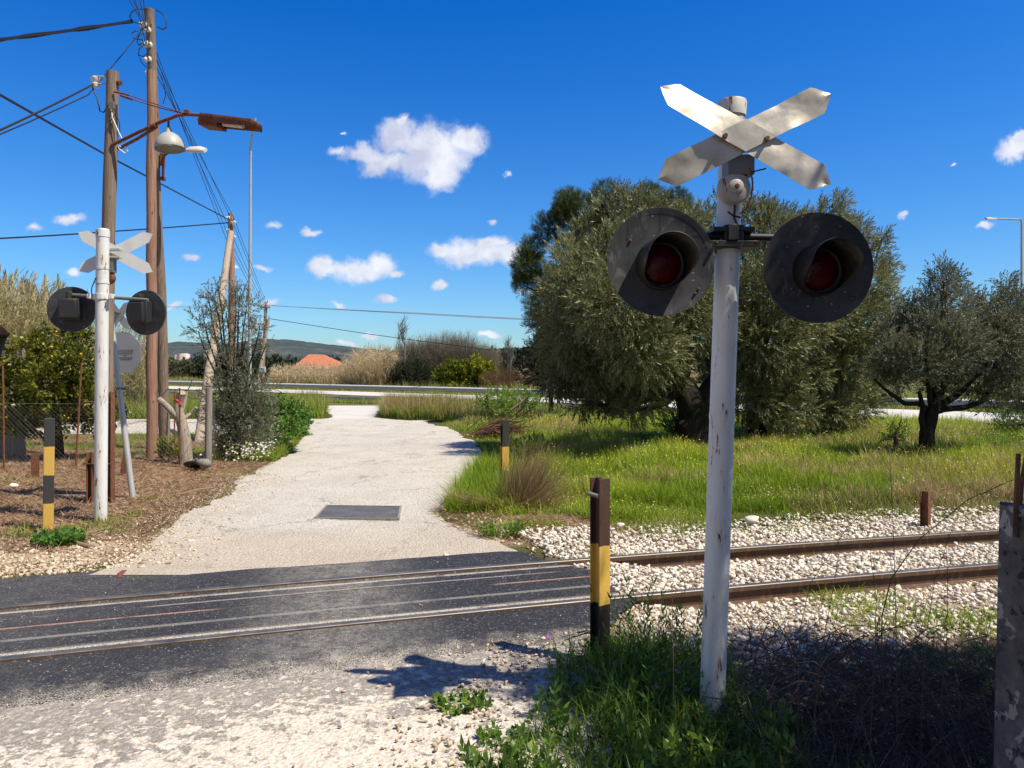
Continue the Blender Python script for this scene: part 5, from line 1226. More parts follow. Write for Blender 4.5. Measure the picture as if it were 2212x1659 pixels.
def litter():
    "dry litter and green patches on the red earth at the left, and at the right edge of the road"
    n = 52000; y = RNG.uniform(6.6, 19.5, n); x = road_l(y)-.05-RNG.uniform(0, 1, n)*(y*.66+road_l(y)+1.2).clip(.5, None); t = lat(x, y); keep = (t > 1.9) & (x > -12) & (fbm(x*1.6, y*1.6, 81) > .36); x, y, t = x[keep], y[keep], t[keep]; n = len(x)
    nb = NB(); yaw = RNG.uniform(0, 6.28, n); el = np.abs(RNG.normal(.05, .35, n)); f = np.stack([np.cos(yaw)*np.cos(el), np.sin(yaw)*np.cos(el), np.sin(el)], 1); L = RNG.uniform(.03, .13, n)
    nb.put(BL[1][0], BL[1][1], np.stack([x, y, zg(x, y)+.006], 1), frames(f, RNG.uniform(0, 6, n)), np.stack([np.full(n, .25)*RNG.uniform(.6, 1.5, n), L, L], 1), np.clip(RNG.normal(.4, .25, n), 0, 1)); o = nb.build('dry_litter', MT['dry_brown']); o['kind'] = 'stuff'
    n = 11000; y = RNG.uniform(7.0, 19.5, n); x = road_l(y)-.1-RNG.uniform(0, 1, n)*8; keep = (lat(x, y) > 2.1) & (x > -12) & (fbm(x*1.1+40, y*1.1, 83) > .45); x, y = x[keep], y[keep]; n = len(x); yaw = RNG.uniform(0, 6.28, n); el = np.abs(RNG.normal(.1, .4, n)); f = np.stack([np.cos(yaw)*np.cos(el), np.sin(yaw)*np.cos(el), np.sin(el)], 1); L = RNG.uniform(.05, .22, n); nb = NB()
    nb.put(BL[1][0], BL[1][1], np.stack([x, y, zg(x, y)+.008], 1), frames(f, RNG.uniform(0, 6, n)), np.stack([np.full(n, .2), L, L], 1), RNG.uniform(.2, 1, n)); o = nb.build('dry_litter', MT['dry_grass']); o['kind'] = 'stuff'
    n = 60000; y = RNG.uniform(7.2, 19.5, n); x = road_l(y)-RNG.uniform(0, 1, n)*8; g = fbm(x*.55+9, y*.9, 77); keep = (g > .55) & (lat(x, y) > 3.0) & (road_l(y)-x > .5); x, y, g = x[keep], y[keep], g[keep]; nb = NB()
    grass(nb, x, y, RNG.uniform(.03, .11, len(x))*(1+sstep(.55, .68, g)), RNG.uniform(.006, .011, len(x)), np.clip(RNG.normal(.45, .2, len(x)), 0, 1), lean=.5); o = nb.build('short_grass', MT['meadow_grass']); o['kind'] = 'stuff'
    # right side of the road: straw litter and low green
    n = 8200; y = RNG.uniform(6.6, 10.5, n); x = road_r(y)+RNG.uniform(-.1, 1.9, n); keep = (lat(x, y) > 1.25) & (fbm(x*2, y*2, 85) > .42); x, y = x[keep], y[keep]; n = len(x); yaw = RNG.uniform(0, 6.28, n); el = np.abs(RNG.normal(.05, .3, n)); f = np.stack([np.cos(yaw)*np.cos(el), np.sin(yaw)*np.cos(el), np.sin(el)], 1); L = RNG.uniform(.05, .2, n); nb = NB()
    nb.put(BL[1][0], BL[1][1], np.stack([x, y, zg(x, y)+.006], 1), frames(f, RNG.uniform(0, 6, n)), np.stack([np.full(n, .2), L, L], 1), RNG.uniform(.1, .9, n)); o = nb.build('dry_litter', MT['dry_grass']); o['kind'] = 'stuff'
    nb = NB(); y = RNG.uniform(8.5, 12.5, 6500); x = road_r(y)+.05+np.abs(RNG.normal(.25, .35, 6500)); grass(nb, x, y, RNG.uniform(.12, .42, 6500)*sstep(7.6, 9, y)+.03, RNG.uniform(.007, .012, 6500), np.clip(RNG.normal(.5, .2, 6500), 0, 1), lean=.35)
    x = RNG.uniform(3.0, 7.5, 5200); t = RNG.uniform(-.46, -.16, 5200)+(fbm(x*2, x*0, 5)-.5)*.2; xw, yw = track_pt(x, t); q = fbm(x*1.1, x*0+2, 91) > .42; xw, yw = xw[q], yw[q]; grass(nb, xw, yw, RNG.uniform(.04, .11, len(xw)), RNG.uniform(.006, .009, len(xw)), RNG.uniform(.2, .9, len(xw)), lean=.5)
    for (xd, yd, r, n_, hh) in ((1165, 1148, .16, 260, .14), (1850, 1285, .22, 320, .12), (2120, 1330, .25, 420, .10), (1960, 1330, .3, 380, .13), (830, 1085, .10, 120, .025), (525, 1030, .25, 200, .05), (1740, 1185, .1, 120, .07), (2100, 1160, .08, 70, .1), (310, 1270, .12, 90, .05), (95, 1225, .1, 80, .04)):
        c = G(xd, yd, -.06); a = RNG.uniform(0, 6.28, n_); rr = r*np.sqrt(RNG.uniform(0, 1, n_)); x = c.x+np.cos(a)*rr*1.7; y = c.y+np.sin(a)*rr; grass(nb, x, y, RNG.uniform(.4, 1.2, n_)*hh, RNG.uniform(.006, .010, n_), np.clip(RNG.normal(.5, .2, n_), 0, 1), lean=.5)
    o = nb.build('short_grass', MT['meadow_grass']); o['kind'] = 'stuff'
litter()

# ---- trees and bushes
def clump_pts(cl, n, shell=.55):
    "points in an uneven clump (cx, cy, cz, rx, ry, rz), with outward directions"
    d = rand_dirs(n); r = shell+(1-shell)*RNG.uniform(0, 1, n)**.6; r *= .72+.56*fbm(d[:, 0]*2.2+cl[0]*3+5, d[:, 1]*2.2+d[:, 2]*2.2+cl[2]*3, 17); inner = RNG.uniform(0, 1, n) < .22; r[inner] *= RNG.uniform(.2, .9, inner.sum())
    return np.array(cl[:3])+d*r[:, None]*np.array(cl[3:6]), d
def foliage(name, clumps, per_m2, spray, mat, parent, upb=.35, droop=0.0, tone=.5, tvar=.2, smin=.7, smax=1.25, cvar=.12, wind=(0, 0, 0)):
    nb = NB(); T, F = spray
    for cl in clumps:
        n = max(8, int(per_m2*(cl[3]*cl[5]+cl[3]*cl[4]+cl[4]*cl[5])*4.2*(cl[6] if len(cl) > 6 else 1))); p, d = clump_pts(cl, n); f = d*.75+np.array([wind[0], wind[1], upb+wind[2]])+RNG.normal(0, .35, (n, 3)); f[:, 2] -= droop*np.clip(-d[:, 2]+.3, 0, 1)
        ct = tone+RNG.normal(0, cvar); nb.put(T, F, p-f/np.linalg.norm(f, axis=1, keepdims=True)*.05, frames(f, RNG.uniform(0, 6.28, n)), RNG.uniform(smin, smax, n), np.clip(ct+RNG.normal(0, tvar, n), 0, 1))
    return nb.build(name, MT[mat], parent)
def CP(Y, rows, dens=1.0, k=1.0):
    "clumps given as (x, y, depth offset, radius[, flatten]) in picture units at depth Y"
    o = []
    for r in rows:
        c = P(r[0], r[1], Y+r[2]); R = r[3]*Y/FD; fl = r[4] if len(r) > 4 else 1.0; o.append((c.x, c.y, c.z, R, R, R*fl, dens))
    return o
def limbs(root, trunk, r0, fork, clumps, mat, every=1, name='trunk', r1=None, wob=.1, lr=.35, split=True):
    "one trunk mesh with limbs reaching into the clumps"
    m = MB(); pts = [Vector(p) for p in trunk]; k = len(pts); r1 = r1 or r0*.7
    m.tube(pts, [r0*(1.25 if i == 0 else 1)*(1-i/(k-1))+r1*(i/(k-1)) for i in range(k)], 12)
    for c in clumps[::every]:
        c = Vector(c[:3]); a = pts[-1] if fork is None else Vector(fork); L = (c-a).length; pp = []; rr = []
        for i in range(6):
            q = i/5; mid = a.lerp(c, q)+Vector((0, 0, -.10*L*math.sin(q*3.1)))*(1 if c.z-a.z < L*.8 else 0)+Vector((random.uniform(-wob, wob), random.uniform(-wob, wob), random.uniform(-wob, wob)))*L*.12*(0 < i < 5)
            pp.append(mid); rr.append(r0*lr*(1-q*.85)+.006)
        m.tube(pp, rr, 7)
    return m.build(name, MT[mat], root, sharp=60)
OLIVE = spray_T(13, .26, .085, .021, 40, 3, .12); OLIVE2 = spray_T(14, .22, .062, .015, 42, 4, .1); CITRUS = spray_T(8, .15, .085, .038, 60, 5, .1); PINE = spray_T(18, .14, .10, .007, 55, 6, 0, .008)
BROAD = spray_T(9, .14, .055, .042, 66, 8, .05); SMALL = spray_T(10, .2, .05, .026, 50, 9, .1); TWIGS = spray_T(6, .5, .30, .008, 28, 10, .05, .01); BIGLEAF = spray_T(9, .5, .26, .13, 55, 12, .1)

def CT(Y, rows):
    "crown clumps drawn in by the length of the shoots that stick out of them"
    return CP(Y, [(r[0], r[1]+16*float(sstep(700, 540, r[1])), r[2], max(r[3]*(1-.05*float(sstep(680, 540, r[1])))-5*float(sstep(680, 540, r[1])), 8))+tuple(r[4:]) for r in rows])
def big_olives():
    Y = 15.6; base = P(1497, 925, Y); base.z = zgf(base.x, base.y)
    t = thing('olive_tree', 'largest old olive tree with a thick dark forked trunk, left of the signal pole', 'tree', base, group='olive trees in the meadow')
    c = CT(Y, [(1232, 548, .2, 52), (1280, 500, .5, 60), (1330, 462, .3, 50), (1395, 450, -.2, 55), (1215, 640, .2, 56), (1262, 600, -1.2, 80), (1350, 540, -1.3, 82), (1430, 520, 0, 75), (1485, 475, .5, 55), (1252, 715, -.8, 72), (1340, 655, -2.2, 86), (1440, 615, -1.8, 82), (1205, 745, .5, 52), (1300, 780, -.8, 62), (1390, 745, -2.2, 72), (1490, 690, -1.4, 72), (1350, 838, -.8, 36), (1240, 795, .2, 48), (1440, 785, -.8, 42), (1372, 885, -1.2, 26), (1270, 845, .3, 30), (1290, 440, .5, 24), (1350, 412, .3, 26), (1262, 872, -.2, 26), (1310, 862, -.4, 30), (1405, 862, -1.0, 28), (1200, 820, .2, 34), (1180, 700, .2, 30), (1300, 425, .2, 16), (1380, 408, .2, 14), (1425, 440, .1, 24)])
    tr = [base-Vector((0, 0, .2)), base.lerp(P(1497, 890, Y), .5), P(1499, 893, Y), P(1490, 865, Y), P(1480, 842, Y), P(1474, 826, Y)]; limbs(t, tr, .33, None, c, 'bark', 1, r1=.24, lr=.42)
    m = MB(); m.tube([P(1490, 900, Y), P(1482, 868, Y-.1), P(1462, 832, Y-.15), P(1436, 808, Y-.2), P(1405, 780, Y-.3)], [.20, .19, .17, .13, .08], 10); m.tube([P(1506, 905, Y), P(1514, 868, Y), P(1534, 835, Y), P(1560, 800, Y), P(1585, 750, Y)], [.22, .2, .18, .14, .08], 10); m.tube([P(1475, 922, Y-.1), P(1488, 905, Y-.1), P(1492, 880, Y-.05)], [.16, .15, .1], 8); m.tube([P(1522, 922, Y), P(1512, 900, Y-.05), P(1506, 870, Y)], [.16, .14, .1], 8); m.build('boughs', MT['bark'], t, sharp=60)
    foliage('crown', c, 132, OLIVE, 'olive_leaf', t, upb=.35, droop=.8, tone=.50, cvar=.14, wind=(.22, 0, 0))
    Y = 17; base = P(1634, 915, Y); base.z = zgf(base.x, base.y); t = thing('olive_tree', 'olive tree right behind the near signal pole, with drooping branches', 'tree', base, group='olive trees in the meadow')
    c = CT(Y, [(1540, 465, 0, 52), (1565, 555, 0, 70), (1622, 470, .5, 62), (1680, 505, 0, 66), (1600, 650, -1, 72), (1535, 640, -.5, 70), (1530, 730, -.3, 60), (1710, 560, .3, 62), (1745, 640, .2, 60), (1680, 615, -1.5, 76), (1650, 735, -1.5, 72), (1588, 760, 0, 54), (1720, 700, -1, 64), (1680, 825, -.5, 54), (1740, 795, 0, 54), (1612, 838, .5, 40), (1640, 440, .3, 28), (1560, 420, .3, 24), (1690, 450, .3, 24), (1700, 880, -.5, 34), (1655, 880, -.8, 30), (1730, 885, -.6, 32), (1610, 885, -.6, 28), (1690, 900, -1.0, 28), (1640, 855, -1.2, 34), (1600, 425, .2, 14), (1660, 435, .2, 14), (1715, 460, .2, 16)])
    limbs(t, [base-Vector((0, 0, .2)), P(1634, 880, Y), P(1630, 850, Y), P(1626, 815, Y)], .20, None, c, 'bark', 1, r1=.16, lr=.45)
    foliage('crown', c, 112, OLIVE, 'olive_leaf', t, upb=.35, droop=.8, tone=.52, cvar=.14, wind=(.25, 0, 0))
    Y = 18.5; base = P(1812, 905, Y); base.z = zgf(base.x, base.y); t = thing('olive_tree', 'pale windblown olive tree behind the right lamp disc, leaves down to the grass', 'tree', base, group='olive trees in the meadow')
    c = CT(Y, [(1742, 475, 0, 44), (1790, 455, 0, 46), (1832, 500, 0, 54), (1880, 535, 0, 44), (1800, 580, -1, 62), (1868, 615, -.5, 54), (1780, 660, -1.5, 62), (1850, 695, -1, 62), (1902, 660, 0, 42), (1820, 775, -1, 58), (1760, 760, -.5, 54), (1880, 765, 0, 44), (1800, 850, -.5, 42), (1738, 865, 0, 36), (1770, 890, -.7, 32), (1820, 885, -.8, 32), (1865, 880, -.5, 28), (1800, 880, -1.2, 30), (1915, 565, .2, 26), (1815, 425, 0, 24), (1905, 500, .2, 20), (1850, 855, -.3, 34), (1925, 720, .2, 36), (1900, 830, .2, 40), (1750, 560, .2, 56)])
    limbs(t, [base-Vector((0, 0, .2)), P(1810, 870, Y), P(1808, 830, Y)], .18, None, c, 'bark', 1, r1=.15, lr=.45)
    foliage('crown', c, 100, OLIVE, 'olive_leaf', t, upb=.35, droop=.5, tone=.62, cvar=.14, wind=(.45, 0, .05))
    Y = 13.5; base = P(2004, 966, Y); base.z = zgf(base.x, base.y); t = thing('olive_tree', 'smaller grey olive tree with a short bare trunk, near the right picture edge', 'tree', base, group='olive trees in the meadow')
    c = CT(Y, [(2040, 598, 0, 34, 1.1), (2048, 655, 0, 50), (1992, 700, 0, 42), (1940, 757, -.3, 38), (2000, 775, -.5, 50), (2072, 750, -.5, 56), (2132, 680, 0, 44), (2190, 700, 0, 52), (2152, 760, 0, 52), (2205, 800, 0, 52), (2100, 825, 0, 38), (1952, 815, 0, 26), (2030, 832, 0, 34), (2140, 850, 0, 34), (2250, 740, .3, 62), (2185, 640, 0, 28), (2062, 590, .1, 18), (2095, 720, .5, 46), (2170, 720, -.4, 44), (1975, 740, .5, 40), (2030, 720, -.4, 44), (2210, 850, .3, 40), (1915, 775, .2, 30), (1930, 720, .3, 32), (1960, 680, .2, 26), (1905, 800, .2, 22), (2240, 690, .3, 50), (2180, 610, .3, 22), (2030, 560, .1, 12), (1975, 655, .1, 22), (2300, 800, .2, 60)])
    lm = [c[i] for i in (0, 2, 4, 5, 6, 8, 10)]; tr = [base-Vector((0, 0, .2)), P(2002, 935, Y), P(2010, 905, Y), P(2014, 882, Y)]
    m = limbs(t, tr, .13, None, lm, 'bark', 1, r1=.115, lr=.42)
    m = MB(); m.tube([P(2010, 890, Y), P(1985, 872, Y), P(1955, 872, Y-.1), (P(1930, 855, Y-.1)), P(1905, 835, Y-.1), P(1888, 818, Y-.1)], [.055, .045, .04, .034, .026, .014], 8); m.tube([P(2012, 892, Y), P(2040, 884, Y), P(2085, 880, Y-.1), P(2120, 868, Y), P(2142, 840, Y), P(2150, 780, Y), P(2160, 730, Y)], [.06, .055, .05, .045, .04, .025, .012], 8); m.tube([P(1998, 940, Y-.05), P(1990, 905, Y-.05), P(1994, 880, Y-.05), P(1985, 845, Y)], [.06, .05, .05, .03], 8); m.build('limbs', MT['bark'], t)
    foliage('crown', c, 185, OLIVE2, 'olive_leaf_grey', t, upb=.4, droop=.3, tone=.42, wind=(.3, 0, .05))
    Y = 24; base = P(1330, 905, Y); base.z = zgf(base.x, base.y); t = thing('pine_tree', 'dark green umbrella pine mostly hidden behind the largest olive tree', 'tree', base)
    c = CP(Y, [(1138, 572, 0, 34), (1150, 540, 0, 30), (1190, 492, 0, 38), (1130, 615, .2, 24), (1160, 658, 0, 28), (1225, 440, -.3, 30), (1130, 590, 0, 24), (1190, 610, .4, 40), (1240, 450, 0, 40), (1215, 465, -.3, 26), (1310, 434, .2, 42), (1400, 438, 0, 44), (1460, 440, -.5, 34), (1475, 460, -.4, 24), (1290, 500, .6, 50), (1380, 500, .6, 50), (1150, 690, .2, 18), (1180, 690, .2, 18)])
    limbs(t, [base-Vector((0, 0, .2)), P(1328, 800, Y), P(1318, 650, Y)], .24, None, c, 'bark', 1, r1=.18, lr=.35)
    foliage('crown', c, 210, PINE, 'pine_needle', t, upb=.6, tone=.5, tvar=.22, smin=.7, smax=1.15)
    Y = 29; base = P(1190, 850, Y); base.z = zgf(base.x, base.y); t = thing('shrub', 'dark evergreen shrub in the shade under the left edge of the big olive', 'shrub', base)
    c = CT(Y, [(1190, 730, 0, 30), (1170, 770, 0, 38), (1225, 780, 0, 40), (1150, 800, 0, 26), (1195, 815, -.3, 40), (1280, 800, 0, 40), (1340, 810, 0, 40), (1240, 830, -.3, 30), (1410, 815, 0, 30)]); limbs(t, [base, P(1190, 820, Y)], .08, None, c, 'bark', 2, name='stem'); foliage('foliage', c, 62, OLIVE, 'dark_leaf', t, tone=.4, smin=.9, smax=1.6)
big_olives()

def left_trees():
    Y = 14.0; base = P(127, 995, Y); base.z = zgf(base.x, base.y); t = thing('citrus_tree', 'yellow green citrus tree with dark rough trunk behind the left signal', 'tree', base)
    c = CP(Y, [(120, 745, 0, 36), (62, 775, 0, 46), (160, 785, -.3, 42), (22, 835, 0, 50), (100, 840, -.4, 52), (180, 850, -.2, 38), (205, 800, .2, 32), (60, 908, 0, 38), (140, 895, -.2, 36), (15, 905, 0, 34), (222, 860, 0, 26), (-60, 830, 0, 62), (205, 905, .1, 28), (85, 735, .1, 24), (175, 735, .1, 24), (245, 895, .2, 22), (-50, 760, .2, 40)])
    limbs(t, [base-Vector((0, 0, .15)), P(127, 960, Y), P(124, 930, Y), P(122, 900, Y)], .085, None, c, 'bark', 2, r1=.075, lr=.4)
    foliage('crown', c, 110, CITRUS, 'citrus_leaf', t, upb=.2, droop=.5, tone=.5, tvar=.26)
    fr = NB(); T, F = ico_T(2, 3, 0, 1); cc = c[:10]; p = np.concatenate([clump_pts(q, 12, .9)[0] for q in cc]); fr.put(T, F, p, frames(rand_dirs(len(p))), RNG.uniform(.036, .052, len(p)), RNG.uniform(0, .6, len(p))); fr.build('fruit', MT['flower_yellow'], t)
    Y = 14.3; base = P(515, 988, Y); base.z = zgf(base.x, base.y); t = thing('young_olive_bush', 'grey leaved young olive bush, airy on top, dense at the foot, by the road', 'bush', base)
    up = CP(Y, [(488, 675, 0, 34), (440, 690, 0, 26), (532, 668, 0, 30), (470, 735, 0, 38), (530, 735, 0, 38), (462, 640, 0, 22), (518, 640, 0, 20), (562, 705, 0, 20), (428, 715, 0, 18), (575, 745, 0, 16), (500, 790, -.2, 38), (450, 640, 0, 12), (470, 610, 0, 9), (508, 622, 0, 10)], .8)
    lo = CP(Y, [(482, 855, -.2, 42), (540, 845, -.2, 42), (520, 905, -.3, 50), (562, 895, 0, 34), (492, 950, -.3, 40), (548, 950, -.3, 38), (470, 905, -.2, 26), (520, 970, -.4, 30)], 1.25)
    c = up+lo; limbs(t, [base-Vector((0, 0, .1)), P(512, 960, Y), P(508, 920, Y)], .05, None, up, 'bark', 1, name='stem', r1=.045, lr=.45); foliage('foliage', up, 82, OLIVE2, 'olive_leaf_grey', t, upb=.5, tone=.48); foliage('foliage', lo, 100, OLIVE2, 'olive_leaf_grey', t, upb=.3, tone=.34)
    base = P(402, 992, 13.35); base.z = zgf(base.x, base.y); Y = 13.35; t = thing('pruned_tree', 'pale forked trunk of a hard pruned tree behind the fence', 'tree', base)
    m = MB(); m.tube([base-Vector((0, 0, .1)), P(400, 950, Y), P(394, 920, Y), P(386, 890, Y), P(384, 872, Y)], [.125, .10, .09, .085, .08], 12); m.tube([P(390, 905, Y), P(372, 890, Y-.05), P(355, 872, Y-.1), P(343, 862, Y-.1)], [.07, .06, .05, .05], 10); m.tube([P(386, 880, Y), P(389, 862, Y), P(393, 848, Y-.05)], [.08, .075, .07], 10); m.tube([P(390, 890, Y), P(398, 868, Y+.1), P(402, 845, Y+.1)], [.05, .04, .035], 8); m.tube([P(396, 905, Y), P(412, 893, Y+.1), P(424, 880, Y+.1)], [.04, .03, .03], 8)
    m.build('trunk', MT['bark_pale'], t); m = MB()
    for q in ([(343, 862), (340, 845), (341, 832)], [(345, 860), (355, 848), (364, 838)], [(402, 846), (410, 836), (416, 818)], [(343, 863), (338, 852), (336, 846)]): m.tube([P(a, b, Y) for a, b in q], .009, 5)
    m.build('twigs', MT['twig_grey'], t)
    # low bright bush by the tall poles
    Y = 13.7; base = P(365, 985, Y); base.z = zgf(base.x, base.y); t = thing('bush', 'small bright green bush between the tall poles and the pruned tree', 'bush', base); c = CP(Y, [(358, 965, 0, 17), (372, 972, 0, 14), (347, 978, 0, 12)]); foliage('foliage', c, 260, SMALL, 'bush_yellow', t, tone=.6, smin=.5, smax=.9); limbs(t, [base, P(362, 975, Y)], .012, None, c, 'twig', name='stem')
    # mallow and daisies on the verge
    Y = 15.6; base = P(612, 965, Y); base.z = zgf(base.x, base.y); t = thing('mallow_bush', 'lush green mallow bush at the left road edge beside the young olive', 'bush', base)
    c = CP(Y, [(598, 885, 0, 30), (636, 893, 0, 26), (655, 905, .2, 18), (580, 925, -.4, 30), (628, 925, -.4, 26), (600, 950, -.6, 22), (570, 965, -.8, 22), (590, 975, -1, 16), (646, 925, -.1, 20)]); foliage('foliage', c, 150, BROAD, 'mallow_leaf', t, upb=.6, tone=.5, smin=.7, smax=1.3); limbs(t, [base, P(610, 940, Y)], .02, None, c, 'twig', name='stem')
    n = 420; q = RNG.uniform(0, 1, n); y = RNG.uniform(12.6, 16.6, n); x = road_l(y)-.12-np.abs(RNG.normal(0, .33, n)); z = zg(x, y)+RNG.uniform(.12, .36, n); flowers('daisies', 'flower_white', x, y, z, .045)
    y = RNG.uniform(12.6, 16.6, 160); x = road_l(y)-.15-np.abs(RNG.normal(0, .35, 160)); flowers('daisies', 'flower_yellow', x, y, zg(x, y)+RNG.uniform(.12, .36, 160), .035)
left_trees()

def reeds(name, rows, mat, tonem=.5, plume=.3):
    nb = NB()
    for (x0, x1, Y0, Y1, n, h0, h1) in rows:
        xx = RNG.uniform(x0, x1, n); Y = RNG.uniform(Y0, Y1, n); x = (xx-CX)*Y/FD; q_ = hw_u(x, Y) < -1.2 if Y0 > 40 else np.ones(n, bool); Y, x = Y[q_], x[q_]; n = len(x); h = RNG.uniform(h0, h1, n)*(.75+.5*fbm(x*.5, Y*.5, 95)); w = .010*Y/22*RNG.uniform(.8, 1.6, n); tone = np.clip(RNG.normal(tonem, .22, n), 0, 1); z = zg(x, Y); grass(nb, x, Y, h, w*1.6, tone, z, lean=.10)
        k = 3; i = np.repeat(np.arange(n), k); hh = RNG.uniform(.25, .95, n*k)*h[i]; yaw = RNG.uniform(0, 6.28, n*k); f = np.stack([np.cos(yaw), np.sin(yaw), RNG.uniform(.5, 1.6, n*k)], 1); L = RNG.uniform(.14, .24, n*k)*h[i]; nb.put(BL[3][0], BL[3][1], np.stack([x[i], Y[i], z[i]+hh], 1), frames(f, RNG.uniform(0, 6, n*k)), np.stack([w[i]/.03*1.4, L, L], 1), np.clip(tone[i]+RNG.normal(0, .1, n*k), 0, 1))
        i = np.where(RNG.uniform(0, 1, n) < plume)[0]; T, F = spray_T(12, 1, .35, .08, 22, 15, .1, .02); f = np.stack([RNG.normal(.15, .2, len(i)), RNG.normal(0, .2, len(i)), np.ones(len(i))], 1); nb.put(T, F, np.stack([x[i], Y[i], z[i]+h[i]*.92], 1), frames(f, RNG.uniform(0, 6, len(i))), h[i]*.13, np.clip(RNG.normal(.75, .15, len(i)), 0, 1))
    o = nb.build(name, MT[mat]); o['kind'] = 'stuff'; return o
reeds('reed_bed', [(585, 770, 60, 68, 3000, .9, 1.85), (765, 860, 57, 65, 2000, 1.7, 3.1), (740, 790, 58, 66, 500, 1.3, 2.5), (860, 930, 60, 63, 500, 2.0, 3.2), (1130, 1500, 58, 64, 1500, 1.6, 2.6)], 'reed_dry', .55, .25)
reeds('reed_thicket', [(-120, 130, 22, 27, 3400, 2.7, 4.4), (130, 225, 24, 28, 420, 2.6, 3.9), (232, 322, 30, 34, 380, 2.4, 3.6)], 'reed_green', .5, .22)

def shrubs():
    def bush(label, Y, rows, spray, mat, dens, tone=.5, upb=.3, smin=.7, smax=1.3, base=None, name='shrub', cat='shrub', stem='twig'):
        c = CP(Y, rows); mx = sum(r[0] for r in rows)/len(rows); b = Vector((P(mx, 0, Y).x, Y, 0)); b.z = zgf(b.x, b.y); t = thing(name, label, cat, b); limbs(t, [b-Vector((0, 0, .1)), b+Vector((0, 0, .25))], .05, None, c, stem, name='stem', lr=.5); foliage('foliage', c, dens, spray, mat, t, upb=upb, tone=tone, smin=smin, smax=smax, cvar=.16)
    bush('dark green rounded shrub at the right end of the dry reeds', 57, [(872, 806, 0, 22), (898, 802, 0, 24), (856, 820, 0, 16), (890, 820, -.5, 24), (920, 815, 0, 18)], SMALL, 'far_tree', 60, .6, .4, 1.5, 2.6)
    bush('wide grey thicket of bare twigs behind the yellow green bush', 60, [(920, 775, 0, 30), (960, 770, 0, 34), (1000, 775, 0, 34), (1030, 785, 0, 26), (940, 800, 0, 30), (985, 795, 0, 34), (890, 775, 0, 24), (1055, 785, 0, 22), (920, 800, 0, 26), (1020, 800, 0, 26)], TWIGS, 'bush_grey', 60, .5, 1.1, 1.0, 2.0, stem='twig_grey')
    bush('yellow green leafy bush by the guard rail, before the bare thicket', 54.5, [(975, 808, 0, 20), (1000, 810, 0, 20), (1030, 805, 0, 22), (1050, 812, 0, 16), (990, 822, -.3, 18), (1025, 823, -.3, 16), (960, 818, 0, 12)], BIGLEAF, 'bush_yellow', 34, .55)
    bush('reddish brown dry bush at the guard rail, right of the yellow green bush', 51.5, [(1085, 820, 0, 22), (1060, 828, 0, 18), (1110, 828, 0, 20), (1135, 832, 0, 14), (1085, 835, -.3, 20)], TWIGS, 'bush_red', 52, .5, .7, .7, 1.3, stem='twig_red')
    bush('green bramble patch above the heap of cut branches', 23, [(1075, 862, 0, 20), (1110, 858, 0, 22), (1140, 865, 0, 18), (1045, 872, 0, 14), (1160, 872, 0, 14), (1095, 875, -.5, 18)], SMALL, 'weed_leaf', 95, .6, .5, .8, 1.5, name='bramble')
    for (xd, n, label, r, hh) in ((1935, 0, 'low green bush in the meadow left of the small olive trunk', 26, 930), (2190, 1, 'dark low bush in the meadow at the right picture edge', 40, 905)):
        bush(label, 15 if n == 0 else 19, [(xd, hh, 0, r*.7), (xd-r*.6, hh+10, 0, r*.5), (xd+r*.6, hh+8, 0, r*.5)], SMALL, 'weed_leaf', 130, .35, .5, .6, 1.1)
    bush('dark leafy sapling in the grass at the foot of the large olive', 15.8, [(1462, 900, 0, 18), (1440, 912, 0, 15), (1478, 925, 0, 18), (1452, 935, 0, 16)], SMALL, 'weed_leaf', 120, .2, .6, .8, 1.4, name='sapling')
    # low hedge of scrub under the guard rail on the right
    # bare trees against the sky
    for (xd, yb, yt, Y, label, sp) in ((872, 810, 684, 57, 'slender leafless tree rising above the thicket beyond the highway', 26), (1100, 815, 730, 52, 'leafless shoots rising in front of the hills near the pine', 34)):
        b = P(xd, yb, Y); t = thing('bare_tree', label, 'tree', Vector((b.x, Y, .4))); m = MB(); rr = random.Random(int(xd))
        top = P(xd-3, yt+10, Y); m.tube([Vector((b.x, Y, .3)), b.lerp(top, .5)+Vector((.15, 0, 0)), top], [.08, .05, .015], 6)
        for i in range(34):
            q = rr.uniform(.15, .95); a = b.lerp(top, q); L = (yb-yt)*Y/FD*.42*(1.15-q); an = rr.uniform(-1, 1); e = a+Vector((an*L*.45*sp/26, rr.uniform(-.5, .5), L)); md = a.lerp(e, .5)+Vector((an*.12, 0, -.05)); m.tube([a, md, e], [.028, .018, .007], 4)
            for k in range(3): s_ = a.lerp(e, rr.uniform(.4, .9)); m.tube([s_, s_+Vector((rr.uniform(-.35, .35), 0, rr.uniform(.2, .6)))], [.012, .006], 3)
        m.build('branches', MT['twig_grey'], t)
    # heap of cut branches
    Y = 19; b = P(1092, 893, Y); b.z = zgf(b.x, b.y); t = thing('branch_heap', 'heap of cut brown branches lying in the meadow beyond the barrier post', 'branch heap', b); m = MB(); rr = random.Random(5)
    for i in range(190):
        u = rr.gauss(0, .28); a = b+Vector((u-.35, rr.gauss(0, .25), rr.uniform(.02, .34)*(1-abs(u)*.9))); d = Vector((rr.uniform(.4, 1.0), rr.gauss(0, .3), rr.gauss(.0, .22))).normalized()*rr.uniform(.35, .9); m.tube([a, a+d*.5+Vector((0, 0, .03)), a+d], [.012, .010, .005], 4)
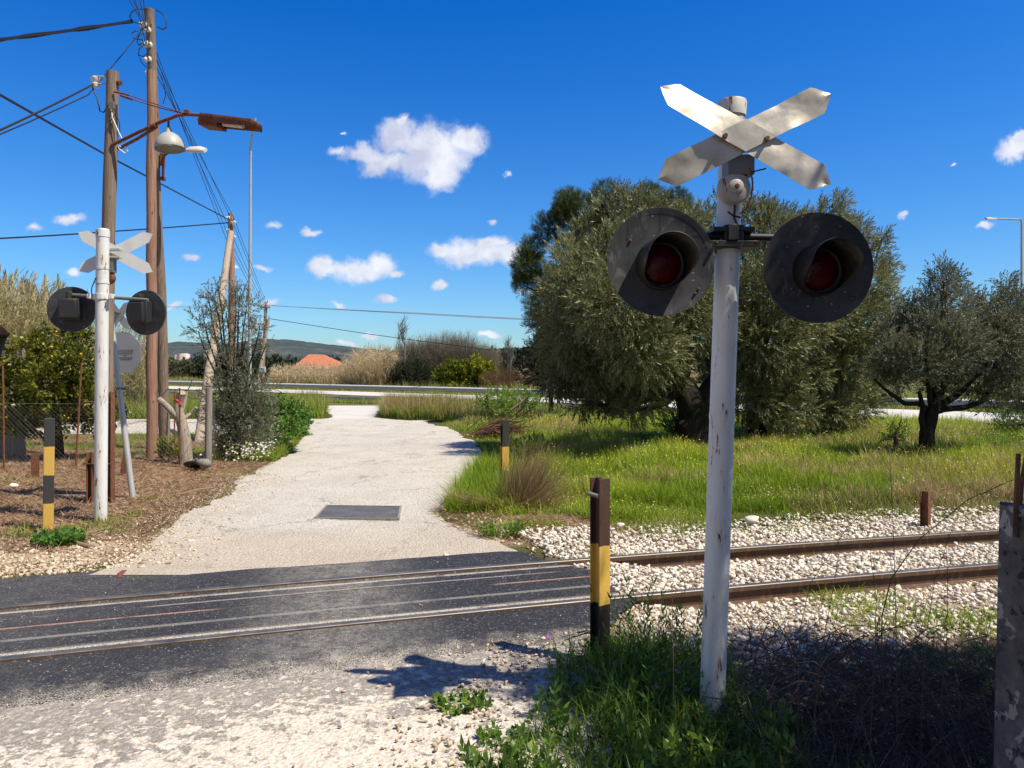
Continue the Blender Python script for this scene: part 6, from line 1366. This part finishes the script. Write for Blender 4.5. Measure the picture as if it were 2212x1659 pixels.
    m.build('branches', MT['twig_red'], t); m = MB(); m.tube([P(1105, 885, Y-.2), P(1128, 868, Y-.2), P(1140, 854, Y-.2)], [.03, .028, .02], 6); m.tube([P(1112, 886, Y-.2), P(1118, 866, Y-.2), P(1112, 855, Y-.2)], [.02, .016, .01], 6); m.tube([P(1120, 884, Y-.2), P(1127, 870, Y-.2), P(1133, 862, Y-.2)], [.02, .016, .01], 6); m.build('cut_limb', MT['stick'], t)
shrubs()

def far_green():
    nb = NB(); T, F = spray_T(14, 1.6, .9, .5, 60, 22, .1); n = 0
    for i in range(26):
        xd = 300+i*7.5+random.uniform(-3, 3); Y = random.uniform(96, 112); q = P(xd, random.uniform(796, 803), Y); p, d = clump_pts((q.x, Y, q.z, .9, .8, .55), 40); nb.put(T, F, p, frames(d+np.array([0, 0, .4]), RNG.uniform(0, 6, len(p))), RNG.uniform(.3, .6, len(p)), np.clip(RNG.normal(.7, .2, len(p)), 0, 1))
    for i in range(230):
        Y = random.uniform(85, 330); x = random.uniform(-.75, .35)*Y; r = random.uniform(1.2, 3.0)*(Y/160)**.35; c = (x, Y, .6+r*.6, r*1.5, r, r*.9); 
        if Y < 170 and 560 < x/Y*FD+CX < 760: continue
        if Y < 150 and 320 < x/Y*FD+CX < 470: continue
        p, d = clump_pts(c, 70); f = d+np.array([0, 0, .4]); nb.put(T, F, p, frames(f, RNG.uniform(0, 6, len(p))), RNG.uniform(.6, 1.2, len(p))*r*.35, np.clip(RNG.normal(.4+random.uniform(-.2, .25), .2, len(p)), 0, 1))
    o = nb.build('distant_trees', MT['far_tree']); o['kind'] = 'stuff'
far_green()

# dry grass tussocks at the mid barrier post
def tussock():
    c = G(1078, 1098, -.04); t = thing('dry_tussock', 'brown dry grass tussock with long stems fanned around the middle barrier post', 'grass tussock', c); nb = NB()
    n = 1100; a = RNG.normal(.9, .45, n); L = RNG.uniform(.35, 1.0, n); f = np.stack([np.cos(a)*RNG.uniform(.25, .9, n), RNG.normal(0, .25, n), np.sin(a)*.9+.15], 1); p = np.stack([c.x+RNG.normal(.20, .13, n), c.y+RNG.normal(.0, .12, n), np.full(n, c.z)], 1); nb.put(BL[1][0], BL[1][1], p, frames(f, RNG.normal(0, .8, n)), np.stack([np.full(n, .16), L, L], 1), RNG.uniform(.0, .85, n))
    n = 420; f = np.stack([RNG.uniform(.7, 1.1, n), RNG.normal(.05, .22, n), RNG.uniform(.02, .45, n)], 1); L = RNG.uniform(.4, 1.0, n); p = np.stack([c.x+RNG.normal(.12, .12, n), c.y+RNG.normal(-.05, .12, n), np.full(n, c.z+.03)], 1); nb.put(BL[2][0], BL[2][1], p, frames(f, RNG.normal(0, .7, n)), np.stack([np.full(n, .15), L, L], 1), RNG.uniform(.1, .9, n))
    n = 420; f = np.stack([-RNG.uniform(.8, 1.1, n), RNG.normal(-.12, .1, n), RNG.uniform(.0, .12, n)], 1); L = RNG.uniform(.3, .75, n); p = np.stack([c.x+RNG.normal(.05, .12, n), c.y-.15+RNG.normal(0, .06, n), c.z+.02+np.abs(RNG.normal(0, .03, n))], 1); nb.put(BL[1][0], BL[1][1], p, frames(f, RNG.normal(0, .5, n)), np.stack([np.full(n, .16), L, L], 1), RNG.uniform(.1, .9, n))
    nb.build('stems', MT['dry_grass'], t)
tussock()

# ---- the weeds in the shade around the near signal
def weeds():
    U = RNG.uniform
    def area(n):
        x = U(-.45, 2.4, n); y = U(1.7, 4.35, n); e = np.interp(y, [1.7, 2.6, 3.0, 3.4, 3.8, 4.2, 4.5], [-.75, -.42, -.16, .06, .26, .42, .5])+(fbm(x*0+1, y*2.2, 3)-.5)*.35; q = (x > e) & ((x < 1.15) | (y < 2.75+.3*(fbm(x*3, y*3, 4)-.5))); return x[q], y[q]
    nb = NB(); x, y = area(17000); m = np.exp(-(((x-.62)/.42)**2+((y-3.75)/.5)**2)); h = (.07+.10*fbm(x*2.5, y*2.5, 12)+.12*m)*U(.5, 1.5, len(x)); q = U(0, 1, len(x)) < np.where(y > 3.25, .6, .9); x, y, h = x[q], y[q], h[q]
    grass(nb, x, y, h, U(.004, .011, len(x)), np.clip(RNG.normal(.6, .25, len(x)), 0, 1), lean=.5); o = nb.build('weed_grass', MT['lush_grass']); o['kind'] = 'stuff'
    nb = NB(); n = 1500; x, y = area(5200); pk = (fbm(x*1.8+4, y*1.8, 31) > .5) | (np.hypot((x-.62)/.4, (y-3.8)/.45) < 1); x, y = x[pk], y[pk]; n = len(x); m = np.exp(-(((x-.68)/.28)**2+((y-3.75)/.4)**2))
    for k, (sp, sc0) in enumerate(((spray_T(11, .22, .055, .018, 55, 31, .15, .004), 1.0), (spray_T(8, .16, .065, .034, 62, 32, .2, .004), .9), (spray_T(16, .30, .035, .010, 50, 33, .1, .004), 1.1))):
        q = np.arange(n) % 3 == k; f = np.stack([RNG.normal(0, .4, q.sum()), RNG.normal(0, .4, q.sum()), np.ones(q.sum())], 1); nb.put(sp[0], sp[1], np.stack([x[q], y[q], zg(x[q], y[q])], 1), frames(f, U(0, 6, q.sum())), sc0*(.42+.50*m[q])*U(.6, 1.3, q.sum()), np.clip(RNG.normal(.42, .2, q.sum()), 0, 1))
    o = nb.build('leafy_weeds', MT['weed_leaf']); o['kind'] = 'stuff'
    # broad ragged leaves low on the near side
    nb = NB(); sp = spray_T(13, .12, .050, .020, 62, 51, .2, .003); x, y = area(1500); q = (y < 3.6) & (fbm(x*2+3, y*2, 33) > .42); x, y = x[q], y[q]; n = len(x); f = np.stack([RNG.normal(0, .5, n), RNG.normal(0, .5, n), np.full(n, .9)], 1); nb.put(sp[0], sp[1], np.stack([x, y, zg(x, y)+.01], 1), frames(f, U(0, 6, n)), U(.45, 1.2, n), np.clip(RNG.normal(.42, .25, n), 0, 1)); o = nb.build('broad_weeds', MT['weed_leaf']); o['kind'] = 'stuff'
    # taller leafy stems beside the rusty post
    nb = NB(); sp = spray_T(26, .62, .075, .016, 52, 41, .1, .006); n = 22; x = RNG.normal(.74, .10, n); y = RNG.normal(4.0, .14, n); f = np.stack([RNG.normal(0, .16, n), RNG.normal(0, .16, n), np.ones(n)], 1); nb.put(sp[0], sp[1], np.stack([x, y, zg(x, y)], 1), frames(f, U(0, 6, n)), U(.35, .75, n), np.clip(RNG.normal(.4, .2, n), 0, 1))
    o = nb.build('tall_weeds', MT['weed_leaf']); o['kind'] = 'stuff'
    pts = [(1185, 1375, 4.3), (1172, 1396, 4.2), (1140, 1410, 4.1), (1130, 1440, 3.9), (1105, 1438, 3.9), (1215, 1450, 3.9), (1205, 1462, 3.9), (1240, 1455, 3.8), (1290, 1452, 3.75), (1302, 1458, 3.7), (1270, 1442, 3.8), (1440, 1455, 3.7), (1463, 1450, 3.6), (1484, 1489, 3.5), (1418, 1482, 3.5), (1425, 1365, 4.0), (1462, 1393, 3.9), (1225, 1432, 3.9), (1258, 1472, 3.7), (1150, 1425, 4.0), (1320, 1433, 3.8)]
    pp = [P(*q) for q in pts]; flowers('purple_flowers', 'flower_purple', np.array([p.x for p in pp]), np.array([p.y for p in pp]), np.array([p.z for p in pp]), .034)
    m = MB()
    for p in pp: b = Vector((p.x+random.uniform(-.05, .05), p.y+.02, -.03)); m.tube([b, b.lerp(p, .5)+Vector((.01, 0, .02)), p-Vector((0, 0, .002))], .0018, 4)
    m.build('flower_stems', MT['twig'])['kind'] = 'stuff'
    # tangle of dead stems over the rubble
    nb = NB(); n = 5600; x = U(.95, 3.2, n); y = U(1.9, 4.5, n); q = (lat(x, y) < -1.35) & (fbm(x*1.5, y*1.5, 15) > np.where(lat(x, y) < -2.0, .25, .44)); x, y = x[q], y[q]; n = len(x); a = U(0, 6.28, n); el = np.abs(RNG.normal(.2, .45, n)); f = np.stack([np.cos(a)*np.cos(el), np.sin(a)*np.cos(el), np.sin(el)], 1); L = U(.12, .55, n); nb.put(BL[1][0], BL[1][1], np.stack([x, y, zg(x, y)+U(0, .07, n)], 1), frames(f, U(0, 6, n)), np.stack([np.full(n, .085), L, L], 1), np.clip(RNG.normal(.35, .3, n), 0, 1)); o = nb.build('dead_stems', MT['dead_stalk']); o['kind'] = 'stuff'
    nb = NB(); x = U(1.05, 3.2, 12000); y = U(1.5, 3.3, 12000); q = U(0, 1, 12000) < sstep(3.35, 2.5, y); x, y = x[q], y[q]; n = len(x); grass(nb, x, y, U(.06, .36, n), U(.003, .007, n), np.clip(RNG.normal(.3, .3, n), 0, 1), lean=.6); o = nb.build('dead_grass', MT['dead_stalk']); o['kind'] = 'stuff'
    nb = NB(); x = U(1.6, 3.5, 2600); y = U(3.2, 4.7, 2600); q = np.hypot((x-2.75)/.75, (y-4.0)/.5) < 1+.5*(fbm(x*3, y*3, 3)-.5); x, y = x[q], y[q]; grass(nb, x, y, U(.04, .16, len(x)), U(.004, .008, len(x)), U(.1, .7, len(x)), lean=.5); o = nb.build('weed_grass', MT['lush_grass']); o['kind'] = 'stuff'
    # tall dry stalks that rise in front of the track
    rows = [([(1905, 1330, 3.6), (1925, 1250, 3.55), (1985, 1165, 3.5), (2090, 1080, 3.4), (2180, 1040, 3.35)], 'long bowed dark stalk slanting up to the concrete post', .0035),
            ([(1938, 1560, 2.9), (1935, 1330, 2.9), (1930, 1150, 2.88), (1922, 985, 2.85)], 'tallest straight thin stalk with a feathery tip in front of the meadow', .0022),
            ([(1725, 1500, 3.0), (1728, 1360, 3.0), (1750, 1260, 3.0), (1830, 1140, 2.95), (1890, 1080, 2.9)], 'thin stalk rising in a long bend right of the signal pole', .002),
            ([(1760, 1540, 2.9), (1775, 1400, 2.9), (1800, 1270, 2.9), (1815, 1180, 2.88)], 'thin upright stalk next to the bent one right of the signal pole', .002),
            ([(2035, 1500, 3.0), (2045, 1380, 3.0), (2047, 1260, 3.0), (2044, 1180, 3.0)], 'thin straight stalk in front of the grass between the rails', .002),
            ([(1880, 1600, 2.7), (1890, 1400, 2.7), (1893, 1290, 2.7), (1880, 1200, 2.7)], 'short feathery stalk left of the tallest one', .0018),
            ([(1990, 1540, 2.8), (2000, 1380, 2.8), (2020, 1250, 2.8), (2060, 1130, 2.75)], 'thin stalk leaning right, between the tallest stalk and the straight one', .0018),
            ([(1455, 1560, 3.3), (1455, 1420, 3.3), (1452, 1330, 3.3), (1452, 1285, 3.3)], 'pale dry straw stem standing left of the signal pole', .0025)]
    for pts, label, r in rows:
        q = [P(*a) for a in pts]; g = q[0].copy(); g.z = zgf(g.x, g.y)-.02; m = MB(); path = [g]+q; k = len(path); sm = []
        for i in range(k-1):
            for j in range(6): sm.append(path[i].lerp(path[i+1], j/6))
        sm.append(path[-1]); m.tube(sm, [r*(1-.6*i/len(sm)) for i in range(len(sm))], 5); 
        for i in range(7):
            e = sm[-1-i*2]; d = (sm[-1]-sm[-6]).normalized(); m.tube([e, e+d*.035+Vector((random.uniform(-.018, .018), 0, random.uniform(-.01, .012)))], r*.45, 3)
        pale = 'pale' in label; o = m.build('dry_stalk', MT['stick' if pale else 'twig'], base=g); tag(o, label, 'dry stalk', 'dry stalks at the track')
weeds()

# dead brambles behind the pole foot
def brambles():
    b = Vector((1.45, 3.75, -.05)); t = thing('dead_bramble', 'tangle of dead brown bramble stems in the shade right of the signal pole', 'bramble', b); m = MB(); rr = random.Random(9)
    for i in range(85):
        a = Vector((rr.uniform(.98, 2.0), rr.uniform(3.1, 4.45), 0)); a.z = zgf(a.x, a.y)
        if lat(a.x, a.y) > -1.35: continue
        an = rr.uniform(0, 6.28); L = rr.uniform(.25, .75); h = rr.uniform(.05, .26); e = a+Vector((math.cos(an)*L, math.sin(an)*L*.6, rr.uniform(-.01, .12))); pts = [a.lerp(e, q/5)+Vector((rr.uniform(-.02, .02), 0, h*math.sin(q/5*3.0)+rr.uniform(-.01, .01))) for q in range(6)]; m.tube(pts, [.0035-.0004*q for q in range(6)], 4)
        for k in range(2): p = pts[rr.randint(1, 4)]; m.tube([p, p+Vector((rr.uniform(-.09, .09), rr.uniform(-.05, .05), rr.uniform(.02, .12)))], [.002, .001], 3)
    m.build('stems', MT['twig'], t)
brambles()
def mark():
    m = MB(); a, b = G(258, 1241), G(270, 1226); d = (b-a).normalized(); s = Vector((-d.y, d.x, 0))*.022; pts = [a+s*.6, a.lerp(b, .4)+s*.9, a.lerp(b, .55)+s*1.7, b+s, b-s*.6, a.lerp(b, .5)-s*.4, a-s*.7]
    z = zgf(a.x, a.y)+.012; m.add([(p.x, p.y, z) for p in pts]+[(p.x, p.y, z-.03) for p in pts], [tuple(range(7)), tuple(range(13, 6, -1))]+[(i, (i+1) % 7, (i+1) % 7+7, i+7) for i in range(7)]); tag(m.build('paint_mark', MT['red_spray'], base=a, smooth=False), 'small faded red paint stroke on the asphalt left of the far rail', 'paint mark')
    a, b = P(388, 1068, 9.9), P(462, 1053, 10.2); m = MB(); m.tube([a, a.lerp(b, .5)+Vector((0, 0, .015)), b], [.009, .011, .008], 6); tag(m.build('cane', MT['stick'], base=a), 'long thin pale cane lying on the red earth at the road edge', 'cane')
mark()

# single small plants
def plant(label, c, sp, mat, n, s, spread, tone=.5, name='weed_plant', up=.7):
    t = tag(None or bpy.data.objects.new(name, None), label, 'plant'); COL.objects.link(t); t.location = c; ORG[t.name] = Vector(c); nb = NB(); a = RNG.uniform(0, 6.28, n); rr = spread*np.sqrt(RNG.uniform(0, 1, n)); f = np.stack([np.cos(a)*RNG.uniform(.3, 1.2, n), np.sin(a)*RNG.uniform(.3, 1.2, n), np.full(n, up)], 1)
    nb.put(sp[0], sp[1], np.stack([c[0]+np.cos(a)*rr, c[1]+np.sin(a)*rr*.7, np.full(n, c[2])], 1), frames(f, RNG.uniform(0, 6, n)), s*RNG.uniform(.6, 1.3, n), np.clip(RNG.normal(tone, .2, n), 0, 1)); nb.build('leaves', MT[mat], t); return t
def gz(p): p.z = zgf(p.x, p.y); return tuple(p)
plant('low green rosette on the pale apron left of the weeds', gz(G(995, 1515)), BROAD, 'weed_leaf', 60, .42, .09, .5, up=.5)
plant('leafy green weed at the foot of the yellow and black wooden post', gz(G(128, 1172)), BROAD, 'mallow_leaf', 120, .75, .16, .5, up=.8)
plant('small second rosette at the bottom edge of the weeds', gz(G(1090, 1590)), BROAD, 'weed_leaf', 50, .4, .08, .4, up=.5)
plant('grass tuft in the stones beside the foot of the left signal pole', gz(G(253, 1150)), (BL[2][0]*np.array([.35, 1, 1]), BL[2][1]), 'lush_grass', 130, .17, .09, .5, 'grass_tuft', 1.1)
plant('low weed in the straw at the right side of the road', gz(G(1085, 1152)), SMALL, 'weed_leaf', 90, .7, .14, .6, up=.9)
plant('thistle-like weed standing in the meadow right of the thin barrier post', gz(G(1130, 1000)), SMALL, 'weed_leaf', 120, 2.0, .18, .35, up=1.6)
a = G(193, 1178); m = MB(); m.tube([Vector((a.x-.17, a.y+.10, -.0)), Vector((a.x+.02, a.y-.02, -.005))], .018, 8); tag(m.build('cane', MT['stick'], base=a), 'cut piece of pale cane lying on the stones', 'cane')
a = P(475, 1002, 12.3); m = MB(); b = P(462, 1003, 12.4); b.z = -.05
tr = thing('rubble_sack', 'dark sack humped beside the weathered fence post', 'sack', P(437, 1003, 12.5)); T, F = ico_T(3, 5, .1, .7); npmesh('sack', T*np.array([.46, .3, .22])+np.array(P(426, 1003, 12.5)), F, MT['plastic_black'], tr, smooth=True); T, F = ico_T(2, 8, .2, .7); npmesh('stone', T*np.array([.28, .24, .26])+np.array(P(440, 1001, 12.35)), F, MT['fence_post_wood'], tr)
for k, (xd, yd, s, lab) in enumerate(((1625, 1128, .17, 'largest white stone on the ballast edge behind the signal pole'), (1340, 1140, .10, 'white stone at the end of the straw behind the rusty barrier post'), (964, 1201, .05, 'single white pebble on the dark asphalt of the crossing'), (30, 1053, .12, 'pale stone in the red earth left of the wooden post'))):
    c = G(xd, yd, -.03); T, F = ico_T(2, 11+k, .25, .65); o = npmesh('stone', T*s+np.array([c.x, c.y, c.z+s*.2]), F, MT['ballast'], base=(c.x, c.y, c.z), tone=np.full(len(T), .75)); tag(o, lab, 'stone')

# the tree beside the camera whose leaves shade the weeds, the pole foot and the right lamp
def shade_tree():
    b = Vector((5.4, .9, -.03)); t = thing('shade_tree', 'leafy tree standing right of the viewer, casting the dappled shade on the weeds', 'tree', b)
    c = [(3.45, 2.05, 5.0, .50, .45, .35, .28), (3.80, 2.85, 5.0, .5, .45, .35, .4), (4.5, 3.0, 5.0, .6, .5, .35), (5.3, 2.7, 5.1, .6, .5, .4), (4.3, 2.1, 5.2, .7, .6, .4, .7), (3.25, 1.35, 5.0, .45, .4, .35, .5), (4.9, 1.4, 5.4, .9, .7, .5), (3.9, .7, 5.3, .8, .7, .5), (5.9, 1.6, 5.2, .7, .8, .5), (5.2, .3, 5.5, .9, .8, .5), (6.2, 2.6, 5.0, .6, .5, .4), (3.15, .5, 5.0, .5, .5, .4, .5), (3.20, 2.52, 5.0, .28, .20, .24), (3.02, 2.55, 4.75, .2, .13, .16), (2.80, 2.60, 5.0, .14, .12, .2, .35)]
    limbs(t, [b-Vector((0, 0, .2)), (5.35, .95, 1.4), (5.2, 1.05, 2.8), (5.0, 1.2, 3.7)], .15, None, c, 'bark', 1, r1=.11, lr=.4)
    foliage('crown', c, 132, OLIVE, 'olive_leaf', t, upb=.2, smin=.8, smax=1.4)
shade_tree()
def added_rear_foliage():  # leaf clumps added out of view to hold back skylight and bright reflections
    "unseen foliage added behind the viewer to darken reflections and skylight"
    nb = NB(); T, F = BIGLEAF
    for i in range(46):
        x = random.choice([random.uniform(1.5, 16), random.uniform(1.5, 16), random.uniform(-16, -4.5)]); c = (x, random.uniform(-9, -5.5), random.uniform(.8, 4.6), 1.4, 1.1, 1.1); p, d = clump_pts(c, 110); nb.put(T, F, p, frames(d+np.array([0, 0, .3]), RNG.uniform(0, 6, len(p))), RNG.uniform(.7, 1.3, len(p)), np.clip(RNG.normal(.5, .2, len(p)), 0, 1))
    o = nb.build('unseen_rear_foliage', MT['dark_leaf']); o['kind'] = 'stuff'
added_rear_foliage()
bpy.context.view_layer.update()
